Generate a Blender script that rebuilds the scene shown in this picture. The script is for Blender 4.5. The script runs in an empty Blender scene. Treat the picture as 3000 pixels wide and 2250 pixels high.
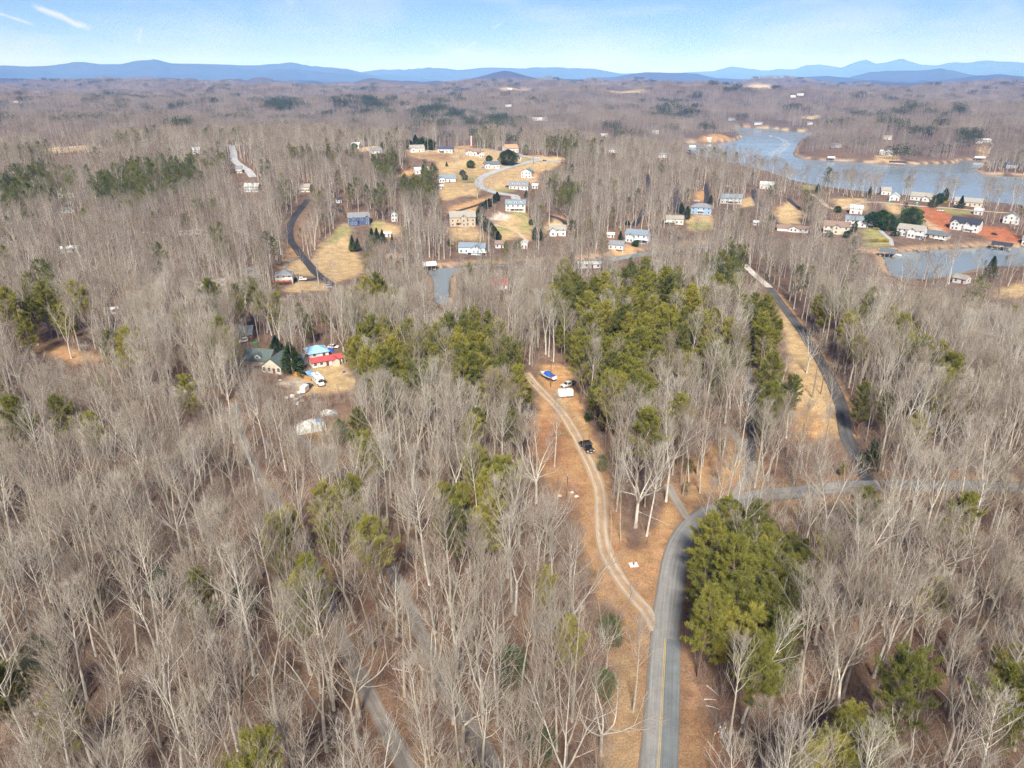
import bpy, bmesh, math, random
import numpy as np
from mathutils import Vector, Matrix

R = math.radians
scene = bpy.context.scene
rng = np.random.default_rng(7)
random.seed(7)

# ------------------------------------------------------------------ camera
CAM_Z = 100.0
PITCH = R(23.1)
FPX = 2080.0                    # focal length in pixels of the 3000 x 2250 photograph
cam = bpy.data.cameras.new("camera")
cam.sensor_width = 36.0
cam.lens = FPX / 3000.0 * 36.0
cam.clip_start = 1.0
cam.clip_end = 150000.0
cam_ob = bpy.data.objects.new("camera", cam)
scene.collection.objects.link(cam_ob)
cam_ob.location = (0, 0, CAM_Z)
cam_ob.rotation_euler = (R(90) - PITCH, 0, 0)
scene.camera = cam_ob

# ------------------------------------------------------------------ sky, sun, exposure
SUN_EL, SUN_AZ = R(43), R(184)          # azimuth clockwise from +Y: behind the camera
world = bpy.data.worlds.new("World")
scene.world = world
world.use_nodes = True
wt = world.node_tree
wt.nodes.clear()
wout = wt.nodes.new("ShaderNodeOutputWorld")
bg = wt.nodes.new("ShaderNodeBackground")
sky = wt.nodes.new("ShaderNodeTexSky")
sky.sky_type = 'NISHITA'
sky.sun_disc = False
sky.sun_elevation = SUN_EL
sky.sun_rotation = SUN_AZ
sky.altitude = 200
sky.air_density = 0.6
sky.dust_density = 0.2
sky.ozone_density = 6.0
bg.inputs["Strength"].default_value = 0.050
tc = wt.nodes.new("ShaderNodeTexCoord")


def wnode(kind, **kw):
    n = wt.nodes.new(kind)
    for k, v in kw.items():
        setattr(n, k, v)
    return n


# thin wind-drawn cirrus and a few broken contrails, laid out by compass direction
mp = wnode("ShaderNodeMapping")
mp.inputs["Scale"].default_value = (2.6, 2.6, 9.0)
mp.inputs["Rotation"].default_value = (0.0, 0.24, 0.0)
wt.links.new(tc.outputs["Generated"], mp.inputs["Vector"])
nz = wnode("ShaderNodeTexNoise")
nz.inputs["Scale"].default_value = 2.1
nz.inputs["Detail"].default_value = 8
nz.inputs["Roughness"].default_value = 0.55
nz.inputs["Distortion"].default_value = 0.6
wt.links.new(mp.outputs["Vector"], nz.inputs["Vector"])
cr = wnode("ShaderNodeMapRange")
cr.inputs["From Min"].default_value = 0.42
cr.inputs["From Max"].default_value = 0.78
cr.inputs["To Max"].default_value = 0.5
wt.links.new(nz.outputs["Fac"], cr.inputs["Value"])
cloud_fac = cr.outputs["Result"]
sep = wnode("ShaderNodeSeparateXYZ")
wt.links.new(tc.outputs["Generated"], sep.inputs["Vector"])


def wmath(op, a, b=None, clamp=False):
    n = wnode("ShaderNodeMath", operation=op, use_clamp=clamp)
    for i, v in enumerate((a, b)):
        if v is None:
            continue
        if isinstance(v, (int, float)):
            n.inputs[i].default_value = v
        else:
            wt.links.new(v, n.inputs[i])
    return n.outputs[0]


brk = wnode("ShaderNodeTexNoise")
brk.inputs["Scale"].default_value = 70
brk.inputs["Detail"].default_value = 5
wt.links.new(tc.outputs["Generated"], brk.inputs["Vector"])
brk0 = wmath('SUBTRACT', brk.outputs["Fac"], 0.5)
# direction x (east) and z (up) of both ends, half width, strength
for (x0, z0, x1, z1, hw, st) in ((-0.513, 0.0760, -0.466, 0.0507, 0.0042, 0.85), (-0.545, 0.0680, -0.513, 0.0545, 0.0022, 0.6),
                                 (-0.424, 0.058, -0.428, 0.038, 0.0040, 0.5),
                                 (-0.043, 0.0470, -0.070, 0.0305, 0.0024, 0.6), (-0.012, 0.068, -0.026, 0.061, 0.0022, 0.4),
                                 (-0.27, 0.10, -0.262, 0.078, 0.012, 0.3)):
    dx, dz = x1 - x0, z1 - z0
    L = math.hypot(dx, dz)
    dx, dz = dx / L, dz / L
    px = wmath('SUBTRACT', sep.outputs["X"], x0)
    pz = wmath('SUBTRACT', sep.outputs["Z"], z0)
    t = wmath('DIVIDE', wmath('ADD', wmath('MULTIPLY', px, dx), wmath('MULTIPLY', pz, dz)), L)
    dperp = wmath('ADD', wmath('SUBTRACT', wmath('MULTIPLY', px, dz), wmath('MULTIPLY', pz, dx)), wmath('MULTIPLY', brk0, hw * 2.2))
    across = wmath('SUBTRACT', 1.0, wmath('DIVIDE', wmath('ABSOLUTE', dperp), hw), True)
    along = wmath('MULTIPLY', wmath('MULTIPLY', wmath('MULTIPLY', t, 6.0, True), 1.0),
                  wmath('MULTIPLY', wmath('SUBTRACT', 1.0, t), 4.0, True))
    front = wmath('GREATER_THAN', sep.outputs["Y"], 0.0)
    m = wmath('MULTIPLY', wmath('MULTIPLY', wmath('MULTIPLY', across, along), front), st)
    cloud_fac = wmath('MAXIMUM', cloud_fac, m)
mixc = wnode("ShaderNodeMix", data_type='RGBA')
wt.links.new(cloud_fac, mixc.inputs["Factor"])
tint = wnode("ShaderNodeMix", data_type='RGBA', blend_type='MULTIPLY')      # the camera's cool white balance
tint.inputs["Factor"].default_value = 1.0
tint.inputs["B"].default_value = (1.0, 0.91, 1.05, 1)
wt.links.new(sky.outputs["Color"], tint.inputs["A"])
wt.links.new(tint.outputs["Result"], mixc.inputs["A"])
mixc.inputs["B"].default_value = (8.8, 9.0, 9.3, 1)
wt.links.new(mixc.outputs["Result"], bg.inputs["Color"])
wt.links.new(bg.outputs["Background"], wout.inputs["Surface"])

sun = bpy.data.lights.new("sun", 'SUN')
sun.energy = 3.4
sun.angle = R(12)
sun.color = (1.0, 0.97, 0.92)
sun_ob = bpy.data.objects.new("sun", sun)
scene.collection.objects.link(sun_ob)
sdir = Vector((math.sin(SUN_AZ) * math.cos(SUN_EL), math.cos(SUN_AZ) * math.cos(SUN_EL), math.sin(SUN_EL)))
sun_ob.rotation_euler = sdir.to_track_quat('Z', 'Y').to_euler()

vs = scene.view_settings
vs.view_transform = 'Standard'
vs.look = 'None'
vs.exposure = 1.15
vs.gamma = 1.0
vs.use_curve_mapping = False
cy = scene.cycles
cy.max_bounces = 4
cy.diffuse_bounces = 2
cy.glossy_bounces = 2
cy.transmission_bounces = 2
cy.volume_bounces = 1
cy.transparent_max_bounces = 4
cy.caustics_reflective = False
cy.caustics_refractive = False
cy.use_denoising = True
cy.denoiser = 'OPENIMAGEDENOISE'
cy.denoising_input_passes = 'RGB_ALBEDO_NORMAL'
cy.denoising_prefilter = 'NONE'
cy.debug_use_spatial_splits = True
cy.use_adaptive_sampling = True
cy.adaptive_threshold = 0.025
cy.adaptive_min_samples = 24
scene.render.use_persistent_data = False

# ------------------------------------------------------------------ survey: photograph pixel <-> ground
SP, CP = math.sin(PITCH), math.cos(PITCH)


def pix_dir(u, v):
    a, b = u - 1500.0, 1125.0 - v
    d = np.array([a, FPX * CP + b * SP, -FPX * SP + b * CP])
    return d / np.linalg.norm(d)


def project(P):
    """world points (n,3) -> photograph pixels"""
    P = np.atleast_2d(P)
    x, y, z = P[:, 0], P[:, 1], P[:, 2] - CAM_Z
    depth = np.maximum(y * CP - z * SP, 1e-3)
    up = y * SP + z * CP
    return 1500 + FPX * x / depth, 1125 - FPX * up / depth, depth


def F(pts):
    return [(x * 1.35624, y * 1.35624) for x, y in pts]


def pip(x, y, poly):
    """points in polygon, vectorised"""
    poly = np.asarray(poly, float)
    ins = np.zeros(np.shape(x), bool)
    n = len(poly)
    for i in range(n):
        x0, y0 = poly[i]
        x1, y1 = poly[(i + 1) % n]
        if y0 == y1:
            continue
        c = ((y0 > y) != (y1 > y)) & (x < (x1 - x0) * (y - y0) / (y1 - y0) + x0)
        ins ^= c
    return ins


def poly_sdf(x, y, poly):
    """signed distance to polygon outline, positive inside"""
    poly = np.asarray(poly, float)
    d = np.full(np.shape(x), 1e9)
    n = len(poly)
    for i in range(n):
        d = np.minimum(d, seg_dist(x, y, poly[i], poly[(i + 1) % n]))
    return np.where(pip(x, y, poly), d, -d)


def seg_dist(x, y, a, b):
    ax, ay = a
    bx, by = b
    dx, dy = bx - ax, by - ay
    L = dx * dx + dy * dy + 1e-9
    t = np.clip(((x - ax) * dx + (y - ay) * dy) / L, 0, 1)
    return np.hypot(x - ax - t * dx, y - ay - t * dy)


def line_dist(x, y, pts):
    d = np.full(np.shape(x), 1e9)
    for i in range(len(pts) - 1):
        d = np.minimum(d, seg_dist(x, y, pts[i][:2], pts[i + 1][:2]))
    return d


_wav_tab = {}


def wav(x, y, lam, seed, octaves=3):
    """cheap smooth noise, about -1..1: rotated sines"""
    key = (lam, seed, octaves)
    if key not in _wav_tab:
        g = np.random.default_rng(seed)
        tab, amp, tot, la = [], 1.0, 0.0, lam
        for o in range(octaves):
            for k in range(2 if o else 3):
                a, ph, ph2 = g.uniform(0, 2 * math.pi, 3)
                w = 2 * math.pi / (la * g.uniform(0.8, 1.3))
                ca, sa = math.cos(a) * w, math.sin(a) * w
                tab.append((amp, ca, sa, ph, ph2))
            tot += amp * 1.9
            amp *= 0.5
            la *= 0.47
        _wav_tab[key] = (tab, tot)
    tab, tot = _wav_tab[key]
    out = 0.0
    for amp, ca, sa, ph, ph2 in tab:
        out = out + amp * np.sin(x * ca + y * sa + ph + 0.8 * np.sin(0.6 * (y * ca - x * sa) + ph2))
    return out / tot


# ------------------------------------------------------------------ the lake (pixels of its shore, at lake level)
LAKE_Z = -6.0
LAKE_PX = [
    [(2008, 430), (2008, 417), (2077, 420), (2150, 413), (2174, 400), (2167, 386), (2140, 374), (2154, 373), (2194, 374), (2253, 377), (2294, 381),
     (2340, 384), (2390, 387), (2393, 390), (2353, 407), (2332, 438), (2328, 456), (2362, 466), (2407, 469), (2475, 472), (2529, 476), (2588, 480),
     (2678, 481), (2768, 479), (2809, 476), (2814, 470), (2859, 469), (2880, 474), (2890, 481), (2864, 501), (2882, 509), (2950, 515),
     (3010, 518), (3400, 525), (3400, 650), (3000, 606), (2900, 596), (2800, 586), (2700, 578), (2600, 572), (2500, 562), (2420, 550),
     (2350, 537), (2300, 522), (2250, 505), (2170, 488), (2100, 470), (2045, 455), (2015, 445)],
    [(2515, 737), (2570, 741), (2670, 736), (2700, 731), (2800, 728), (2900, 723), (3000, 724), (3300, 724), (3300, 790), (3000, 783),
     (2904, 783), (2859, 792), (2778, 810), (2723, 818), (2640, 818), (2606, 803), (2592, 781), (2581, 752)],
    [(1236, 786), (1325, 783), (1407, 776), (1500, 772), (1580, 770), (1660, 768), (1760, 755), (1900, 735), (2000, 722), (2090, 716),
     (2090, 726), (2000, 734), (1900, 749), (1780, 769), (1660, 787), (1600, 784), (1500, 782), (1400, 786), (1340, 796), (1322, 830),
     (1318, 890), (1268, 890), (1266, 830), (1250, 800)],
]


def at_plane(u, v, z):
    d = pix_dir(u, v)
    t = (z - CAM_Z) / d[2]
    return (d[0] * t, d[1] * t)


def smooth_closed(pts, n=4):
    pts = np.asarray(pts, float)
    out = []
    N = len(pts)
    for i in range(N):
        p0, p1, p2, p3 = pts[i - 1], pts[i], pts[(i + 1) % N], pts[(i + 2) % N]
        for k in range(n):
            t = k / n
            out.append(p1 * (1 - t) + p2 * t + 0.5 * t * (1 - t) * ((p2 - p0) * (1 - t) - (p3 - p1) * t - (p2 - p1) * (1 - 2 * t)))
    return np.array(out)


LAKES = [smooth_closed([at_plane(u, v, LAKE_Z) for u, v in pl], 3) for pl in LAKE_PX]
GX0, GX1, GY0, GY1, GS = -260.0, 2300.0, 300.0, 2500.0, 5.0
_gx = np.arange(GX0, GX1 + GS, GS)
_gy = np.arange(GY0, GY1 + GS, GS)
_mx, _my = np.meshgrid(_gx, _gy)
_sd = np.full(_mx.shape, -1e9)
for pl in LAKES:
    _sd = np.maximum(_sd, poly_sdf(_mx, _my, pl))


def lake_sd(x, y):
    """signed distance to the shore, positive over water"""
    fx = np.clip((x - GX0) / GS, 0, len(_gx) - 1.001)
    fy = np.clip((y - GY0) / GS, 0, len(_gy) - 1.001)
    i, j = fx.astype(int), fy.astype(int)
    a, b = fx - i, fy - j
    s = (_sd[j, i] * (1 - a) * (1 - b) + _sd[j, i + 1] * a * (1 - b) + _sd[j + 1, i] * (1 - a) * b + _sd[j + 1, i + 1] * a * b)
    ox = np.maximum(np.maximum(GX0 - x, x - GX1), 0)
    oy = np.maximum(np.maximum(GY0 - y, y - GY1), 0)
    return s - np.hypot(ox, oy)


# ------------------------------------------------------------------ relief
HILLS = [(-70, 830, 290, 190, 24), (-40, 590, 120, 90, 8), (-420, 780, 260, 220, 16), (-760, 1250, 380, 330, 26), (620, 1330, 190, 150, 20), (940, 1300, 200, 160, 16),
         (330, 620, 130, 80, 6), (-190, 330, 130, 120, 5), (150, 1500, 420, 250, 16), (1250, 1900, 600, 350, 24), (-100, 2300, 700, 380, 26),
         (-1500, 2300, 700, 420, 34), (620, 2900, 700, 350, 30)]
# mountain ranges: distance, half depth, skyline pixels
RANGES = [
    (22000, 2500, [(-900, 200), (-500, 185), (-200, 198), (0, 190), (81, 194), (149, 190), (217, 178), (244, 179), (292, 187), (353, 187), (407, 174), (454, 169), (502, 184), (542, 186),
                   (651, 188), (760, 190), (814, 186), (854, 181), (909, 190), (976, 192), (1017, 198), (1060, 211), (1110, 222), (1180, 236), (1300, 246)]),
    (27000, 2600, [(900, 235), (980, 222), (1060, 209), (1120, 200), (1180, 201), (1260, 197), (1340, 204), (1400, 199), (1450, 199), (1520, 201), (1560, 198), (1640, 197),
                   (1740, 201), (1800, 211), (1850, 220), (1950, 236)]),
    (9000, 600, [(1250, 262), (1310, 247), (1360, 233), (1400, 225), (1440, 214), (1465, 208), (1478, 206), (1492, 207), (1520, 215), (1560, 226), (1600, 235), (1650, 231),
                 (1690, 232), (1730, 242), (1800, 256)]),
    (15500, 1200, [(1640, 250), (1700, 236), (1740, 228), (1800, 225), (1850, 217), (1890, 212), (1930, 212), (2000, 214), (2040, 213), (2065, 222), (2100, 228), (2180, 232),
                 (2300, 231), (2370, 224), (2430, 221), (2480, 226), (2550, 236), (2620, 244)]),
    (19000, 1500, [(2430, 242), (2470, 232), (2500, 222), (2550, 210), (2600, 207), (2680, 207), (2720, 203), (2760, 200), (2790, 205), (2820, 213), (2870, 222), (2960, 236), (3050, 245)]),
    (14000, 1000, [(2640, 250), (2750, 236), (2850, 222), (2890, 219), (2940, 217), (2990, 223), (3060, 226), (3200, 215), (3400, 228), (3900, 240)]),
    (38000, 4200, [(1500, 232), (1700, 222), (1850, 214), (2040, 211), (2090, 209), (2140, 196), (2200, 202), (2250, 206), (2270, 201), (2330, 201), (2360, 190), (2400, 186), (2430, 189),
                   (2465, 195), (2510, 175), (2538, 168), (2570, 182), (2605, 178), (2642, 169), (2670, 180), (2700, 189), (2740, 192), (2760, 188), (2805, 180),
                   (2840, 185), (2890, 177), (2940, 180), (3000, 186), (3200, 182), (3500, 195), (4000, 205)]),
    (7400, 310, [(470, 262), (510, 247), (535, 231), (556, 226), (578, 231), (610, 247), (650, 262)]),
    (7900, 340, [(660, 262), (705, 243), (740, 229), (764, 225), (790, 229), (830, 245), (880, 262)]),
]
_rng_tab = []
for D, W, sk in RANGES:
    th, zz = [], []
    for u, v in sk:
        d = pix_dir(u, v)
        th.append(math.atan2(d[0], d[1]))
        zz.append(CAM_Z + D * d[2] / math.hypot(d[0], d[1]))
    _rng_tab.append((D, W, np.array(th), np.array(zz)))


def smoothstep(a, b, x):
    t = np.clip((x - a) / (b - a), 0, 1)
    return t * t * (3 - 2 * t)


def height(x, y):
    x = np.asarray(x, float)
    y = np.asarray(y, float)
    r = np.hypot(x, y)
    h = 1.5 + 2.0 * wav(x, y, 260, 3, 2)
    h = h + 3.5 * smoothstep(-60, -320, x)
    far = smoothstep(450, 1300, r)
    h = h + far * (3 + 16 * wav(x, y, 520, 5, 3))
    h = h + smoothstep(1500, 4200, r) * (44 * wav(x, y, 1500, 8, 3) + 22)
    h = h + 60 * smoothstep(2600, 5200, r) * (0.35 + 0.75 * wav(x, y, 3000, 11, 3))
    for hx, hy, sx, sy, am in HILLS:
        h = h + am * np.exp(-((x - hx) / sx) ** 2 - ((y - hy) / sy) ** 2)
    s = lake_sd(x, y)
    dout = np.maximum(-s, 0)
    k = 1 - np.exp(-dout / 75.0)
    land = LAKE_Z + 0.35 + np.minimum(dout * 0.25, 1.4) + k * np.maximum(h - LAKE_Z - 1.75, 1.0)
    h = np.where(s > 0, LAKE_Z + 0.35 - np.minimum(s * 0.28, 5.0), land)
    # ranges
    if np.any(r > 4300) and x.size > 1:
        shp = h.shape
        x, y, r, h = x.ravel(), y.ravel(), r.ravel(), np.array(h).ravel()
        sel = r > 4300
        h[sel] = _ranges(x[sel], y[sel], r[sel], h[sel])
        h = h.reshape(shp)
    return h


def _ranges(x, y, r, h):
    th = np.arctan2(x, y)
    if True:
        base = h
        for D, W, ta, za in _rng_tab:
            wig = W * 0.5 * wav(x, y, W * 3.0, int(D), 2)
            inside = np.clip(np.minimum(th - ta[0], ta[-1] - th) / 0.02, 0, 1)
            top = np.interp(th, ta, za)
            g = np.exp(-np.abs((r - D + wig) / W) ** 1.6)
            spur = 1 - 0.42 * np.sqrt(np.clip(1 - g, 0, 1)) * np.clip(0.5 + wav(x, y, W * 0.8, int(D) + 1, 3), 0, 1.4)
            hm = base + (top - base) * g * spur
            h = np.where(hm > h, h + (hm - h) * inside, h)
    return h


def H1(x, y):
    return float(height(np.array([x]), np.array([y]))[0])


_ts = np.geomspace(70, 6500, 420)


def G(u, v):
    """pixel -> ground point (x, y, z)"""
    d = pix_dir(u, v)
    X, Y, Z = d[0] * _ts, d[1] * _ts, CAM_Z + d[2] * _ts
    below = Z < height(X, Y)
    i = int(np.argmax(below))
    if not below[i]:
        return np.array([X[-1], Y[-1], float(height(X[-1:], Y[-1:])[0])])
    a, b = _ts[max(i - 1, 0)], _ts[i]
    for _ in range(3):
        tt = np.linspace(a, b, 12)
        bl = CAM_Z + d[2] * tt < height(d[0] * tt, d[1] * tt)
        k = max(int(np.argmax(bl)), 1)
        a, b = tt[k - 1], tt[k]
    t = 0.5 * (a + b)
    return np.array([d[0] * t, d[1] * t, CAM_Z + d[2] * t])


def Gs(pts):
    return np.array([G(u, v) for u, v in pts])

# ------------------------------------------------------------------ helpers for materials and meshes
coll = scene.collection
MATS = {}


def nodes_of(name):
    m = bpy.data.materials.new(name)
    m.use_nodes = True
    nt = m.node_tree
    return m, nt, nt.nodes["Principled BSDF"]


def mat(name, col, rough=0.8, var=0.12, scale=3.0, metallic=0.0, objvar=0.0, bump=0.0, spec=0.3):
    """a plain surface with a little mottling"""
    if name in MATS:
        return MATS[name]
    m, nt, b = nodes_of(name)
    N, Lk = nt.nodes, nt.links
    b.inputs["Roughness"].default_value = rough
    b.inputs["Metallic"].default_value = metallic
    b.inputs["Specular IOR Level"].default_value = spec
    tcn = N.new("ShaderNodeTexCoord")
    n = N.new("ShaderNodeTexNoise")
    n.inputs["Scale"].default_value = scale
    n.inputs["Detail"].default_value = 4
    Lk.new(tcn.outputs["Object"], n.inputs["Vector"])
    mr = N.new("ShaderNodeMapRange")
    mr.inputs["To Min"].default_value = 1 - var * 2
    mr.inputs["To Max"].default_value = 1 + var * 2
    mr.inputs["From Min"].default_value = 0.2
    mr.inputs["From Max"].default_value = 0.8
    Lk.new(n.outputs["Fac"], mr.inputs["Value"])
    val = mr.outputs["Result"]
    if objvar:
        oi = N.new("ShaderNodeObjectInfo")
        m2 = N.new("ShaderNodeMapRange")
        m2.inputs["To Min"].default_value = 1 - objvar
        m2.inputs["To Max"].default_value = 1 + objvar
        Lk.new(oi.outputs["Random"], m2.inputs["Value"])
        mu = N.new("ShaderNodeMath")
        mu.operation = 'MULTIPLY'
        Lk.new(val, mu.inputs[0])
        Lk.new(m2.outputs["Result"], mu.inputs[1])
        val = mu.outputs[0]
    sc = N.new("ShaderNodeVectorMath")
    sc.operation = 'SCALE'
    sc.inputs[0].default_value = col
    Lk.new(val, sc.inputs["Scale"])
    Lk.new(sc.outputs["Vector"], b.inputs["Base Color"])
    if bump:
        bp = N.new("ShaderNodeBump")
        bp.inputs["Strength"].default_value = bump
        Lk.new(n.outputs["Fac"], bp.inputs["Height"])
        Lk.new(bp.outputs["Normal"], b.inputs["Normal"])
    MATS[name] = m
    return m


def link_mesh(name, verts, faces, material=None, parent=None, smooth=False):
    me = bpy.data.meshes.new(name)
    me.from_pydata([tuple(v) for v in verts], [], faces)
    if material is not None:
        me.materials.append(material)
    if smooth:
        me.polygons.foreach_set("use_smooth", np.ones(len(me.polygons), bool))
    o = bpy.data.objects.new(name, me)
    coll.objects.link(o)
    if parent is not None:
        o.parent = parent
    return o


def np_mesh(name, V, tris=None, quads=None, mats=(), mat_idx=None, smooth=False):
    """mesh from arrays of vertices, triangles, quads"""
    me = bpy.data.meshes.new(name)
    V = np.asarray(V, np.float32)
    nt_ = 0 if tris is None else len(tris)
    nq = 0 if quads is None else len(quads)
    me.vertices.add(len(V))
    me.vertices.foreach_set("co", V.ravel())
    loops = []
    if nt_:
        loops.append(np.asarray(tris, np.int32).ravel())
    if nq:
        loops.append(np.asarray(quads, np.int32).ravel())
    loops = np.concatenate(loops)
    me.loops.add(len(loops))
    me.loops.foreach_set("vertex_index", loops)
    start = np.concatenate([np.arange(nt_) * 3, nt_ * 3 + np.arange(nq) * 4]).astype(np.int32)
    me.polygons.add(nt_ + nq)
    me.polygons.foreach_set("loop_start", start)
    for m in mats:
        me.materials.append(m)
    if mat_idx is not None:
        me.polygons.foreach_set("material_index", np.asarray(mat_idx, np.int32))
    if smooth:
        me.polygons.foreach_set("use_smooth", np.ones(nt_ + nq, bool))
    me.update()
    me.validate()
    return me


def link(name, me, parent=None, kind=None):
    o = bpy.data.objects.new(name, me)
    coll.objects.link(o)
    if parent is not None:
        o.parent = parent
    if kind:
        o["kind"] = kind
    return o


def tag(o, label, cat, group=None):
    o["label"] = label
    o["category"] = cat
    if group:
        o["group"] = group
    return o


def empty(name, loc, rz=0.0):
    o = bpy.data.objects.new(name, None)
    coll.objects.link(o)
    o.location = loc
    o.rotation_euler = (0, 0, rz)
    o.empty_display_size = 0.5
    return o


# ------------------------------------------------------------------ ground zones (outlines in pixels of the photograph)
def crop(pts, ox, oy, s):
    return [(ox + x / s, oy + y / s) for x, y in pts]


def c3(p): return crop(p, 1030, 380, 3.568)
def c4(p): return crop(p, 780, 560, 4.424)
def c5(p): return crop(p, 1280, 520, 4.608)
def c6(p): return crop(p, 1760, 520, 2.352)
def c7(p): return crop(p, 2260, 500, 1.716)
def c1(p): return crop(p, 680, 960, 4.88)


COL = {
    'orange': (0.46, 0.255, 0.105), 'tan': (0.47, 0.32, 0.155), 'green': (0.29, 0.265, 0.10), 'clay': (0.40, 0.125, 0.045), 'straw': (0.52, 0.38, 0.20),
    'sand': (0.50, 0.33, 0.20), 'gravel': (0.40, 0.34, 0.28), 'brown': (0.25, 0.145, 0.088), 'concrete': (0.55, 0.46, 0.39), 'brush': (0.33, 0.155, 0.07),
}
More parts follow.
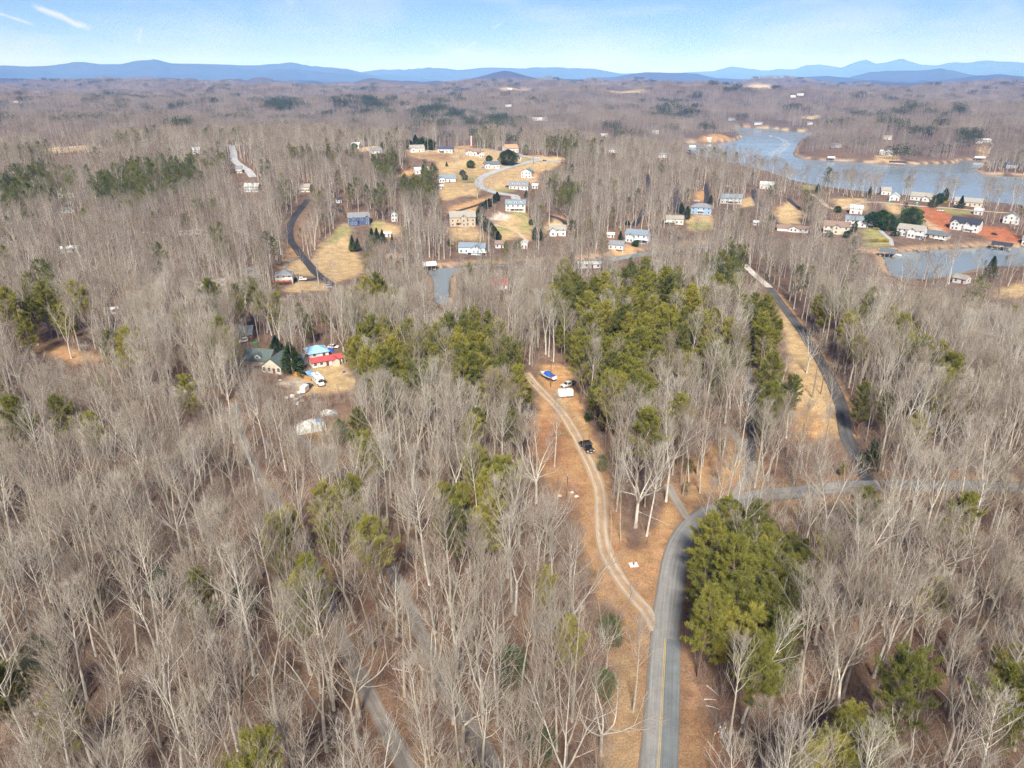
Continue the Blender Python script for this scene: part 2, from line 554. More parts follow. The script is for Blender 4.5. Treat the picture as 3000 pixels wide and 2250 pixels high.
# (colour, outline, soft edge in metres, open to the sky)
ZONES = [
    ('orange', F([(1168, 845), (1160, 900), (1148, 960), (1158, 1010), (1190, 1050), (1225, 1075), (1250, 1110), (1258, 1170), (1275, 1230), (1300, 1300),
                  (1340, 1340), (1350, 1400), (1335, 1500), (1318, 1590), (1310, 1720), (1405, 1740), (1430, 1600), (1440, 1380), (1420, 1330),
                  (1426, 1240), (1440, 1190), (1475, 1132), (1500, 1112), (1475, 1075), (1452, 1060), (1420, 1130), (1390, 1190), (1352, 1190), (1338, 1130),
                  (1320, 1050), (1300, 1000), (1290, 950), (1262, 900), (1247, 850), (1240, 800), (1200, 785), (1165, 790), (1170, 820)]), 2.0, True),
    ('tan', F([(1330, 1420), (1395, 1400), (1400, 1500), (1385, 1600), (1370, 1740), (1320, 1740), (1325, 1560)]), 3.0, False),
    ('tan', F([(1215, 860), (1245, 900), (1275, 950), (1300, 1010), (1290, 1020), (1262, 965), (1230, 905), (1190, 850)]), 2.0, False),
    ('brush', F([(1160, 900), (1215, 915), (1235, 960), (1215, 1010), (1165, 1000), (1150, 960)]), 4.0, False),
    ('brush', F([(1195, 1045), (1250, 1040), (1270, 1085), (1250, 1105), (1215, 1090)]), 3.0, False),
    ('orange', F([(1472, 1400), (1500, 1480), (1535, 1560), (1560, 1740), (1460, 1740), (1470, 1560)]), 2.5, True),
    ('tan', F([(1690, 690), (1698, 760), (1712, 800), (1720, 860), (1716, 905), (1728, 945), (1765, 950), (1808, 940), (1822, 905), (1808, 855),
               (1785, 805), (1752, 755), (1715, 705), (1680, 655)]), 2.0, True),
    ('orange', F([(1716, 880), (1720, 940), (1765, 950), (1800, 935), (1760, 890)]), 6.0, False),
    ('orange', F([(1690, 640), (1735, 700), (1790, 780), (1830, 860), (1845, 940), (1830, 940), (1812, 860), (1768, 770), (1700, 665), (1655, 612)]), 2.0, True),
    ('orange', F([(1478, 1000), (1600, 930), (1640, 1000), (1590, 1070), (1540, 1080), (1500, 1090), (1470, 1050)]), 6.0, False),
    ('orange', F([(1640, 1055), (1800, 1035), (1950, 1030), (2212, 1020), (2300, 1030), (2300, 1080), (2212, 1085), (1960, 1075), (1800, 1085), (1660, 1110)]), 6.0, False),
    ('brown', F([(480, 1100), (700, 960), (1120, 1000), (1280, 1250), (1320, 1400), (1290, 1659), (600, 1659), (420, 1400)]), 30.0, False),
    ('brown', F([(1560, 1150), (2000, 1100), (2212, 1100), (2250, 1659), (1500, 1700), (1480, 1450)]), 30.0, False),
    # left house yard
    ('tan', c1([(1130, 600), (1380, 500), (1560, 480), (1680, 620), (1780, 800), (1700, 900), (1400, 960), (1100, 940), (1000, 1000), (700, 800), (830, 700), (1050, 700)]), 2.5, True),
    ('brown', c1([(220, 300), (380, 210), (480, 270), (560, 330), (440, 350), (330, 330)]), 2.0, True),
    ('gravel', c1([(700, 770), (900, 740), (1140, 770), (1100, 840), (1000, 830), (940, 900), (760, 860)]), 1.5, False),
    ('tan', c1([(940, 1450), (1300, 1420), (1560, 1300), (1640, 1560), (1200, 1640)]), 5.0, False),
    ('orange', crop([(230, 900), (420, 930), (620, 970), (640, 1010), (480, 1030), (250, 950)], 0, 600, 2.212), 4.0, True),
    # meadow of the blue house
    ('tan', c4([(640, 760), (720, 690), (860, 560), (910, 450), (1000, 420), (1060, 440), (1100, 520), (1090, 600), (1080, 760), (1200, 810), (1280, 1000), (1180, 1120), (1000, 1150), (900, 1200),
                (850, 1200), (700, 1060), (600, 930), (590, 880)]), 2.0, True),
    ('green', c4([(740, 700), (880, 560), (920, 450), (1080, 450), (1110, 520), (1000, 590), (860, 680)]), 3.0, False),
    ('tan', c4([(1360, 390), (1500, 400), (1760, 480), (1720, 560), (1600, 600), (1380, 510)]), 3.0, True),
    ('green', c4([(1350, 380), (1480, 400), (1520, 480), (1380, 500)]), 4.0, False),
    ('tan', c4([(230, 1010), (440, 850), (520, 940), (600, 1040), (620, 1100), (380, 1090)]), 2.0, True),
    ('tan', c4([(340, 1170), (620, 1165), (780, 1200), (800, 1290), (640, 1290), (500, 1310), (180, 1310), (300, 1230)]), 2.0, True),
    ('orange', c4([(120, 1040), (240, 850), (320, 690), (420, 830), (300, 900), (210, 1010)]), 2.0, True),
    ('brown', c4([(300, 600), (420, 330), (900, 420), (860, 540), (640, 740), (520, 760), (420, 700)]), 6.0, False),
    # hill with the cream house
    ('orange', c5([(150, 420), (400, 335), (760, 240), (840, 250), (800, 280), (560, 370), (540, 450), (400, 460), (250, 440), (160, 530)]), 2.0, True),
    ('tan', c5([(740, 620), (900, 590), (1000, 480), (1190, 470), (1250, 620), (1290, 700), (1270, 860), (1210, 860), (1140, 800), (860, 870), (830, 800), (800, 680)]), 2.5, True),
    ('green', c5([(800, 640), (960, 660), (1040, 720), (1000, 740), (830, 740)]), 2.0, False),
    ('green', c5([(1000, 480), (1190, 470), (1240, 620), (1280, 700), (1160, 740), (1080, 640), (1180, 600)]), 5.0, False),
    ('concrete', c5([(680, 575), (760, 500), (840, 470), (1000, 510), (940, 580), (820, 590)]), 1.5, True),
    ('tan', c5([(180, 690), (500, 650), (640, 780), (640, 850), (200, 850)]), 4.0, False),
    ('straw', c5([(1430, 720), (1590, 560), (1700, 600), (1720, 650), (1560, 690), (1440, 740)]), 2.0, True),
    ('orange', c5([(1540, 515), (1700, 515), (1760, 580), (1690, 560)]), 2.0, False),
    ('sand', c5([(60, 1220), (220, 1190), (560, 1150), (560, 1165), (220, 1215), (60, 1232)]), 1.0, True),
    ('green', c5([(780, 150), (1000, 160), (1040, 200), (800, 190)]), 2.0, True),
    # subdivision on the hill
    ('tan', c3([(560, 215), (620, 200), (880, 195), (1060, 185), (1400, 200), (1560, 225), (1800, 262), (2180, 325), (2150, 375), (2090, 420), (1960, 450), (1940, 540), (1640, 600), (1500, 655), (1330, 620), (1300, 540),
                (1100, 540), (1090, 480), (930, 480), (900, 400), (880, 330), (700, 300), (600, 270)]), 3.0, True),
    ('tan', c3([(930, 560), (1090, 545), (1300, 560), (1340, 610), (1320, 690), (1150, 690), (1000, 740), (930, 720), (915, 640)]), 3.0, True),
    ('straw', c3([(60, 195), (200, 170), (320, 165), (320, 200), (230, 210), (100, 235)]), 3.0, True),
    ('orange', c3([(490, 440), (660, 410), (660, 470), (500, 500)]), 3.0, True),
    ('orange', c3([(1060, 170), (1240, 165), (1260, 190), (1060, 192)]), 3.0, True),
    ('orange', c3([(1880, 268), (2000, 270), (2180, 322), (2170, 332), (2000, 292), (1900, 282)]), 3.0, True),
    ('brown', c3([(560, 220), (700, 250), (1000, 240), (1180, 300), (1000, 330), (760, 300), (600, 280)]), 8.0, False),
    ('straw', c3([(990, 285), (1060, 270), (1140, 285), (1080, 305)]), 3.0, False),
    ('straw', c3([(1010, 390), (1080, 345), (1250, 318), (1280, 330), (1180, 365), (1040, 400)]), 3.0, False),
    ('green', c3([(1110, 500), (1330, 500), (1330, 545), (1130, 540)]), 3.0, False),
    ('green', c3([(1820, 290), (1960, 300), (1900, 330), (1750, 350)]), 3.0, False),
    ('green', c3([(1500, 620), (1700, 625), (1690, 650), (1500, 655)]), 3.0, False),
    ('clay', c3([(1880, 430), (1960, 430), (1940, 455), (1880, 455)]), 2.0, False),
    # middle right
    ('tan', c6([(590, 290), (640, 255), (780, 258), (780, 350), (610, 362)]), 2.0, True),
    ('green', c6([(605, 308), (740, 303), (775, 355), (615, 360)]), 2.0, False),
    ('orange', c6([(60, 490), (160, 450), (260, 500), (220, 545), (100, 560)]), 2.0, True),
    ('orange', c6([(650, 100), (720, 90), (722, 170), (640, 165)]), 2.0, True),
    ('tan', c6([(970, 150), (1040, 130), (1060, 190), (960, 210)]), 3.0, True),
    ('orange', c6([(1180, 230), (1290, 170), (1330, 210), (1320, 250), (1225, 300)]), 3.0, True),
    ('brown', c6([(160, 260), (320, 220), (330, 360), (60, 460), (20, 420)]), 6.0, False),
    # lake shore
    ('tan', c7([(20, 210), (95, 150), (160, 220), (140, 268), (50, 268)]), 3.0, True),
    ('tan', c7([(300, 140), (480, 140), (480, 200), (340, 190)]), 3.0, True),
    ('green', c7([(150, 70), (220, 75), (220, 95), (160, 95)]), 3.0, True),
    ('clay', c7([(730, 178), (840, 195), (900, 215), (925, 250), (890, 310), (840, 290), (760, 240)]), 2.0, True),
    ('sand', c7([(740, 215), (800, 260), (870, 300), (860, 320), (780, 290), (735, 240)]), 3.0, True),
    ('clay', c7([(1030, 280), (1180, 285), (1250, 340), (1250, 365), (1120, 350), (1010, 310)]), 3.0, True),
    ('green', c7([(780, 175), (930, 195), (1020, 200), (1000, 220), (900, 215)]), 3.0, True),
    ('green', c7([(460, 290), (540, 285), (590, 350), (600, 380), (460, 385)]), 3.0, True),
    ('sand', c7([(430, 402), (640, 402), (720, 396), (720, 404), (640, 411), (430, 411)]), 1.0, True),
    ('sand', c7([(1120, 376), (1270, 372), (1270, 382), (1120, 385)]), 1.0, True),
    ('tan', c7([(1130, 600), (1270, 560), (1330, 580), (1330, 640), (1130, 640)]), 3.0, True),
    ('tan', c7([(560, 165), (640, 170), (660, 220), (600, 215)]), 3.0, True),
    # far shores and clearings
    ('sand', crop([(15, 912), (170, 922), (330, 908), (385, 880), (388, 886), (332, 920), (170, 935), (20, 925)], 2000, 0, 2.212), 2.0, True),
    ('orange', crop([(150, 880), (250, 870), (320, 905), (170, 918), (80, 908)], 2000, 0, 2.212), 4.0, True),
    ('sand', crop([(1165, 1046), (1300, 1050), (1500, 1056), (1700, 1050), (1770, 1046), (1770, 1056), (1500, 1069), (1300, 1067), (1165, 1057)], 2000, 0, 2.212), 2.0, True),
    ('tan', crop([(1250, 1010), (1390, 1000), (1420, 1045), (1250, 1048)], 2000, 0, 2.212), 4.0, True),
    ('sand', crop([(800, 1022), (900, 1030), (1060, 1038), (1060, 1046), (900, 1040), (800, 1032)], 2000, 0, 2.212), 2.0, True),
    ('sand', crop([(1905, 1105), (1950, 1115), (2100, 1127), (2300, 1135), (2300, 1150), (2100, 1142), (1950, 1130)], 2000, 0, 2.212), 2.0, True),
    ('tan', crop([(1920, 940), (1960, 925), (1985, 970), (1975, 1020), (1915, 1020)], 2000, 0, 2.212), 4.0, True),
    ('straw', crop([(330, 818), (560, 826), (650, 836), (860, 846), (860, 858), (650, 848), (560, 838), (330, 829)], 2000, 0, 2.212), 2.0, True),
    ('straw', crop([(740, 760), (880, 745), (950, 752), (880, 765), (830, 775)], 2000, 0, 2.212), 6.0, True),
    ('brown', crop([(1290, 910), (1360, 905), (1355, 960), (1290, 965)], 2000, 0, 2.212), 6.0, True),
    ('straw', F([(80, 325), (190, 316), (205, 322), (100, 331)]), 6.0, True),
    ('straw', F([(1590, 186), (1640, 181), (1680, 187), (1640, 191)]), 30.0, True),
    ('straw', F([(1075, 191), (1130, 190), (1150, 194), (1090, 195)]), 30.0, True),
    ('straw', F([(1310, 195), (1380, 193), (1400, 197), (1320, 199)]), 30.0, True),
    ('straw', F([(1900, 246), (1925, 241), (1930, 247)]), 10.0, True),
    ('straw', F([(1145, 345), (1200, 338), (1230, 344), (1180, 350)]), 6.0, True),
]

ROADS = {}
# name: (centre line px, width m, surface)
ROAD_PX = {
    'paved_road': (F([(1412, 1800), (1416, 1720), (1422, 1659), (1431, 1500), (1438, 1371), (1446, 1290), (1457, 1217), (1472, 1170), (1494, 1138), (1525, 1113), (1562, 1096), (1602, 1080), (1645, 1070), (1700, 1065),
                      (1808, 1053), (1941, 1047), (2108, 1050), (2212, 1055), (2420, 1066)]), 6.0, 'asphalt'),
    'gravel_drive': (F([(1420, 1362), (1400, 1325), (1370, 1290), (1340, 1250), (1318, 1212), (1305, 1178), (1299, 1140), (1299, 1100), (1295, 1060), (1283, 1022), (1262, 978), (1238, 930), (1210, 887), (1178, 853),
                        (1150, 824), (1136, 806)]), 3.7, 'drive'),
    'loop_lane': (F([(1500, 1134), (1484, 1116), (1472, 1097), (1456, 1072), (1442, 1045)]), 2.6, 'lane'),
    'north_lane': (F([(1578, 1090), (1598, 1055), (1615, 1025), (1622, 1000), (1610, 970), (1592, 946), (1575, 925)]), 3.2, 'lane'),
    'pine_lane': (F([(1620, 1005), (1624, 950), (1623, 900), (1621, 859), (1615, 802), (1601, 762), (1580, 725), (1565, 699), (1556, 669), (1560, 640)]), 2.6, 'lane_asphalt'),
    'east_lane': (F([(1888, 1052), (1872, 1030), (1856, 1000), (1838, 965), (1828, 940), (1822, 905), (1817, 876), (1801, 836), (1781, 796), (1758, 756), (1725, 706), (1691, 662), (1661, 621)]), 4.2, 'lane_asphalt'),
    'concrete_apron': (F([(1662, 622), (1645, 607), (1625, 590), (1608, 572)]), 4.0, 'concrete'),
    'forest_lane': (F([(505, 870), (515, 910), (530, 965), (560, 1030), (605, 1100), (645, 1165), (680, 1230), (716, 1325), (760, 1430), (810, 1525), (860, 1620), (900, 1720)]), 3.2, 'lane'),
    'forest_lane_fork': (F([(845, 1225), (870, 1280), (905, 1360), (950, 1455), (1000, 1545), (1050, 1625), (1095, 1720)]), 3.2, 'lane'),
    'yard_lane': (F([(605, 920), (650, 950), (690, 985), (740, 1030)]), 3.0, 'lane'),
    'meadow_drive': (c4([(545, 110), (440, 240), (350, 370), (300, 500), (320, 640), (400, 760), (480, 870), (560, 960), (640, 1060), (740, 1140), (850, 1215)]), 5.0, 'dark'),
    'house_drive': (c4([(690, 1130), (600, 1150), (480, 1150), (360, 1150)]), 4.4, 'dark'),
    'meadow_loop': (c4([(430, 845), (340, 880), (270, 930), (230, 1010)]), 2.4, 'lane'),
    'cottage_drive': (c4([(600, 120), (700, 160), (860, 210), (1000, 270)]), 4.0, 'dark'),
    'hill_road': (c3([(2185, 340), (2020, 322), (1960, 320), (1750, 365), (1560, 420), (1420, 470), (1345, 520), (1330, 560), (1350, 600), (1420, 630), (1500, 658), (1620, 680), (1700, 690), (1720, 730)]), 8.0, 'pale'),
    'ridge_road': (c3([(1060, 190), (1200, 200), (1400, 212), (1550, 235), (1700, 262), (1850, 290), (1980, 318)]), 6.0, 'pale'),
    'bank_drive': (c5([(860, 255), (700, 310), (560, 370), (400, 420), (280, 455), (180, 500), (150, 560)]), 3.4, 'dark'),
    'path_down_lawn': (c5([(730, 635), (860, 660), (1000, 700), (1100, 750), (1160, 810), (1230, 870)]), 2.0, 'sandy'),
    'curved_drive': (c5([(1500, 515), (1580, 535), (1680, 570), (1740, 630)]), 3.6, 'dark'),
    'wood_drive_west': (c6([(318, -20), (325, 60), (330, 130), (300, 220), (265, 280), (232, 335)]), 4.4, 'dark'),
    'wood_drive_mid': (c6([(470, 40), (510, 90), (520, 150), (516, 240)]), 4.6, 'dark'),
    'wood_drive_east': (c6([(715, 45), (730, 110), (727, 180)]), 4.4, 'dark'),
    'shore_lane': (c6([(1055, 85), (1060, 140), (1110, 200), (1170, 260), (1205, 320)]), 4.6, 'dark'),
    'shore_lane_far': (c7([(80, 140), (120, 175), (160, 200)]), 4.0, 'dark'),
    'garden_path': (c7([(530, 285), (565, 320), (595, 345), (605, 378)]), 3.2, 'pale'),
    'lakefront_road': (c7([(180, 110), (300, 190), (470, 160), (600, 165), (740, 180), (900, 190), (1000, 200), (1200, 215)]), 4.0, 'sandy'),
    'lake_drive': (c7([(600, 235), (640, 260), (655, 290)]), 4.0, 'dark'),
    'far_road': (crop([(1480, 940), (1505, 960), (1515, 1000), (1520, 1040), (1560, 1075), (1610, 1110), (1640, 1150)], 0, 0, 2.212), 7.0, 'pale'),
    'far_left_road': (F([(75, 325), (120, 321), (200, 317), (240, 314)]), 7.0, 'sandy'),
    'lawn_path_far': (crop([(1985, 920), (2010, 945), (1985, 975), (1980, 1000)], 2000, 0, 2.212), 3.0, 'sandy'),
}


def smooth_open(pts, step):
    pts = np.asarray(pts, float)
    P = np.vstack([2 * pts[0] - pts[1], pts, 2 * pts[-1] - pts[-2]])
    out = []
    for i in range(1, len(P) - 2):
        p0, p1, p2, p3 = P[i - 1], P[i], P[i + 1], P[i + 2]
        n = max(2, int(np.linalg.norm(p2 - p1) / step))
        for k in range(n):
            t = k / n
            out.append(0.5 * ((2 * p1) + (-p0 + p2) * t + (2 * p0 - 5 * p1 + 4 * p2 - p3) * t * t + (-p0 + 3 * p1 - 3 * p2 + p3) * t ** 3))
    out.append(P[-2])
    return np.array(out)


for nm, (px, w, surf) in ROAD_PX.items():
    g = Gs(px)[:, :2]
    far = np.hypot(*g.mean(0))
    ROADS[nm] = (smooth_open(g, 1.2 if far < 320 else 4.0), w, surf)

# roads of one network, as thin ribbons draped on the ground
def road_grade(x, y):
    return height(x, y)


# ------------------------------------------------------------------ ground mesh
def build_ground():
    rr = [14.0]
    while rr[-1] < 45000:
        r = rr[-1]
        k = 0.0075 if r < 320 else (0.0095 if r < 1300 else 0.014)
        rr.append(r * (1 + k))
    rr = np.array(rr)
    fine = np.radians(np.linspace(-47, 47, 430))
    coarse = np.radians(np.concatenate([np.linspace(47, 313, 56)[1:-1]]))
    th = np.concatenate([fine, coarse])
    T, RR = np.meshgrid(th, rr)
    X, Y = RR * np.sin(T), RR * np.cos(T)
    Z = height(X, Y)
    nr, nth = X.shape
    V = np.stack([X, Y, Z], -1).reshape(-1, 3)
    V = np.vstack([V, [[0, 0, H1(0, 0)]]])
    i = np.arange(nr - 1)[:, None]
    j = np.arange(nth)[None, :]
    jn = (j + 1) % nth
    quads = np.stack([i * nth + j, i * nth + jn, (i + 1) * nth + jn, (i + 1) * nth + j], -1).reshape(-1, 4)[:, ::-1]
    c = len(V) - 1
    tris = np.array([(c, (k + 1) % nth, k) for k in range(nth)])
    me = np_mesh("ground", V, tris, quads, smooth=True)
    # colours of the ground cover
    x, y = V[:, 0], V[:, 1]
    r = np.hypot(x, y)
    C = np.empty((len(V), 4), np.float32)
    floor = np.array((0.20, 0.125, 0.085))
    alt = np.array((0.15, 0.10, 0.075))
    f = (0.5 + 0.6 * wav(x, y, 45, 21, 3)).clip(0, 1)[:, None]
    C[:, :3] = floor * (1 - f) + alt * f
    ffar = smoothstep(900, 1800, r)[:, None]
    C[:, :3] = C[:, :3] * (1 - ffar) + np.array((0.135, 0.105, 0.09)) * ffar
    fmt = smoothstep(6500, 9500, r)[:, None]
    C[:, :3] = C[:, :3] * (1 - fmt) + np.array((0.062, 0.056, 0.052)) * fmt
    s = lake_sd(x, y)
    shore = (smoothstep(-7, -2.5, s) * (s < 1))[:, None]
    C[:, :3] = C[:, :3] * (1 - shore) + np.array(COL['sand']) * 0.8 * shore
    C[s > 0.5, :3] = (0.10, 0.08, 0.05)
    jx = x + 1.6 * wav(x, y, 9, 31, 2)
    jy = y + 1.6 * wav(x, y, 9, 32, 2)
    for cname, px, soft, opn in ZONES:
        W = Gs(px)[:, :2]
        lo, hi = W.min(0) - soft, W.max(0) + soft
        m = (jx > lo[0]) & (jx < hi[0]) & (jy > lo[1]) & (jy < hi[1])
        if not m.any():
            continue
        d = poly_sdf(jx[m], jy[m], W)
        k = smoothstep(-soft, soft, d)[:, None] * (1.0 if cname != 'brown' else 0.75)
        C[m, :3] = C[m, :3] * (1 - k) + np.array(COL[cname]) * k
    for nm, (pl, w, surf) in ROADS.items():
        if surf in ('asphalt', 'lane', 'drive'):
            lo, hi = pl.min(0) - 9, pl.max(0) + 9
            m = (x > lo[0]) & (x < hi[0]) & (y > lo[1]) & (y < hi[1])
            d = line_dist(jx[m], jy[m], pl[::3])
            k = (1 - smoothstep(w * 0.5, w * 0.5 + 2.2, d))[:, None] * 0.55
            C[m, :3] = C[m, :3] * (1 - k) + np.array((0.30, 0.17, 0.09)) * k
    C[:, 3] = 1
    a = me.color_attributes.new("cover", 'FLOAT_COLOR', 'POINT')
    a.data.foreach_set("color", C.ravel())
    m, nt, b = nodes_of("ground_cover")
    N, Lk = nt.nodes, nt.links
    at = N.new("ShaderNodeAttribute")
    at.attribute_name = "cover"
    tcn = N.new("ShaderNodeTexCoord")
    b.inputs["Roughness"].default_value = 0.95
    b.inputs["Specular IOR Level"].default_value = 0.1

    def noise(scale, detail, rough=0.6):
        n = N.new("ShaderNodeTexNoise")
        n.inputs["Scale"].default_value = scale
        n.inputs["Detail"].default_value = detail
        n.inputs["Roughness"].default_value = rough
        Lk.new(tcn.outputs["Object"], n.inputs["Vector"])
        return n
    leaf, patch, big = noise(3.2, 3, 0.75), noise(0.22, 6, 0.7), noise(0.012, 6, 0.65)

    def rmap(src, a0, a1, b0, b1):
        n = N.new("ShaderNodeMapRange")
        for k, v in zip(("From Min", "From Max", "To Min", "To Max"), (a0, a1, b0, b1)):
            n.inputs[k].default_value = v
        Lk.new(src, n.inputs["Value"])
        return n.outputs["Result"]

    def mul(p, q):
        n = N.new("ShaderNodeMath")
        n.operation = 'MULTIPLY'
        Lk.new(p, n.inputs[0])
        Lk.new(q, n.inputs[1])
        return n.outputs[0]
    v = mul(mul(rmap(leaf.outputs["Fac"], 0.3, 0.7, 0.55, 1.45), rmap(patch.outputs["Fac"], 0.3, 0.7, 0.68, 1.3)), rmap(big.outputs["Fac"], 0.3, 0.7, 0.8, 1.2))
    sc = N.new("ShaderNodeVectorMath")
    sc.operation = 'SCALE'
    Lk.new(at.outputs["Color"], sc.inputs[0])
    Lk.new(v, sc.inputs["Scale"])
    hs = N.new("ShaderNodeHueSaturation")
    Lk.new(sc.outputs["Vector"], hs.inputs["Color"])
    Lk.new(rmap(patch.outputs["Color"], 0.3, 0.7, 0.485, 0.515), hs.inputs["Hue"])
    Lk.new(rmap(leaf.outputs["Color"], 0.3, 0.7, 0.75, 1.1), hs.inputs["Saturation"])
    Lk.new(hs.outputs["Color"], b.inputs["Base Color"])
    bp = N.new("ShaderNodeBump")
    bp.inputs["Strength"].default_value = 0.6
    bp.inputs["Distance"].default_value = 0.25
    Lk.new(leaf.outputs["Fac"], bp.inputs["Height"])
    Lk.new(bp.outputs["Normal"], b.inputs["Normal"])
    me.materials.append(m)
    return link("ground", me, kind="structure")


build_ground()


# ------------------------------------------------------------------ water
def build_water():
    m, nt, b = nodes_of("lake_water")
    N, Lk = nt.nodes, nt.links
    b.inputs["Base Color"].default_value = (0.20, 0.24, 0.26, 1)
    b.inputs["Roughness"].default_value = 0.12
    b.inputs["IOR"].default_value = 1.33
    tcn = N.new("ShaderNodeTexCoord")
    mpn = N.new("ShaderNodeMapping")
    mpn.inputs["Scale"].default_value = (0.35, 0.9, 1)
    mpn.inputs["Rotation"].default_value = (0, 0, 0.3)
    Lk.new(tcn.outputs["Object"], mpn.inputs["Vector"])
    n = N.new("ShaderNodeTexNoise")
    n.inputs["Scale"].default_value = 0.9
    n.inputs["Detail"].default_value = 5
    n.inputs["Roughness"].default_value = 0.6
    Lk.new(mpn.outputs["Vector"], n.inputs["Vector"])
    n2 = N.new("ShaderNodeTexNoise")
    n2.inputs["Scale"].default_value = 0.012
    n2.inputs["Detail"].default_value = 4
    Lk.new(mpn.outputs["Vector"], n2.inputs["Vector"])
    mr = N.new("ShaderNodeMapRange")
    mr.inputs["From Min"].default_value = 0.35
    mr.inputs["From Max"].default_value = 0.65
    mr.inputs["To Min"].default_value = 0.08
    mr.inputs["To Max"].default_value = 0.3
    Lk.new(n2.outputs["Fac"], mr.inputs["Value"])
    Lk.new(mr.outputs["Result"], b.inputs["Roughness"])
    bp = N.new("ShaderNodeBump")
    bp.inputs["Strength"].default_value = 0.12
    bp.inputs["Distance"].default_value = 0.3
    Lk.new(n.outputs["Fac"], bp.inputs["Height"])
    Lk.new(bp.outputs["Normal"], b.inputs["Normal"])
    o = link_mesh("lake_water", [(-250, 320, LAKE_Z), (2290, 320, LAKE_Z), (2290, 2480, LAKE_Z), (-250, 2480, LAKE_Z)], [(0, 1, 2, 3)], m)
    o["kind"] = "structure"


build_water()


# ------------------------------------------------------------------ roads and lanes
def road_mat(name, base, edge, speck=0.25, tracks=None, track_amt=0.0, crack=0.0):
    m, nt, b = nodes_of(name)
    N, Lk = nt.nodes, nt.links
    b.inputs["Roughness"].default_value = 0.9
    b.inputs["Specular IOR Level"].default_value = 0.15
    tcn = N.new("ShaderNodeTexCoord")
    uv = N.new("ShaderNodeUVMap")
    uv.uv_map = "UVMap"
    sx = N.new("ShaderNodeSeparateXYZ")
    Lk.new(uv.outputs["UV"], sx.inputs["Vector"])

    def noise(scale, detail, rough=0.6, vec=None):
        n = N.new("ShaderNodeTexNoise")
        n.inputs["Scale"].default_value = scale
        n.inputs["Detail"].default_value = detail
        n.inputs["Roughness"].default_value = rough
        Lk.new(vec or tcn.outputs["Object"], n.inputs["Vector"])
        return n

    def M(op, a, bb=None, clamp=False):
        n = N.new("ShaderNodeMath")
        n.operation = op
        n.use_clamp = clamp
        for i, v in enumerate((a, bb)):
            if v is None:
                continue
            if isinstance(v, (int, float)):
                n.inputs[i].default_value = v
            else:
                Lk.new(v, n.inputs[i])
        return n.outputs[0]
    big, fine = noise(0.35, 5, 0.65), noise(5.0, 3, 0.8)
    # distance from the middle, 0..1, broken up
    dm = M('ABSOLUTE', M('MULTIPLY', M('SUBTRACT', sx.outputs["X"], 0.5), 2.0))
    dmn = M('ADD', dm, M('MULTIPLY', M('SUBTRACT', big.outputs["Fac"], 0.5), 0.5))
    e = M('MULTIPLY', M('SUBTRACT', dmn, 0.72), 3.5, True)
    mix = N.new("ShaderNodeMix")
    mix.data_type = 'RGBA'
    mix.inputs["A"].default_value = (*base, 1)
    mix.inputs["B"].default_value = (*edge, 1)
    Lk.new(e, mix.inputs["Factor"])
    col = mix.outputs["Result"]
    if tracks:
        tk = M('SUBTRACT', 1.0, M('MULTIPLY', M('ABSOLUTE', M('SUBTRACT', dmn, tracks[0])), 1.0 / tracks[1]), True)
        # strip between and outside the wheel tracks
        mx = N.new("ShaderNodeMix")
        mx.data_type = 'RGBA'
        mx.inputs["B"].default_value = (*tracks[2], 1)
        Lk.new(M('MULTIPLY', M('SUBTRACT', 1.0, tk), track_amt), mx.inputs["Factor"])
        Lk.new(col, mx.inputs["A"])
        col = mx.outputs["Result"]
    v = M('MULTIPLY', M('ADD', M('MULTIPLY', M('SUBTRACT', fine.outputs["Fac"], 0.5), speck * 3), 1.0),
          M('ADD', M('MULTIPLY', M('SUBTRACT', big.outputs["Fac"], 0.5), 0.7), 1.0))
    # long streaks worn along the road
    cmb = N.new("ShaderNodeCombineXYZ")
    Lk.new(M('MULTIPLY', sx.outputs["X"], 14.0), cmb.inputs["X"])
    Lk.new(M('MULTIPLY', sx.outputs["Y"], 0.05), cmb.inputs["Y"])
    st = noise(1.0, 3, 0.5, cmb.outputs["Vector"])
    v = M('MULTIPLY', v, M('ADD', M('MULTIPLY', M('SUBTRACT', st.outputs["Fac"], 0.5), 0.95), 1.0))
    sc = N.new("ShaderNodeVectorMath")
    sc.operation = 'SCALE'
    Lk.new(col, sc.inputs[0])
    Lk.new(v, sc.inputs["Scale"])
    Lk.new(sc.outputs["Vector"], b.inputs["Base Color"])
    return m


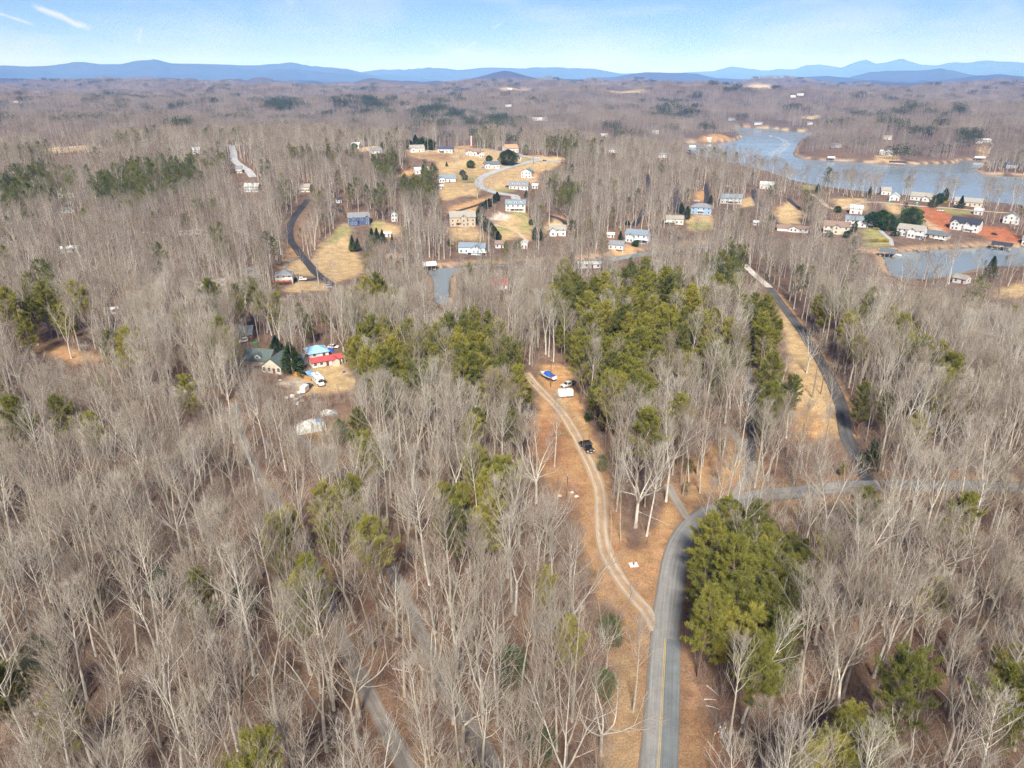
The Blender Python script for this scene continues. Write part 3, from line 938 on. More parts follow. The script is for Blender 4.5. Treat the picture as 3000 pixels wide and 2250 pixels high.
RM = {
    'asphalt': road_mat("worn_asphalt", (0.27, 0.262, 0.252), (0.16, 0.135, 0.11), 0.28),
    'drive': road_mat("gravel_two_track", (0.47, 0.40, 0.33), (0.40, 0.25, 0.13), 0.3, (0.52, 0.30, (0.37, 0.225, 0.11)), 0.75),
    'lane': road_mat("pale_gravel", (0.29, 0.26, 0.23), (0.25, 0.165, 0.11), 0.3, (0.5, 0.4, (0.24, 0.19, 0.15)), 0.5),
    'dark': road_mat("dark_asphalt", (0.055, 0.055, 0.062), (0.07, 0.062, 0.055), 0.2),
    'lane_asphalt': road_mat("lane_asphalt", (0.125, 0.12, 0.12), (0.17, 0.12, 0.08), 0.3, (0.5, 0.35, (0.085, 0.083, 0.085)), 0.6),
    'pale': road_mat("pale_asphalt", (0.40, 0.40, 0.41), (0.36, 0.33, 0.29), 0.15),
    'sandy': road_mat("sandy_track", (0.52, 0.40, 0.30), (0.45, 0.32, 0.20), 0.2),
    'concrete': road_mat("pale_concrete", (0.58, 0.52, 0.47), (0.5, 0.42, 0.35), 0.12),
    'patch': road_mat("blue_grey_asphalt", (0.185, 0.20, 0.205), (0.18, 0.19, 0.195), 0.25),
    'yellow': road_mat("yellow_road_paint", (0.56, 0.40, 0.12), (0.50, 0.36, 0.12), 0.12),
}


def ribbon(name, pl, w, surf, lift=None, offset=0.0, kind="structure", parent=None, ragged=0.12, cross=6):
    pl = np.asarray(pl)
    t = np.gradient(pl, axis=0)
    t /= np.linalg.norm(t, axis=1)[:, None] + 1e-9
    nrm = np.stack([t[:, 1], -t[:, 0]], -1)
    s = np.concatenate([[0], np.cumsum(np.linalg.norm(np.diff(pl, axis=0), axis=1))])
    far = np.hypot(pl[:, 0], pl[:, 1])
    if lift is None:
        lift = 0.03 + np.maximum(far - 150, 0) * 0.00045
    g = np.random.default_rng(abs(hash(name)) % 1000 if False else len(name) * 7 + int(w * 10))
    V, U = [], []
    us = np.linspace(0, 1, cross)
    ragged = ragged * (2.2 if surf in ('lane', 'drive') else 1.6)
    wob = [np.convolve(g.normal(0, 1, len(pl) + 8), np.ones(5) / 5, 'same')[4:-4] * ragged for _ in range(2)]
    for k, u in enumerate(us):
        o = (u - 0.5) * w + offset
        if k == 0:
            o = o + wob[0]
        elif k == cross - 1:
            o = o + wob[1]
        p = pl + nrm * np.broadcast_to(np.asarray(o), (len(pl),))[:, None]
        z = height(p[:, 0], p[:, 1]) + lift - (0.012 if cross > 4 and k in (0, cross - 1) else 0)
        V.append(np.column_stack([p, z]))
        U.append(np.column_stack([np.full(len(pl), u), s]))
    V = np.stack(V, 1).reshape(-1, 3)
    U = np.stack(U, 1).reshape(-1, 2)
    i = np.arange(len(pl) - 1)[:, None]
    j = np.arange(cross - 1)[None, :]
    q = np.stack([i * cross + j, i * cross + j + 1, (i + 1) * cross + j + 1, (i + 1) * cross + j], -1).reshape(-1, 4)
    me = np_mesh(name, V, None, q, (RM[surf],), smooth=True)
    uvl = me.uv_layers.new(name="UVMap")
    idx = np.empty(len(me.loops), np.int32)
    me.loops.foreach_get("vertex_index", idx)
    uvl.data.foreach_set("uv", U[idx].astype(np.float32).ravel())
    # face up
    if me.polygons[0].normal.z < 0:
        me.flip_normals()
    return link(name, me, parent, kind)


for nm, (pl, w, surf) in ROADS.items():
    up = {'gravel_drive': 0.02, 'loop_lane': 0.02, 'north_lane': 0.02, 'pine_lane': 0.012, 'east_lane': 0.02, 'concrete_apron': 0.15, 'house_drive': 0.03, 'ridge_road': 0.04}.get(nm, 0.0)
    far = np.hypot(pl[:, 0], pl[:, 1])
    ribbon(nm, pl, w, surf, lift=(0.03 if nm == 'paved_road' else 0.034) + up + np.maximum(far - 150, 0) * 0.00045 - (0.03 if nm in ('gravel_drive', 'loop_lane', 'north_lane', 'east_lane') else 0),
           ragged=0.16 if surf in ('drive', 'lane', 'sandy') else 0.07)

# painted lines and the darker right-hand strip of the paved road, nearer than the junction
_pl = ROADS['paved_road'][0]
_near = _pl[:, 1] < G(*F([(1438, 1371)])[0])[1]
_pn = _pl[_near]
_road = bpy.data.objects['paved_road']
ribbon("road_patch", _pn, 2.75, 'patch', lift=0.034, offset=1.55, parent=_road, kind=None, ragged=0.05, cross=4)
for off in (-0.14, 0.14):
    ribbon("yellow_line", _pn, 0.10, 'yellow', lift=0.040, offset=off, parent=_road, kind=None, ragged=0.012, cross=2)

# ------------------------------------------------------------------ tree generators
def unit(v):
    return v / (math.sqrt(v[0] * v[0] + v[1] * v[1] + v[2] * v[2]) + 1e-9)


def cross3(a, b):
    return np.array((a[1] * b[2] - a[2] * b[1], a[2] * b[0] - a[0] * b[2], a[0] * b[1] - a[1] * b[0]))


class TM:
    """collects tubes and blades into arrays"""

    def __init__(self):
        self.V, self.T, self.Q, self.n = [], [], [], 0
        self.sp = []

    def tube(self, pts, rad, k=4):
        pts = np.asarray(pts, float)
        m = len(pts)
        t = np.empty_like(pts)
        t[1:-1] = pts[2:] - pts[:-2]
        t[0], t[-1] = pts[1] - pts[0], pts[-1] - pts[-2]
        t /= np.sqrt((t * t).sum(1))[:, None] + 1e-9
        # axis order of a cross product with z or x
        if abs(t[0][2]) < 0.8:
            a = np.stack([t[:, 1], -t[:, 0], np.zeros(m)], 1)
        else:
            a = np.stack([np.zeros(m), t[:, 2], -t[:, 1]], 1)
        a /= np.sqrt((a * a).sum(1))[:, None] + 1e-9
        b = np.stack([t[:, 1] * a[:, 2] - t[:, 2] * a[:, 1], t[:, 2] * a[:, 0] - t[:, 0] * a[:, 2], t[:, 0] * a[:, 1] - t[:, 1] * a[:, 0]], 1)
        ang = np.arange(k) * 2 * math.pi / k
        ring = a[:, None, :] * np.cos(ang)[None, :, None] + b[:, None, :] * np.sin(ang)[None, :, None]
        V = pts[:, None, :] + ring * np.asarray(rad, float)[:, None, None]
        i = np.arange(m - 1)[:, None]
        j = np.arange(k)[None, :]
        q = np.stack([i * k + j, i * k + (j + 1) % k, (i + 1) * k + (j + 1) % k, (i + 1) * k + j], -1).reshape(-1, 4) + self.n
        self.V.append(V.reshape(-1, 3))
        self.Q.append(q)
        self.n += m * k

    def spike(self, p, q, r):
        """thin three-sided twig"""
        self.sp.append((*p, *q, r))

    def flush(self):
        if not self.sp:
            return
        A = np.array(self.sp)
        self.sp = []
        p, q, r = A[:, :3], A[:, 3:6], A[:, 6:7]
        d = q - p
        d /= np.linalg.norm(d, axis=1)[:, None] + 1e-9
        ref = np.where(np.abs(d[:, 2:3]) < 0.8, np.array([[0, 0, 1.0]]), np.array([[1.0, 0, 0]]))
        a = np.cross(d, ref)
        a /= np.linalg.norm(a, axis=1)[:, None]
        b = np.cross(d, a) * r
        a = a * r
        V = np.stack([p + a, p - 0.5 * a + 0.87 * b, p - 0.5 * a - 0.87 * b, q], 1)
        n = self.n + 4 * np.arange(len(A))[:, None, None]
        self.V.append(V.reshape(-1, 3))
        self.T.append((n + np.array([[0, 1, 3], [1, 2, 3], [2, 0, 3]])[None]).reshape(-1, 3))
        self.n += 4 * len(A)

    def blades(self, P, D, L, W, g):
        """narrow triangles: base P, direction D, length L, width W (arrays)"""
        m = len(P)
        rv = np.array([0, 0, 1.0]) + g.normal(0, 0.55, (m, 3))      # blades lie mostly face up
        s = np.cross(D, rv)
        s /= np.linalg.norm(s, axis=1)[:, None] + 1e-9
        V = np.empty((m, 3, 3))
        V[:, 0] = P - s * (W * 0.5)[:, None]
        V[:, 1] = P + s * (W * 0.5)[:, None]
        V[:, 2] = P + D * L[:, None]
        self.V.append(V.reshape(-1, 3))
        self.T.append(np.arange(m * 3).reshape(-1, 3) + self.n)
        self.n += m * 3

    def mesh(self, name, material, smooth=False):
        self.flush()
        V = np.concatenate(self.V)
        T = np.concatenate(self.T) if self.T else None
        Q = np.concatenate(self.Q) if self.Q else None
        return np_mesh(name, V, T, Q, (material,), smooth=smooth)

    def tris(self):
        return sum(len(t) for t in self.T) + 2 * sum(len(q) for q in self.Q)


def bend(p, d, L, n, g, wob, up):
    pts = [p]
    for i in range(n):
        d = unit(d + g.normal(0, wob, 3) + np.array([0, 0, up]))
        p = p + d * (L / n)
        pts.append(p)
    return np.array(pts), d


def lerp_at(pts, t):
    f = t * (len(pts) - 1)
    i = min(int(f), len(pts) - 2)
    return pts[i] + (pts[i + 1] - pts[i]) * (f - i), unit(pts[i + 1] - pts[i])


def rot_off(d, ang, az, g=None):
    ref = np.array([0, 0, 1.0]) if abs(d[2]) < 0.95 else np.array([1.0, 0, 0])
    a = unit(cross3(d, ref))
    b = cross3(d, a)
    return unit(d * math.cos(ang) + (a * math.cos(az) + b * math.sin(az)) * math.sin(ang))


def bare_tree(seed, H=23.0, r0=0.24, form='straight', lod=0, twig=1.0):
    """leafless broadleaf tree: returns (trunk TM, crown TM)"""
    g = np.random.default_rng(seed)
    trunk, crown = TM(), TM()
    k0, k1 = (7, 5) if lod == 0 else (4, 3)
    leaders = []
    lean = g.normal(0, 0.035, 2)
    base = np.array([0, 0, -0.4])
    d0 = unit(np.array([lean[0], lean[1], 1.0]))
    nseg = 9 if lod == 0 else 4
    if form == 'straight':
        pts, _ = bend(base, d0, H * 0.98, nseg + 3, g, 0.022, 0.03)
        rad = r0 * (1 - np.linspace(0, 1, len(pts)) ** 1.1 * 0.93)
        rad[0] *= 1.35
        trunk.tube(pts, rad, k0)
        leaders.append((pts, rad, g.uniform(0.42, 0.56)))
    else:
        fk = {'fork': g.uniform(0.28, 0.48), 'spread': g.uniform(0.24, 0.36), 'slim': 0.5, 'multi': 0.03}[form]
        pts, d = bend(base, d0, H * fk, max(3, nseg // 2), g, 0.025, 0.02)
        rad = r0 * (1 - np.linspace(0, 1, len(pts)) * 0.22)
        rad[0] *= 1.35
        trunk.tube(pts, rad, k0)
        nl = {'fork': g.integers(2, 4), 'spread': g.integers(4, 6), 'slim': 2, 'multi': g.integers(3, 5)}[form]
        az0 = g.uniform(0, 6.28)
        for i in range(nl):
            ang = {'fork': g.uniform(0.18, 0.38), 'spread': g.uniform(0.35, 0.75), 'slim': g.uniform(0.12, 0.25), 'multi': g.uniform(0.10, 0.3)}[form]
            dd = rot_off(d, ang, az0 + i * 6.28 / nl + g.normal(0, 0.3))
            L = H * (1 - fk) * g.uniform(0.82, 1.05) * (1.0 if form != 'spread' else 0.95)
            lp, _ = bend(pts[-1] - d * 0.1, dd, L, nseg, g, 0.05 if form != 'spread' else 0.1, 0.055)
            lr = rad[-1] * g.uniform(0.55, 0.72) * (1 - np.linspace(0, 1, len(lp)) ** 1.1 * 0.93)
            trunk.tube(lp, lr, k1 + (1 if lod == 0 else 0))
            leaders.append((lp, lr, 0.22 if form in ('fork', 'slim') else (0.12 if form == 'spread' else 0.38)))
    nl = len(leaders)
    n1 = int({'straight': 20, 'fork': 22, 'spread': 24, 'slim': 13, 'multi': 20}[form] / nl * (1 if lod == 0 else 0.8)) + 1
    wide = {'straight': 0.235, 'fork': 0.225, 'spread': 0.26, 'slim': 0.15, 'multi': 0.17}[form]
    tips = []
    for lp, lr, t0 in leaders:
        az = g.uniform(0, 6.28)
        for i in range(n1):
            t = t0 + (1 - t0) * ((i + g.uniform(0, 1)) / n1) ** 0.9
            if t > 0.985:
                t = 0.985
            p, d = lerp_at(lp, t)
            az += 2.4 + g.normal(0, 0.4)
            prof = math.sin(math.pi * min(1, (t - t0) / (1 - t0) * 0.75 + 0.28)) ** 0.7
            L = H * wide * prof * g.uniform(0.75, 1.3) + 0.8
            dd = rot_off(d, g.uniform(0.65, 1.0) * (1.05 - 0.4 * t), az)
            rr = max(0.026, np.interp(t, np.linspace(0, 1, len(lr)), lr) * g.uniform(0.38, 0.58))
            bp, _ = bend(p, dd, L, 5 if lod == 0 else 3, g, 0.10, 0.13)
            br = np.linspace(rr, 0.016 * twig, len(bp))
            trunk.tube(bp, br, k1 if lod == 0 else 3)
            tips.append((bp, br, L))
        tips.append((lp[-4:], lr[-4:], H * 0.16))
    n2 = 8 if lod == 0 else 5
    for bp, br, L in tips:
        az = g.uniform(0, 6.28)
        for i in range(n2):
            t = 0.22 + 0.76 * (i + g.uniform(0, 1)) / n2
            p, d = lerp_at(bp, t)
            az += 2.4 + g.normal(0, 0.5)
            l2 = L * g.uniform(0.28, 0.5) * (1.15 - 0.5 * t) + 0.35
            dd = rot_off(d, g.uniform(0.45, 0.85), az)
            dd = unit(dd + np.array([0, 0, 0.22]))
            if lod == 0:
                bp2, _ = bend(p, dd, l2, 3, g, 0.1, 0.10)
                crown.tube(bp2, np.linspace(0.021, 0.010, 4) * twig, 3)
                for j in range(4):
                    t2 = 0.2 + 0.8 * (j + g.uniform(0, 1)) / 4
                    p2, d2 = lerp_at(bp2, min(t2, 0.99))
                    q = p2 + unit(rot_off(d2, g.uniform(0.3, 0.8), g.uniform(0, 6.28)) + np.array([0, 0, 0.25])) * g.uniform(0.5, 1.35)
                    crown.spike(p2, q, 0.0100 * twig)
            else:
                crown.spike(p, p + dd * l2 * 1.05, 0.026 * twig)
                for j in range(2):
                    p2 = p + dd * l2 * g.uniform(0.25, 0.8)
                    q = p2 + unit(rot_off(dd, g.uniform(0.35, 0.85), g.uniform(0, 6.28)) + np.array([0, 0, 0.25])) * l2 * g.uniform(0.5, 0.9)
                    crown.spike(p2, q, 0.019 * twig)
    return trunk, crown


def pine_tree(seed, H=19.0, r0=0.2, lod=0, crown0=0.38, wid=0.2, dens=1.0, droop=0.0, cone=False):
    """needle tree: trunk TM, branch TM, needle TM"""
    g = np.random.default_rng(seed)
    trunk, wood, need = TM(), TM(), TM()
    d0 = unit(np.array([*g.normal(0, 0.03, 2), 1.0]))
    pts, _ = bend(np.array([0, 0, -0.4]), d0, H, 8 if lod == 0 else 4, g, 0.02, 0.03)
    trunk.tube(pts, r0 * (1 - np.linspace(0, 1, len(pts)) * 0.9), 7 if lod == 0 else 4)
    nb = int((70 if lod == 0 else 26) * dens)
    az = g.uniform(0, 6.28)
    P, D, L, W = [], [], [], []
    lop = g.uniform(0.0, 0.35)
    laz = g.uniform(0, 6.28)
    for i in range(nb):
        u = (i + g.uniform(0, 1)) / nb
        t = crown0 + (1 - crown0) * u
        p, d = lerp_at(pts, min(t, 0.995))
        az += 2.4 + g.normal(0, 0.5)
        if cone:
            prof = (1 - u) ** 0.8 + 0.07
        else:
            prof = (math.sin(math.pi * (0.18 + 0.80 * u)) ** 0.75 + 0.06) * g.uniform(0.55, 1.25)
        prof *= 1 + lop * math.cos(az - laz)
        Lb = H * wid * prof
        el = (0.15 + 0.75 * u) if not cone else 0.25 * u
        dd = unit(np.array([math.cos(az) * math.cos(el), math.sin(az) * math.cos(el), math.sin(el) - droop]))
        bp, _ = bend(p, dd, Lb, 3, g, 0.1, 0.09)
        wood.tube(bp, np.linspace(max(0.02, r0 * 0.28 * (1.1 - u)), 0.012, 4), 3)
        nt_ = max(4, int(Lb * (4.6 if lod == 0 else 1.3)))
        for k in range(nt_):
            s = 0.30 + 0.70 * (k + g.uniform(0, 1)) / nt_
            c, bd = lerp_at(bp, min(s, 0.99))
            side = rot_off(bd, g.uniform(0.2, 1.1), g.uniform(0, 6.28))
            c = c + side * g.uniform(0, 0.24) * Lb * (1.1 - s * 0.6)
            nn = 18 if lod == 0 else 7
            m = g.normal(0, 1, (nn, 3))
            m = m / np.linalg.norm(m, axis=1)[:, None] * 0.85 + side * 0.55 + np.array([0, 0, 0.5])
            m /= np.linalg.norm(m, axis=1)[:, None]
            P.append(c + g.normal(0, 0.12 if lod == 0 else 0.25, (nn, 3)))
            D.append(m)
            L.append(g.uniform(0.32, 0.72, nn) * (1 if lod == 0 else 1.8))
            W.append(g.uniform(0.05, 0.10, nn) * (1 if lod == 0 else 3.0))
    need.blades(np.concatenate(P), np.concatenate(D), np.concatenate(L), np.concatenate(W), g)
    return trunk, wood, need


def leafy_mass(seed, H=7.0, Rr=2.0, shape='cone', n=3200, blade=(0.22, 0.42), bw=0.16):
    """dense evergreen: trunk TM, foliage TM; leaves in uneven sprays out of a filled outline"""
    g = np.random.default_rng(seed)
    trunk, fol = TM(), TM()
    trunk.tube(np.array([[0, 0, -0.3], [0.02, 0, H * 0.5], [0, 0.03, H * 0.92]]), [0.13, 0.08, 0.03], 5)
    lump = g.uniform(0, 6.28, 8)
    u = g.uniform(0, 1, n) ** 0.85
    az = g.uniform(0, 6.28, n)
    if shape == 'cone':
        prof = np.minimum(1.0, (1 - u) * 1.25 + 0.03) * np.minimum(1, 0.55 + u * 3)
    elif shape == 'column':
        prof = np.minimum(1.0, (1 - u) * 2.6 + 0.05) * np.minimum(1, 0.6 + u * 3)
    else:
        prof = np.sqrt(np.maximum(0.02, 1 - (2 * u - 0.92) ** 2))
    lum = 1 + 0.16 * np.sin(3 * az + lump[0] + 5 * u) + 0.13 * np.sin(5 * az + lump[1] - 9 * u) + 0.10 * np.sin(9 * az + 17 * u + lump[2]) + 0.08 * np.sin(23 * u + 4 * az + lump[3])
    rad = Rr * prof * lum * (1 - 0.55 * g.uniform(0, 1, n) ** 2.2)
    P = np.stack([rad * np.cos(az), rad * np.sin(az), 0.15 + u * H * (0.97 + 0.05 * np.sin(3 * az + lump[4]))], -1)
    out = np.stack([np.cos(az), np.sin(az), np.full(n, 0.65)], -1)
    D = out + g.normal(0, 0.5, (n, 3))
    D /= np.linalg.norm(D, axis=1)[:, None]
    fol.blades(P, D, g.uniform(*blade, n), np.full(n, bw) * g.uniform(0.7, 1.3, n), g)
    return trunk, fol


def brush_mass(seed, H=3.2, n=16):
    """leafless thicket of thin stems"""
    g = np.random.default_rng(seed)
    t = TM()
    for i in range(n):
        a, rr = g.uniform(0, 6.28), g.uniform(0, 0.9)
        p = np.array([rr * math.cos(a), rr * math.sin(a), -0.1])
        L = H * g.uniform(0.5, 1.1)
        pts, _ = bend(p, unit(np.array([g.normal(0, 0.25), g.normal(0, 0.25), 1.0])), L, 3, g, 0.12, 0.05)
        t.tube(pts, np.linspace(0.022, 0.008, 4), 3)
        for k in range(7):
            q, d = lerp_at(pts, g.uniform(0.25, 0.98))
            t.spike(q, q + unit(rot_off(d, g.uniform(0.4, 0.9), g.uniform(0, 6.28))) * g.uniform(0.4, 1.2), 0.010)
    return t


# ------------------------------------------------------------------ tree materials
def bark_mat(name, cols, twig=False, blotch=0.35):
    m, nt, b = nodes_of(name)
    N, Lk = nt.nodes, nt.links
    b.inputs["Roughness"].default_value = 0.92
    b.inputs["Specular IOR Level"].default_value = 0.12
    oi = N.new("ShaderNodeObjectInfo")
    rp = N.new("ShaderNodeValToRGB")
    el = rp.color_ramp.elements
    while len(el) < len(cols):
        el.new(0.5)
    for i, c in enumerate(cols):
        el[i].position = i / (len(cols) - 1)
        el[i].color = (*c, 1)
    Lk.new(oi.outputs["Random"], rp.inputs["Fac"])
    tcn = N.new("ShaderNodeTexCoord")
    mpn = N.new("ShaderNodeMapping")
    mpn.inputs["Scale"].default_value = (2.5, 2.5, 0.7)
    Lk.new(tcn.outputs["Object"], mpn.inputs["Vector"])
    n = N.new("ShaderNodeTexNoise")
    n.inputs["Scale"].default_value = 1.3
    n.inputs["Detail"].default_value = 4
    n.inputs["Roughness"].default_value = 0.7
    Lk.new(mpn.outputs["Vector"], n.inputs["Vector"])
    mr = N.new("ShaderNodeMapRange")
    mr.inputs["From Min"].default_value = 0.3
    mr.inputs["From Max"].default_value = 0.7
    mr.inputs["To Min"].default_value = 1 - blotch
    mr.inputs["To Max"].default_value = 1 + blotch
    Lk.new(n.outputs["Fac"], mr.inputs["Value"])
    sc = N.new("ShaderNodeVectorMath")
    sc.operation = 'SCALE'
    Lk.new(rp.outputs["Color"], sc.inputs[0])
    Lk.new(mr.outputs["Result"], sc.inputs["Scale"])
    Lk.new(sc.outputs["Vector"], b.inputs["Base Color"])
    MATS[name] = m
    return m


def needle_mat(name, cols, var=0.35, trans=0.25):
    m, nt, b = nodes_of(name)
    N, Lk = nt.nodes, nt.links
    b.inputs["Roughness"].default_value = 0.6
    b.inputs["Specular IOR Level"].default_value = 0.2
    oi = N.new("ShaderNodeObjectInfo")
    rp = N.new("ShaderNodeValToRGB")
    el = rp.color_ramp.elements
    while len(el) < len(cols):
        el.new(0.5)
    for i, c in enumerate(cols):
        el[i].position = i / (len(cols) - 1)
        el[i].color = (*c, 1)
    tcn = N.new("ShaderNodeTexCoord")
    n = N.new("ShaderNodeTexNoise")
    n.inputs["Scale"].default_value = 0.75
    n.inputs["Detail"].default_value = 3
    Lk.new(tcn.outputs["Object"], n.inputs["Vector"])
    ad = N.new("ShaderNodeMath")
    ad.operation = 'MULTIPLY_ADD'
    ad.inputs[1].default_value = 0.55
    Lk.new(n.outputs["Fac"], ad.inputs[0])
    ml = N.new("ShaderNodeMath")
    ml.operation = 'MULTIPLY_ADD'
    ml.inputs[1].default_value = 0.75
    ml.inputs[2].default_value = -0.17
    Lk.new(oi.outputs["Random"], ml.inputs[0])
    Lk.new(ml.outputs[0], ad.inputs[2])
    Lk.new(ad.outputs[0], rp.inputs["Fac"])
    Lk.new(rp.outputs["Color"], b.inputs["Base Color"])
    if trans:
        tr = N.new("ShaderNodeBsdfTranslucent")
        Lk.new(rp.outputs["Color"], tr.inputs["Color"])
        mx = N.new("ShaderNodeMixShader")
        mx.inputs["Fac"].default_value = trans
        out = N["Material Output"]
        Lk.new(b.outputs["BSDF"], mx.inputs[1])
        Lk.new(tr.outputs["BSDF"], mx.inputs[2])
        Lk.new(mx.outputs["Shader"], out.inputs["Surface"])
    MATS[name] = m
    return m


M_BARK = bark_mat("pale_bark", [(0.24, 0.19, 0.145), (0.43, 0.38, 0.31), (0.62, 0.58, 0.51), (0.33, 0.275, 0.22), (0.50, 0.455, 0.375)])
M_TWIG = bark_mat("grey_twigs", [(0.25, 0.185, 0.145), (0.37, 0.315, 0.255), (0.46, 0.415, 0.35), (0.29, 0.235, 0.19), (0.41, 0.36, 0.285)], blotch=0.25)
M_TWIGF = bark_mat("far_grey_twigs", [(0.15, 0.108, 0.086), (0.24, 0.195, 0.158), (0.31, 0.268, 0.225), (0.18, 0.142, 0.115), (0.27, 0.228, 0.182)], blotch=0.2)
M_PBARK = bark_mat("pine_bark", [(0.19, 0.125, 0.09), (0.27, 0.20, 0.155), (0.22, 0.16, 0.12)])
M_NEEDLE = needle_mat("pine_needles", [(0.16, 0.175, 0.05), (0.26, 0.26, 0.062), (0.38, 0.355, 0.078), (0.50, 0.43, 0.095)], trans=0.4)
M_DARK = needle_mat("dark_evergreen", [(0.030, 0.065, 0.026), (0.050, 0.092, 0.032), (0.080, 0.12, 0.040)], trans=0.1)
M_HOLLY = needle_mat("holly_leaves", [(0.05, 0.10, 0.04), (0.085, 0.145, 0.05), (0.125, 0.185, 0.06)], trans=0.2)
M_NEEDLEF = needle_mat("far_pine_needles", [(0.075, 0.10, 0.035), (0.12, 0.14, 0.045), (0.18, 0.19, 0.055), (0.26, 0.25, 0.07)], trans=0.25)
M_NEEDLEB = needle_mat("block_pine_needles", [(0.040, 0.062, 0.030), (0.062, 0.085, 0.036), (0.095, 0.11, 0.042)], trans=0.1)
M_BLOCK = bark_mat("block_twigs", [(0.17, 0.135, 0.115), (0.25, 0.21, 0.185), (0.32, 0.28, 0.25), (0.20, 0.165, 0.145), (0.28, 0.24, 0.20)], blotch=0.2)
M_BRUSH = bark_mat("brush_stems", [(0.25, 0.155, 0.115), (0.34, 0.24, 0.19), (0.42, 0.33, 0.27)], blotch=0.15)
M_BEECH = needle_mat("withered_leaves", [(0.24, 0.10, 0.04), (0.34, 0.16, 0.07), (0.40, 0.22, 0.11)], trans=0.3)

# prototypes ------------------------------------------------------------
def merged(name, parts, mats):
    """several collections as one mesh, one material each"""
    V, T, Q, mt, mq, off = [], [], [], [], [], 0
    for k, p in enumerate(parts):
        p.flush()
        V += p.V
        for t in p.T:
            T.append(t + off)
            mt.append(np.full(len(t), k))
        for q in p.Q:
            Q.append(q + off)
            mq.append(np.full(len(q), k))
        off += p.n
    return np_mesh(name, np.concatenate(V), np.concatenate(T) if T else None, np.concatenate(Q) if Q else None, mats, np.concatenate(mt + mq))


BARE, BARE_FAR, BARE_ONE = [], [], []
_forms = ['straight', 'straight', 'straight', 'fork', 'fork', 'fork', 'spread', 'spread', 'slim', 'slim', 'straight', 'fork', 'multi', 'spread', 'straight', 'fork', 'slim', 'straight', 'fork']
for i, fm in enumerate(_forms):
    Hh = {'straight': 24, 'fork': 23, 'spread': 20, 'slim': 17, 'multi': 21}[fm] * (0.94 + 0.03 * (i % 5))
    r0 = {'straight': 0.27, 'fork': 0.30, 'spread': 0.34, 'slim': 0.13, 'multi': 0.32}[fm]
    tr, crn = bare_tree(100 + i, Hh, r0, fm)
    BARE.append((fm, Hh, tr.mesh("bare_trunk_%d" % i, M_BARK, True), crn.mesh("bare_crown_%d" % i, M_TWIG)))
    if i < 12:
        t2, c2 = bare_tree(100 + i, Hh, r0 * 1.15, fm, lod=1, twig=1.25)
        BARE_FAR.append(merged("bare_far_%d" % i, (t2, c2), (M_BARK, M_TWIGF)))
    BARE_ONE.append(merged("bare_one_%d" % i, (tr, crn), (M_BARK, M_TWIG)))
PINE, PINE_FAR, PINE_ONE = [], [], []
for i in range(6):
    Hh = (19, 21, 17, 20, 15, 22)[i]
    tr, wd, nd = pine_tree(300 + i, Hh, 0.2, 0, (0.40, 0.45, 0.3, 0.36, 0.22, 0.5)[i], (0.20, 0.19, 0.22, 0.21, 0.24, 0.17)[i])
    PINE.append((Hh, tr.mesh("pine_trunk_%d" % i, M_PBARK, True), wd.mesh("pine_branches_%d" % i, M_PBARK), nd.mesh("pine_needles_%d" % i, M_NEEDLE)))
    PINE_ONE.append(merged("pine_one_%d" % i, (tr, wd, nd), (M_PBARK, M_PBARK, M_NEEDLE)))
    if i < 4:
        tr, wd, nd = pine_tree(300 + i, Hh, 0.22, 1, 0.36, 0.2)
        PINE_FAR.append(merged("pine_far_%d" % i, (tr, wd, nd), (M_PBARK, M_PBARK, M_NEEDLEF)))
EVER = {}
for key, a in {'cedar': (7.0, 2.0, 'cone', 2600), 'cypress': (8.0, 1.7, 'column', 3000), 'round': (6.5, 3.6, 'round', 6500), 'magnolia': (11.0, 5.6, 'round', 16000), 'bush': (2.2, 1.5, 'round', 1200)}.items():
    tr, fo = leafy_mass(400 + len(key), a[0], a[1], a[2], a[3], (0.3, 0.6) if a[0] > 3 else (0.18, 0.3), 0.24 if a[0] > 3 else 0.14)
    EVER[key] = (a[0], tr.mesh(key + "_trunk", M_PBARK, True), fo.mesh(key + "_foliage", M_DARK if key != 'round' else M_HOLLY))
tr, fo = leafy_mass(460, 9.0, 3.0, 'round', 3200, (0.2, 0.4), 0.13)
EVER['holly'] = (9.0, tr.mesh("holly_trunk", M_PBARK, True), fo.mesh("holly_foliage", M_HOLLY))
BRUSH = [brush_mass(500 + i, 2.2 + i * 0.7, 14).mesh("brush_%d" % i, M_BRUSH) for i in range(4)]

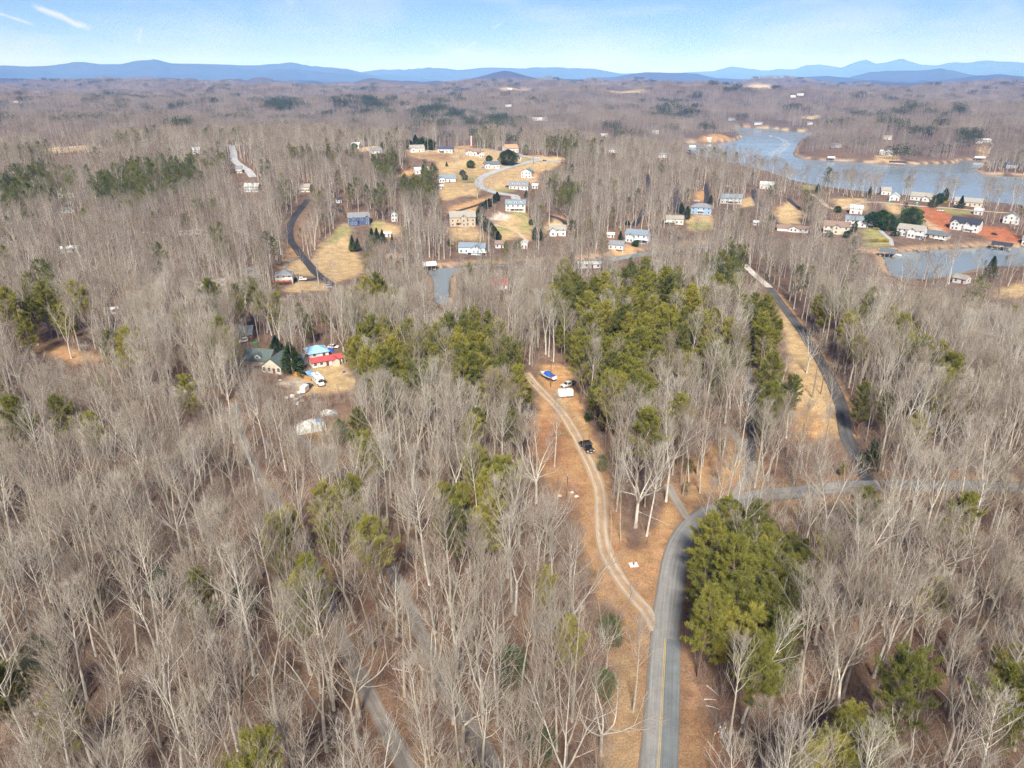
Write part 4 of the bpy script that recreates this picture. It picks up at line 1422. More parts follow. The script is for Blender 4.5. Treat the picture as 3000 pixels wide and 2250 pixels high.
# ------------------------------------------------------------------ small mesh kit for built things
class MB:
    def __init__(self):
        self.v, self.f = [], []

    def add(self, verts, faces):
        n = len(self.v)
        self.v += [tuple(map(float, p)) for p in verts]
        self.f += [tuple(i + n for i in q) for q in faces]
        return self

    def box(self, x0, x1, y0, y1, z0, z1):
        V = [(x, y, z) for z in (z0, z1) for y in (y0, y1) for x in (x0, x1)]
        return self.add(V, [(0, 2, 3, 1), (4, 5, 7, 6), (0, 1, 5, 4), (2, 6, 7, 3), (0, 4, 6, 2), (1, 3, 7, 5)])

    def loft(self, rings, cap=True):
        """rings of equal length, joined in order"""
        k = len(rings[0])
        n = len(self.v)
        for r in rings:
            self.v += [tuple(map(float, p)) for p in r]
        for i in range(len(rings) - 1):
            for j in range(k):
                a, b = n + i * k + j, n + i * k + (j + 1) % k
                self.f.append((a, b, b + k, a + k))
        if cap:
            self.f.append(tuple(n + j for j in range(k))[::-1])
            self.f.append(tuple(n + (len(rings) - 1) * k + j for j in range(k)))
        return self

    def cyl(self, p, q, r, k=10, r2=None):
        p, q = np.array(p, float), np.array(q, float)
        d = unit(q - p)
        ref = np.array([0, 0, 1.0]) if abs(d[2]) < 0.9 else np.array([1.0, 0, 0])
        a = unit(np.cross(d, ref))
        b = np.cross(d, a)
        r2 = r if r2 is None else r2
        ring = lambda c, rr: [c + rr * (a * math.cos(t) + b * math.sin(t)) for t in np.arange(k) * 2 * math.pi / k]
        return self.loft([ring(p, r), ring(q, r2)])

    def slab(self, pts, t):
        """flat polygon given a thickness along its downward normal"""
        P = [np.array(p, float) for p in pts]
        nrm = unit(np.cross(P[1] - P[0], P[2] - P[0]))
        if nrm[2] < 0:
            nrm = -nrm
        return self.loft([[p - nrm * t for p in P], P])

    def prism(self, prof, x0, x1, axis='x'):
        """profile in (y,z) extruded along x, or in (x,z) along y"""
        if axis == 'x':
            return self.loft([[(x0, a, b) for a, b in prof], [(x1, a, b) for a, b in prof]])
        return self.loft([[(a, x0, b) for a, b in prof], [(a, x1, b) for a, b in prof]])

    def build(self, name, material, parent=None, bevel=0.0):
        me = bpy.data.meshes.new(name)
        me.from_pydata(self.v, [], self.f)
        bm = bmesh.new()
        bm.from_mesh(me)
        if bevel:
            bmesh.ops.bevel(bm, geom=[e for e in bm.edges if len(e.link_faces) == 2 and e.calc_face_angle(0) > 0.6], offset=bevel, segments=2, affect='EDGES', clamp_overlap=True)
        bmesh.ops.recalc_face_normals(bm, faces=bm.faces)
        bm.to_mesh(me)
        bm.free()
        me.materials.append(material)
        o = bpy.data.objects.new(name, me)
        coll.objects.link(o)
        if parent is not None:
            o.parent = parent
        return o


def solid(*a):
    m = MB()
    return m


# ------------------------------------------------------------------ building materials
def siding(name, col):
    """painted boards: fine horizontal shadow lines"""
    if name in MATS:
        return MATS[name]
    m = mat(name, col, 0.7, 0.05, 0.8)
    nt = m.node_tree
    N, Lk = nt.nodes, nt.links
    b = N["Principled BSDF"]
    tcn = N.new("ShaderNodeTexCoord")
    w = N.new("ShaderNodeTexWave")
    w.wave_type = 'BANDS'
    w.bands_direction = 'Z'
    w.wave_profile = 'SAW'
    w.inputs["Scale"].default_value = 1.6
    Lk.new(tcn.outputs["Object"], w.inputs["Vector"])
    bp = N.new("ShaderNodeBump")
    bp.inputs["Strength"].default_value = 0.4
    bp.inputs["Distance"].default_value = 0.02
    Lk.new(w.outputs["Fac"], bp.inputs["Height"])
    Lk.new(bp.outputs["Normal"], b.inputs["Normal"])
    return m


WALLS = {'white': (0.63, 0.625, 0.61), 'cream': (0.70, 0.66, 0.54), 'tan': (0.50, 0.41, 0.30), 'beige': (0.60, 0.53, 0.43), 'blue': (0.075, 0.12, 0.24), 'paleblue': (0.55, 0.66, 0.74),
         'sky': (0.26, 0.38, 0.55), 'grey': (0.42, 0.43, 0.45), 'brown': (0.22, 0.14, 0.10), 'lightgrey': (0.60, 0.61, 0.62)}
ROOFS = {'grey': (0.23, 0.235, 0.25), 'slate': (0.13, 0.155, 0.175), 'green': (0.10, 0.13, 0.125), 'bluegrey': (0.21, 0.26, 0.31), 'brown': (0.26, 0.185, 0.15), 'red': (0.45, 0.085, 0.085),
         'tarp': (0.30, 0.52, 0.72), 'black': (0.045, 0.05, 0.065), 'navy': (0.075, 0.09, 0.14), 'orange': (0.44, 0.27, 0.17), 'teal': (0.12, 0.21, 0.215), 'pale': (0.55, 0.55, 0.55), 'tangrey': (0.34, 0.31, 0.27), 'white': (0.78, 0.78, 0.78)}


def wall_m(k): return siding("siding_" + k, WALLS[k])
def roof_m(k): return mat("shingle_" + k, ROOFS[k], 0.85, 0.16, 1.6, bump=0.2)


M_GLASS = mat("window_glass", (0.035, 0.045, 0.055), 0.12, 0.1, 1.0, spec=0.6)
M_TRIM = mat("white_trim", (0.80, 0.80, 0.78), 0.6, 0.03, 2.0)
M_DECKW = mat("deck_boards", (0.42, 0.33, 0.24), 0.8, 0.15, 3.0)
M_DECKR = mat("orange_stained_wood", (0.40, 0.125, 0.04), 0.75, 0.15, 3.0)
M_BRICK = mat("brick_chimney", (0.28, 0.13, 0.09), 0.9, 0.2, 4.0)
M_DARKM = mat("dark_metal", (0.05, 0.05, 0.055), 0.5, 0.1, 3.0)
M_CONC = mat("concrete_pad", (0.52, 0.50, 0.46), 0.9, 0.1, 1.5)


def gable(wall, roof, x0, x1, y0, y1, h, rise, along='x', over=0.45, z0=0.0, drop=3.0, hip=0.0):
    """walls with gable ends into `wall`, two roof slabs into `roof`"""
    t = 0.16
    if along == 'x':
        ym = 0.5 * (y0 + y1)
        if hip:
            wall.box(x0, x1, y0, y1, z0 - drop, z0 + h)
        else:
            wall.prism([(y0, z0 - drop), (y1, z0 - drop), (y1, z0 + h), (ym, z0 + h + rise), (y0, z0 + h)], x0, x1, 'x')
        sl = rise / (ym - y0)
        zl = z0 + h - over * sl + 0.06
        zr = z0 + h + rise + 0.06
        a, b = x0 - over, x1 + over
        if hip:
            e0, e1 = x0 + hip, x1 - hip
            roof.loft([[(a, y0 - over, zl - t), (b, y0 - over, zl - t), (b, y1 + over, zl - t), (a, y1 + over, zl - t)],
                       [(a, y0 - over, zl), (b, y0 - over, zl), (b, y1 + over, zl), (a, y1 + over, zl)],
                       [(e0, ym - 0.01, zr), (e1, ym - 0.01, zr), (e1, ym + 0.01, zr), (e0, ym + 0.01, zr)]])
        else:
            roof.loft([[(x, y0 - over, zl - t), (x, ym, zr - t), (x, y1 + over, zl - t), (x, y1 + over, zl), (x, ym, zr), (x, y0 - over, zl)] for x in (a, b)])
    else:
        xm = 0.5 * (x0 + x1)
        wall.prism([(x0, z0 - drop), (x1, z0 - drop), (x1, z0 + h), (xm, z0 + h + rise), (x0, z0 + h)], y0, y1, 'y')
        sl = rise / (xm - x0)
        zl = z0 + h - over * sl + 0.06
        zr = z0 + h + rise + 0.06
        roof.loft([[(x0 - over, y, zl - t), (xm, y, zr - t), (x1 + over, y, zl - t), (x1 + over, y, zl), (xm, y, zr), (x0 - over, y, zl)] for y in (y0 - over, y1 + over)])


def window(parent, x, y, z, w, h, face='front', fine=True):
    """frame proud of the wall, pane a little prouder inside it; glazing bar when it shows"""
    o = empty("window", (x, y, z), {'front': 0, 'right': math.pi / 2, 'left': -math.pi / 2, 'back': math.pi}[face]) if False else None
    m = MB()
    e = 0.09
    m.box(-w / 2 - e, w / 2 + e, -0.06, 0.05, -e, 0)
    m.box(-w / 2 - e, w / 2 + e, -0.06, 0.05, h, h + e)
    m.box(-w / 2 - e, -w / 2, -0.06, 0.05, 0, h)
    m.box(w / 2, w / 2 + e, -0.06, 0.05, 0, h)
    if fine:
        m.box(-w / 2, w / 2, -0.045, 0.04, h * 0.5 - 0.03, h * 0.5 + 0.03)
    fr = m.build("window", M_TRIM, parent)
    fr.location = (x, y, z)
    fr.rotation_euler = (0, 0, {'front': 0, 'right': math.pi / 2, 'left': -math.pi / 2}[face])
    p = MB().box(-w / 2, w / 2, -0.03, 0.03, 0, h).build("pane", M_GLASS, fr)
    return fr


def deck(root, x0, x1, y0, y1, z, wood, rail=True, drop=3.5, rails_w=None):
    d = MB().box(x0, x1, y0, y1, z - 0.2, z).build("deck", wood, root)
    k = max(2, int((x1 - x0) / 3) + 1)
    for i in range(k):
        x = x0 + 0.1 + (x1 - x0 - 0.2) * i / (k - 1)
        MB().box(x - 0.1, x + 0.1, y0 + 0.02, y0 + 0.22, z - drop, z - 0.2).build("deck_post", rails_w or wood, d)
    if rail:
        r = MB()
        for a, b, c, e in ((x0, x1, y0, y0 + 0.08), (x0, x0 + 0.08, y0 + 0.08, y1), (x1 - 0.08, x1, y0 + 0.08, y1)):
            r.box(a, b, c, e, z + 0.92, z + 1.0)
            r.box(a, b, c, e, z + 0.12, z + 0.18)
        n = int((x1 - x0) / 0.6)
        for i in range(n + 1):
            x = x0 + (x1 - x0 - 0.06) * i / max(n, 1)
            r.box(x, x + 0.06, y0 + 0.01, y0 + 0.07, z, z + 0.92)
        r.build("railing", rails_w or wood, d)
    return d


def place(px, yaw=0.0, back=0.0, name="house"):
    """an Empty whose front (-y) faces the camera when yaw = 0"""
    g = G(*px)
    az = math.atan2(g[0], g[1])
    rz = -az + R(yaw)
    c = g[:2] + back * np.array([-math.sin(rz), math.cos(rz)])
    return empty(name, (c[0], c[1], g[2]), rz)


def ppm(px):
    g = G(*px)
    return FPX / (g[1] * CP - (g[2] - CAM_Z) * SP)


KEEP = []      # picture boxes that stay free of nearer trees: x0, y0, x1, y1, how strictly


def house(label, px, wpx, depth, storeys, wall, roof, yaw=0, style='gable', rise=None, dorm=0, wing=None, dk=None, chim=None, win=None, garage=None, cat="house", name="house", keep=0.9, hip=None, porch=None, wm=None, hm=None, twin=True):
    s = ppm(px)
    w = wm or wpx / s
    h = hm or (storeys * 2.75 + 0.2)
    d = depth
    root = place(px, yaw, d / 2, name)
    tag(root, label, cat)
    W, Rf = MB(), MB()
    rise = rise or d * 0.30
    if style == 'front':
        rise = rise if rise else w * 0.3
        gable(W, Rf, -w / 2, w / 2, -d / 2, d / 2, h, rise, 'y')
    elif style == 'hip':
        gable(W, Rf, -w / 2, w / 2, -d / 2, d / 2, h, rise, 'x', hip=min(d * 0.5, w * 0.45) if hip is None else hip)
    else:
        gable(W, Rf, -w / 2, w / 2, -d / 2, d / 2, h, rise, 'x')
    wall_o = W.build("wall", wall_m(wall), root)
    roof_o = Rf.build("roof", roof_m(roof), root)
    fine = s > 2.2
    front = -d / 2
    blocked = []
    if wing:
        for (cx, ww, out, wh, wr) in wing:
            A, B = MB(), MB()
            gable(A, B, cx - ww / 2, cx + ww / 2, -d / 2 - out, -d / 2 + d * 0.45, wh, wr, 'y')
            A.build("wing", wall_m(wall), root)
            B.build("wing_roof", roof_m(roof), root)
            blocked.append((cx - ww / 2, cx + ww / 2))
            n = 2 if ww > 5 else 1
            for st in range(max(1, int(wh / 2.6))):
                for i in range(n):
                    window(root, cx + (i - (n - 1) / 2) * ww * 0.42, -d / 2 - out - 0.02, 0.9 + st * 2.75, 1.2, 1.4, 'front', fine)
            if wr > 1.6:
                window(root, cx, -d / 2 - out - 0.02, wh + wr * 0.18, 0.8, 0.9, 'front', False)
    nw = win or max(2, int(w / 3.2))
    for st in range(int(storeys + 0.4)):
        zz = 0.9 + st * 2.75
        for i in range(nw):
            x = -w / 2 + (i + 0.5) * w / nw
            if any(a - 0.7 < x < b + 0.7 for a, b in blocked):
                continue
            if garage and st == 0 and garage[0] - 2.0 < x < garage[0] + garage[1] * 2.9:
                continue
            if st == 0 and i == nw // 2 and not dk:
                MB().box(x - 0.5, x + 0.5, front - 0.06, front + 0.03, 0.05, 2.1).build("door", M_DOOR, root)
            else:
                window(root, x, front - 0.02, zz, 1.15, 1.4, 'front', fine)
        if twin and fine:
            for face, sx in (('right', 1), ('left', -1)):
                n2 = 2 if d > 7 else 1
                for i in range(n2):
                    window(root, sx * (w / 2 + 0.02), (i - (n2 - 1) / 2) * d * 0.4, zz, 1.1, 1.4, face, fine)
    if garage:
        gx, gn = garage
        for i in range(gn):
            gd = MB().box(gx + i * 2.9 - 1.2, gx + i * 2.9 + 1.2, front - 0.07, front + 0.03, 0.05, 2.2).build("garage_door", M_TRIM if wall != 'white' else M_GDOOR, root)
    for i in range(dorm):
        x = (i - (dorm - 1) / 2) * w / (dorm + 0.6)
        A, B = MB(), MB()
        zb = h + rise * 0.2
        gable(A, B, x - 0.95, x + 0.95, -d / 2 + d * 0.12, -d * 0.02, 1.25, 0.75, 'y', 0.2, z0=zb, drop=0.6)
        dm = A.build("dormer", wall_m(wall), roof_o)
        dm_r = B.build("dormer_roof", roof_m(roof), roof_o)
        window(roof_o, x, -d / 2 + d * 0.12 - 0.02, zb + 0.15, 0.8, 0.95, 'front', False).name = "dormer_window"
    if chim is not None:
        MB().box(chim - 0.45, chim + 0.45, 0.3, 1.1, h, h + rise + 1.0).build("chimney", M_BRICK, roof_o)
    if dk:
        (a, b, out, z, wood) = dk
        deck(root, a * w / 2, b * w / 2, -d / 2 - out, -d / 2 - 0.01, z, {'w': M_TRIM, 'o': M_DECKR, 'n': M_DECKW}[wood], drop=z + 3.0)
    if porch:
        (a, b, out) = porch
        pr = MB().slab([(a, -d / 2 - out, h - 0.25), (b, -d / 2 - out, h - 0.25), (b, -d / 2, h + 0.45), (a, -d / 2, h + 0.45)], 0.14).build("porch_roof", roof_m(roof), root)
        k = max(2, int((b - a) / 2.6) + 1)
        for i in range(k):
            x = a + 0.12 + (b - a - 0.24) * i / (k - 1)
            MB().box(x - 0.09, x + 0.09, -d / 2 - out + 0.1, -d / 2 - out + 0.28, -1.5, h - 0.35).build("porch_post", M_TRIM, pr)
    hh = (h + rise + 1) * s * 0.95
    KEEP.append((px[0] - wpx * 0.55, px[1] - hh * 0.95, px[0] + wpx * 0.55, px[1] + 4, keep))
    return root


M_DOOR = mat("door_paint", (0.16, 0.06, 0.05), 0.5, 0.05, 2.0)
M_GDOOR = mat("garage_door_panel", (0.62, 0.61, 0.58), 0.6, 0.05, 2.0)


def P1(x, y): return (680 + x / 4.88, 960 + y / 4.88)
def P3(x, y): return (1030 + x / 3.568, 380 + y / 3.568)
def P4(x, y): return (780 + x / 4.424, 560 + y / 4.424)
def P5(x, y): return (1280 + x / 4.608, 520 + y / 4.608)
def P6(x, y): return (1760 + x / 2.352, 520 + y / 2.352)
def P7(x, y): return (2260 + x / 1.716, 500 + y / 1.716)
def Q(x, y, ox, oy): return (ox + x / 2.212, oy + y / 2.212)


# --- left yard
r_ = house("tan house with dark green roof, front gable and dormer, beside the cypress", P1(570, 655), 40, 9.0, 1.0, 'beige', 'green', yaw=-32, style='front', rise=3.0, wm=7.6, win=4, twin=True, keep=0.97)
A, B = MB(), MB()
gable(A, B, -14.2, -3.7, 0.2, 8.5, 2.9, 3.0, 'x')
A.build("side_wing", wall_m('beige'), r_)
_rw = B.build("side_wing_roof", roof_m('green'), r_)
A, B = MB(), MB()
gable(A, B, -9.6, -7.2, 0.7, 4.0, 1.3, 0.8, 'y', 0.25, z0=3.0, drop=0.3)
A.build("dormer", wall_m('cream'), _rw)
B.build("dormer_roof", roof_m('green'), _rw)
window(_rw, -8.4, 0.67, 3.35, 1.3, 0.8).name = "dormer_window"
A, B = MB(), MB()
gable(A, B, 3.0, 7.6, 4.6, 9.2, 2.6, 1.5, 'x')
A.build("rear_wing", wall_m('white'), r_)
B.build("rear_wing_roof", roof_m('slate'), r_)
KEEP.append((*P1(270, 320), *P1(790, 680), 0.97))
house("dark roofed house half hidden behind trees above the tan house", P1(200, 190), 34, 8, 1.0, 'brown', 'slate', yaw=-14, keep=0.5)
house("white house under a pale blue tarpaulin roof", P1(1250, 425), 56, 7.5, 1.0, 'white', 'tarp', yaw=13, style='hip', rise=1.7, keep=0.9, hm=2.2)
r_ = house("long white shed with bright red metal roof and gabled porch", P1(1370, 545), 84, 4.6, 0.8, 'white', 'red', yaw=14, rise=1.0, win=5, keep=0.97, cat="shed", name="shed", wm=11.5, hm=2.4)
A, B = MB(), MB()
gable(A, B, 1.6, 4.2, -4.0, 0.0, 2.3, 0.9, 'y', 0.25)
A.build("porch", wall_m('beige'), r_)
B.build("porch_gable", roof_m('red'), r_)
house("white and grey single wide trailer home among bare trees", P1(-700, 960), 62, 3.6, 0.9, 'lightgrey', 'tangrey', yaw=12, rise=0.5, keep=0.8, cat="trailer home", name="trailer_home", hm=2.6)
# --- left woods
house("long beige trailer home in the woods left of the white hip roofed house", Q(1370, 530, 0, 600), 84, 4.0, 0.9, 'beige', 'tangrey', yaw=7, rise=0.5, keep=0.45, cat="trailer home", name="trailer_home", hm=2.6)
house("grey roofed cabin hidden just uphill of the beige trailer home", Q(1635, 455, 0, 600), 42, 5.0, 0.9, 'grey', 'grey', yaw=10, rise=1.0, keep=0.5, cat="cabin", name="cabin")
house("long pale grey trailer home high in the left woods", Q(1240, 195, 0, 600), 62, 4.0, 0.9, 'lightgrey', 'pale', yaw=6, rise=0.5, keep=0.45, cat="trailer home", name="trailer_home", hm=2.6)
house("small white roofed cottage alone in the far left woods", Q(450, 312, 0, 600), 46, 6.0, 0.9, 'white', 'white', yaw=-10, rise=1.0, keep=0.45, cat="cottage", name="cottage")
house("tiny white shed deep in the left woods", Q(750, 706, 0, 600), 17, 2.6, 0.8, 'white', 'white', yaw=8, rise=0.4, keep=0.9, cat="shed", name="shed", twin=False)
house("weathered grey green cabin at the upper left edge of woods", Q(440, 52, 0, 600), 34, 5.0, 0.9, 'grey', 'green', yaw=4, rise=1.0, keep=0.5, cat="cabin", name="cabin")
# --- meadow
house("white square house with grey hip roof and orange deck by the meadow", P4(238, 1208), 48, 9.0, 1.6, 'white', 'grey', yaw=-6, style='hip', rise=2.2, keep=1.0, dk=(-1.08, 0.8, 2.6, 2.1, 'o'), win=3)
house("dark blue gabled house with grey roofs at the top of the meadow", P4(1210, 440), 62, 10.0, 2.0, 'blue', 'grey', yaw=2, rise=2.6, wing=[(-4.0, 6.4, 1.6, 4.0, 2.2), (5.6, 3.2, 0.8, 5.4, 1.4)], keep=0.95)
house("little white cottage with dark roof beyond the blue house", P4(945, 152), 15, 5.0, 1.0, 'white', 'black', yaw=5, keep=0.9, cat="cottage", name="cottage")
house("narrow white gabled house screened by trunks right of the blue house", P4(1665, 395), 17, 6.0, 2.0, 'lightgrey', 'grey', style='front', rise=2.0, keep=0.3)
house("low white roofed shed behind the dark cedars", P4(1562, 592), 24, 4.0, 0.8, 'white', 'white', yaw=-8, rise=0.6, keep=0.95, cat="shed", name="shed", twin=False)
house("brown cabin with red deck hidden below the cedars", P4(1660, 925), 44, 6.0, 1.0, 'brown', 'brown', yaw=-5, dk=(-0.9, 0.6, 2.0, 1.2, 'o'), keep=0.3, cat="cabin", name="cabin")
# --- hillside
house("large cream house with three dormers and white deck on the lawn", P5(1060, 462), 58, 9.5, 2.0, 'cream', 'bluegrey', yaw=-2, rise=2.8, dorm=3, dk=(-0.55, 0.75, 2.2, 2.8, 'w'), chim=-5.0, keep=1.0)
house("big tan house with stacked balconies and grey roof", P5(352, 662), 74, 11.0, 2.4, 'tan', 'tangrey', yaw=3, rise=3.4, wing=[(0.6, 4.6, 1.2, 6.4, 2.0)], dk=(-0.55, -0.12, 1.8, 3.1, 'n'), keep=0.9)
house("pale blue lake house with blue grey roof and long porch", P5(470, 1030), 78, 8.0, 1.5, 'paleblue', 'bluegrey', yaw=-10, rise=2.2, wing=[(3.0, 6.0, 2.2, 4.0, 1.9)], dk=(-0.3, 1.15, 3.0, 1.6, 'w'), chim=2.0, keep=0.92)
house("small white cottage with brown roof near the cove", P5(845, 955), 24, 6.0, 1.0, 'white', 'brown', yaw=8, keep=0.7, cat="cottage", name="cottage")
house("tiny white boathouse at the foot of the lawn path", P5(1178, 962), 19, 5.0, 1.3, 'white', 'pale', style='front', rise=1.2, keep=0.85, cat="boathouse", name="boathouse")
house("grey house with white bay below the curved drive", P5(1630, 790), 48, 8.0, 1.6, 'lightgrey', 'tangrey', yaw=4, wing=[(-3.4, 4.0, 1.4, 4.4, 1.5)], keep=0.75)
house("white house with three roof dormers beside the hill road", P5(1100, 163), 56, 9.0, 1.2, 'white', 'grey', yaw=-8, rise=3.4, dorm=3, keep=1.0)
house("small white outbuilding right of the three dormer house", P5(1322, 152), 17, 4.5, 1.0, 'white', 'pale', yaw=-10, keep=0.85, cat="shed", name="shed", twin=False)
house("long low white boathouse by the narrow cove", P5(2060, 1225), 66, 6.0, 0.9, 'lightgrey', 'pale', yaw=4, rise=0.8, keep=0.6, cat="boathouse", name="boathouse")
house("red roofed white house almost swallowed by pines", P5(850, 1515), 46, 7.0, 1.0, 'white', 'red', yaw=6, keep=0.45)
# --- hilltop subdivision
house("white hilltop house with grey roof beside the dark hedge row", P3(690, 232), 42, 9.0, 1.4, 'white', 'tangrey', yaw=10, wing=[(-4.5, 5, 1.5, 3.4, 1.6)], keep=1.0)
house("long white hilltop house with dark navy roof", P3(978, 240), 44, 9.0, 1.3, 'white', 'navy', yaw=-10, keep=1.0, rise=2.0)
house("white hilltop house with brown roof and right hand porch", P3(1268, 270), 42, 9.0, 1.4, 'white', 'brown', yaw=-4, wing=[(-3.2, 6.5, 1.0, 3.6, 1.8)], porch=(4.0, 12.0, 3.0), keep=1.0)
house("white gabled house with orange roof and red deck at the hilltop road", P3(1680, 240), 40, 10.0, 1.7, 'white', 'orange', yaw=24, rise=3.6, dk=(-1.0, 0.2, 2.4, 1.8, 'o'), keep=1.0)
house("white house with slate roof left of the giant round evergreen", P3(1470, 405), 44, 9.0, 1.3, 'white', 'slate', yaw=6, wing=[(-4.4, 6.0, 1.6, 3.4, 1.9)], garage=(-5.4, 1), keep=1.0)
house("white house with blue grey roof above the pines, garage door open", P3(1005, 548), 48, 8.5, 1.2, 'white', 'bluegrey', yaw=7, wing=[(-5.4, 5.4, 2.0, 3.3, 1.9)], garage=(4.6, 1), keep=1.0)
house("tall white house with teal roof beside the red clay patch", P3(1825, 505), 31, 8.0, 2.0, 'white', 'teal', yaw=-16, style='front', rise=2.4, keep=1.0)
house("white house behind a dark cedar on the lower left of the hill", P3(738, 462), 40, 8.0, 1.2, 'white', 'pale', yaw=14, keep=0.8)
house("grey roofed house half hidden by pines at the hill's left shoulder", P3(268, 248), 30, 8.0, 1.0, 'lightgrey', 'grey', yaw=8, keep=0.8)
house("white barn at the far left end of the hilltop field", P3(36, 190), 24, 9.0, 1.3, 'white', 'pale', yaw=-20, keep=0.9, cat="barn", name="barn")
house("white house peeking out right of the giant round evergreen", P3(1742, 318), 18, 8.0, 1.2, 'white', 'grey', keep=0.9)
house("white shed below the brown roofed hilltop house", P3(1357, 292), 12, 4.0, 0.9, 'white', 'white', keep=1.0, cat="shed", name="shed", twin=False, rise=0.8)
house("small domed white shed beside the hillside pines", P3(940, 618), 10, 3.0, 0.8, 'paleblue', 'pale', keep=0.9, cat="shed", name="shed", twin=False, rise=1.0)
# --- middle right
house("grey and white multi roofed house with right hand decks", P6(238, 448), 66, 9.0, 2.0, 'lightgrey', 'bluegrey', yaw=-18, rise=2.6, wing=[(-3.6, 5.6, 2.2, 4.6, 1.9)], dk=(0.1, 1.2, 2.6, 2.8, 'w'), keep=0.95)
house("white cottage with railed porch below the multi roofed house", P6(102, 498), 44, 7.0, 1.2, 'white', 'grey', yaw=-12, dk=(0.0, 1.05, 1.8, 1.0, 'w'), keep=0.85, cat="cottage", name="cottage")
house("cream ranch house with grey green roof left of the light blue house", P6(508, 322), 50, 8.0, 1.4, 'cream', 'tangrey', yaw=2, rise=2.0, dk=(-1.2, 0.1, 2.0, 1.8, 'w'), keep=0.95)
house("light blue two storey house with grey hip roof and balcony", P6(688, 254), 58, 9.5, 2.0, 'sky', 'grey', yaw=-2, style='hip', rise=2.4, dk=(-0.35, 0.25, 1.6, 2.8, 'w'), keep=1.0)
house("broad grey house with white balconies beyond the light blue house", P6(895, 182), 60, 10.0, 1.8, 'grey', 'bluegrey', yaw=3, rise=2.6, dk=(-0.3, 0.7, 2.0, 2.6, 'w'), keep=0.85)
house("white lakeside house on the wooded point, upper right", P6(1140, 80), 38, 8.0, 1.5, 'white', 'pale', yaw=-6, keep=0.6)
house("little white shed on the wooded slope beside a bare trunk", P6(68, 415), 20, 3.5, 0.8, 'white', 'white', keep=0.8, cat="shed", name="shed", twin=False)
house("pale domed tank shed among bare trees above the cove", P6(1070, 330), 15, 4.0, 0.8, 'lightgrey', 'pale', keep=0.8, cat="shed", name="shed", twin=False, rise=1.2)
# --- right shore
house("long low white garage with brown roof and middle gable", P7(105, 308), 86, 8.0, 0.9, 'white', 'brown', yaw=2, rise=1.6, wing=[(0.5, 6.5, 1.0, 2.7, 1.6)], garage=(-8.0, 1), keep=1.0, hm=2.6)
house("beige lake house with brown roof beside tall leaning trunks", P7(320, 318), 68, 10.0, 2.0, 'beige', 'brown', yaw=-4, rise=2.8, wing=[(0.4, 5.0, 1.4, 5.2, 1.9)], dk=(-0.9, -0.3, 1.6, 2.8, 'w'), keep=0.9)
house("wide white lake house with grey roof above the terraced garden", P7(455, 285), 94, 10.0, 1.8, 'white', 'bluegrey', yaw=2, rise=2.4, dk=(0.3, 1.0, 2.2, 2.4, 'w'), keep=0.95)
house("white house with grey gables and side garage beside the round evergreen", P7(690, 334), 70, 10.0, 1.9, 'white', 'tangrey', yaw=-14, rise=2.8, wing=[(1.6, 5.6, 1.8, 5.0, 2.1)], dk=(0.5, 1.3, 2.0, 2.4, 'w'), keep=1.0)
house("low house with broad dark slate roof at the water's edge", P7(812, 340), 68, 10.0, 0.9, 'beige', 'slate', yaw=-16, style='hip', rise=2.2, dk=(0.2, 1.0, 3.0, 0.6, 'w'), keep=1.0)
house("white farmhouse style house with black roof on bare red clay", P7(963, 302), 76, 10.0, 2.0, 'white', 'black', yaw=-12, rise=3.2, wing=[(-5.6, 6.0, 1.6, 5.4, 2.6), (2.2, 5.0, 1.2, 4.6, 2.4)], dk=(0.1, 0.7, 2.4, 2.0, 'w'), keep=1.0)
house("white house with tan roof on the lake point behind shrubs", P7(575, 122), 26, 9.0, 1.4, 'white', 'tangrey', yaw=12, keep=0.9)
house("white gabled house facing the lake left of the green privy", P7(616, 150), 26, 8.0, 1.2, 'white', 'pale', style='front', rise=2.4, keep=1.0)
house("white lake house with hipped tan roof right of the green privy", P7(750, 152), 58, 9.0, 1.3, 'white', 'tangrey', yaw=-8, wing=[(3.4, 5.0, 1.4, 3.0, 1.8)], keep=0.95)
house("long tan house beside the pointed evergreen on the shore", P7(985, 178), 70, 9.0, 1.2, 'beige', 'tan' if 'tan' in ROOFS else 'tangrey', yaw=-4, keep=0.8)
house("small white cottage behind the wide white lake house", P7(423, 218), 34, 7.0, 1.6, 'white', 'pale', yaw=4, keep=0.9, cat="cottage", name="cottage")
house("white shed among bare trees above the black roofed house", P7(1037, 222), 22, 5.0, 1.2, 'lightgrey', 'pale', yaw=-6, keep=0.7, cat="shed", name="shed")
house("white steep gabled house veiled by trees at the right edge", P7(1200, 268), 40, 8.0, 1.8, 'white', 'grey', style='front', rise=3.0, keep=0.5)
house("white boathouse cut by the right edge of the photo", P7(1275, 378), 20, 7.0, 1.5, 'white', 'grey', keep=0.9, cat="boathouse", name="boathouse")
house("small white gabled cottage in bare trees below the right cove", P7(940, 566), 36, 6.0, 1.0, 'white', 'tangrey', yaw=-24, rise=1.6, keep=0.75, cat="cottage", name="cottage")
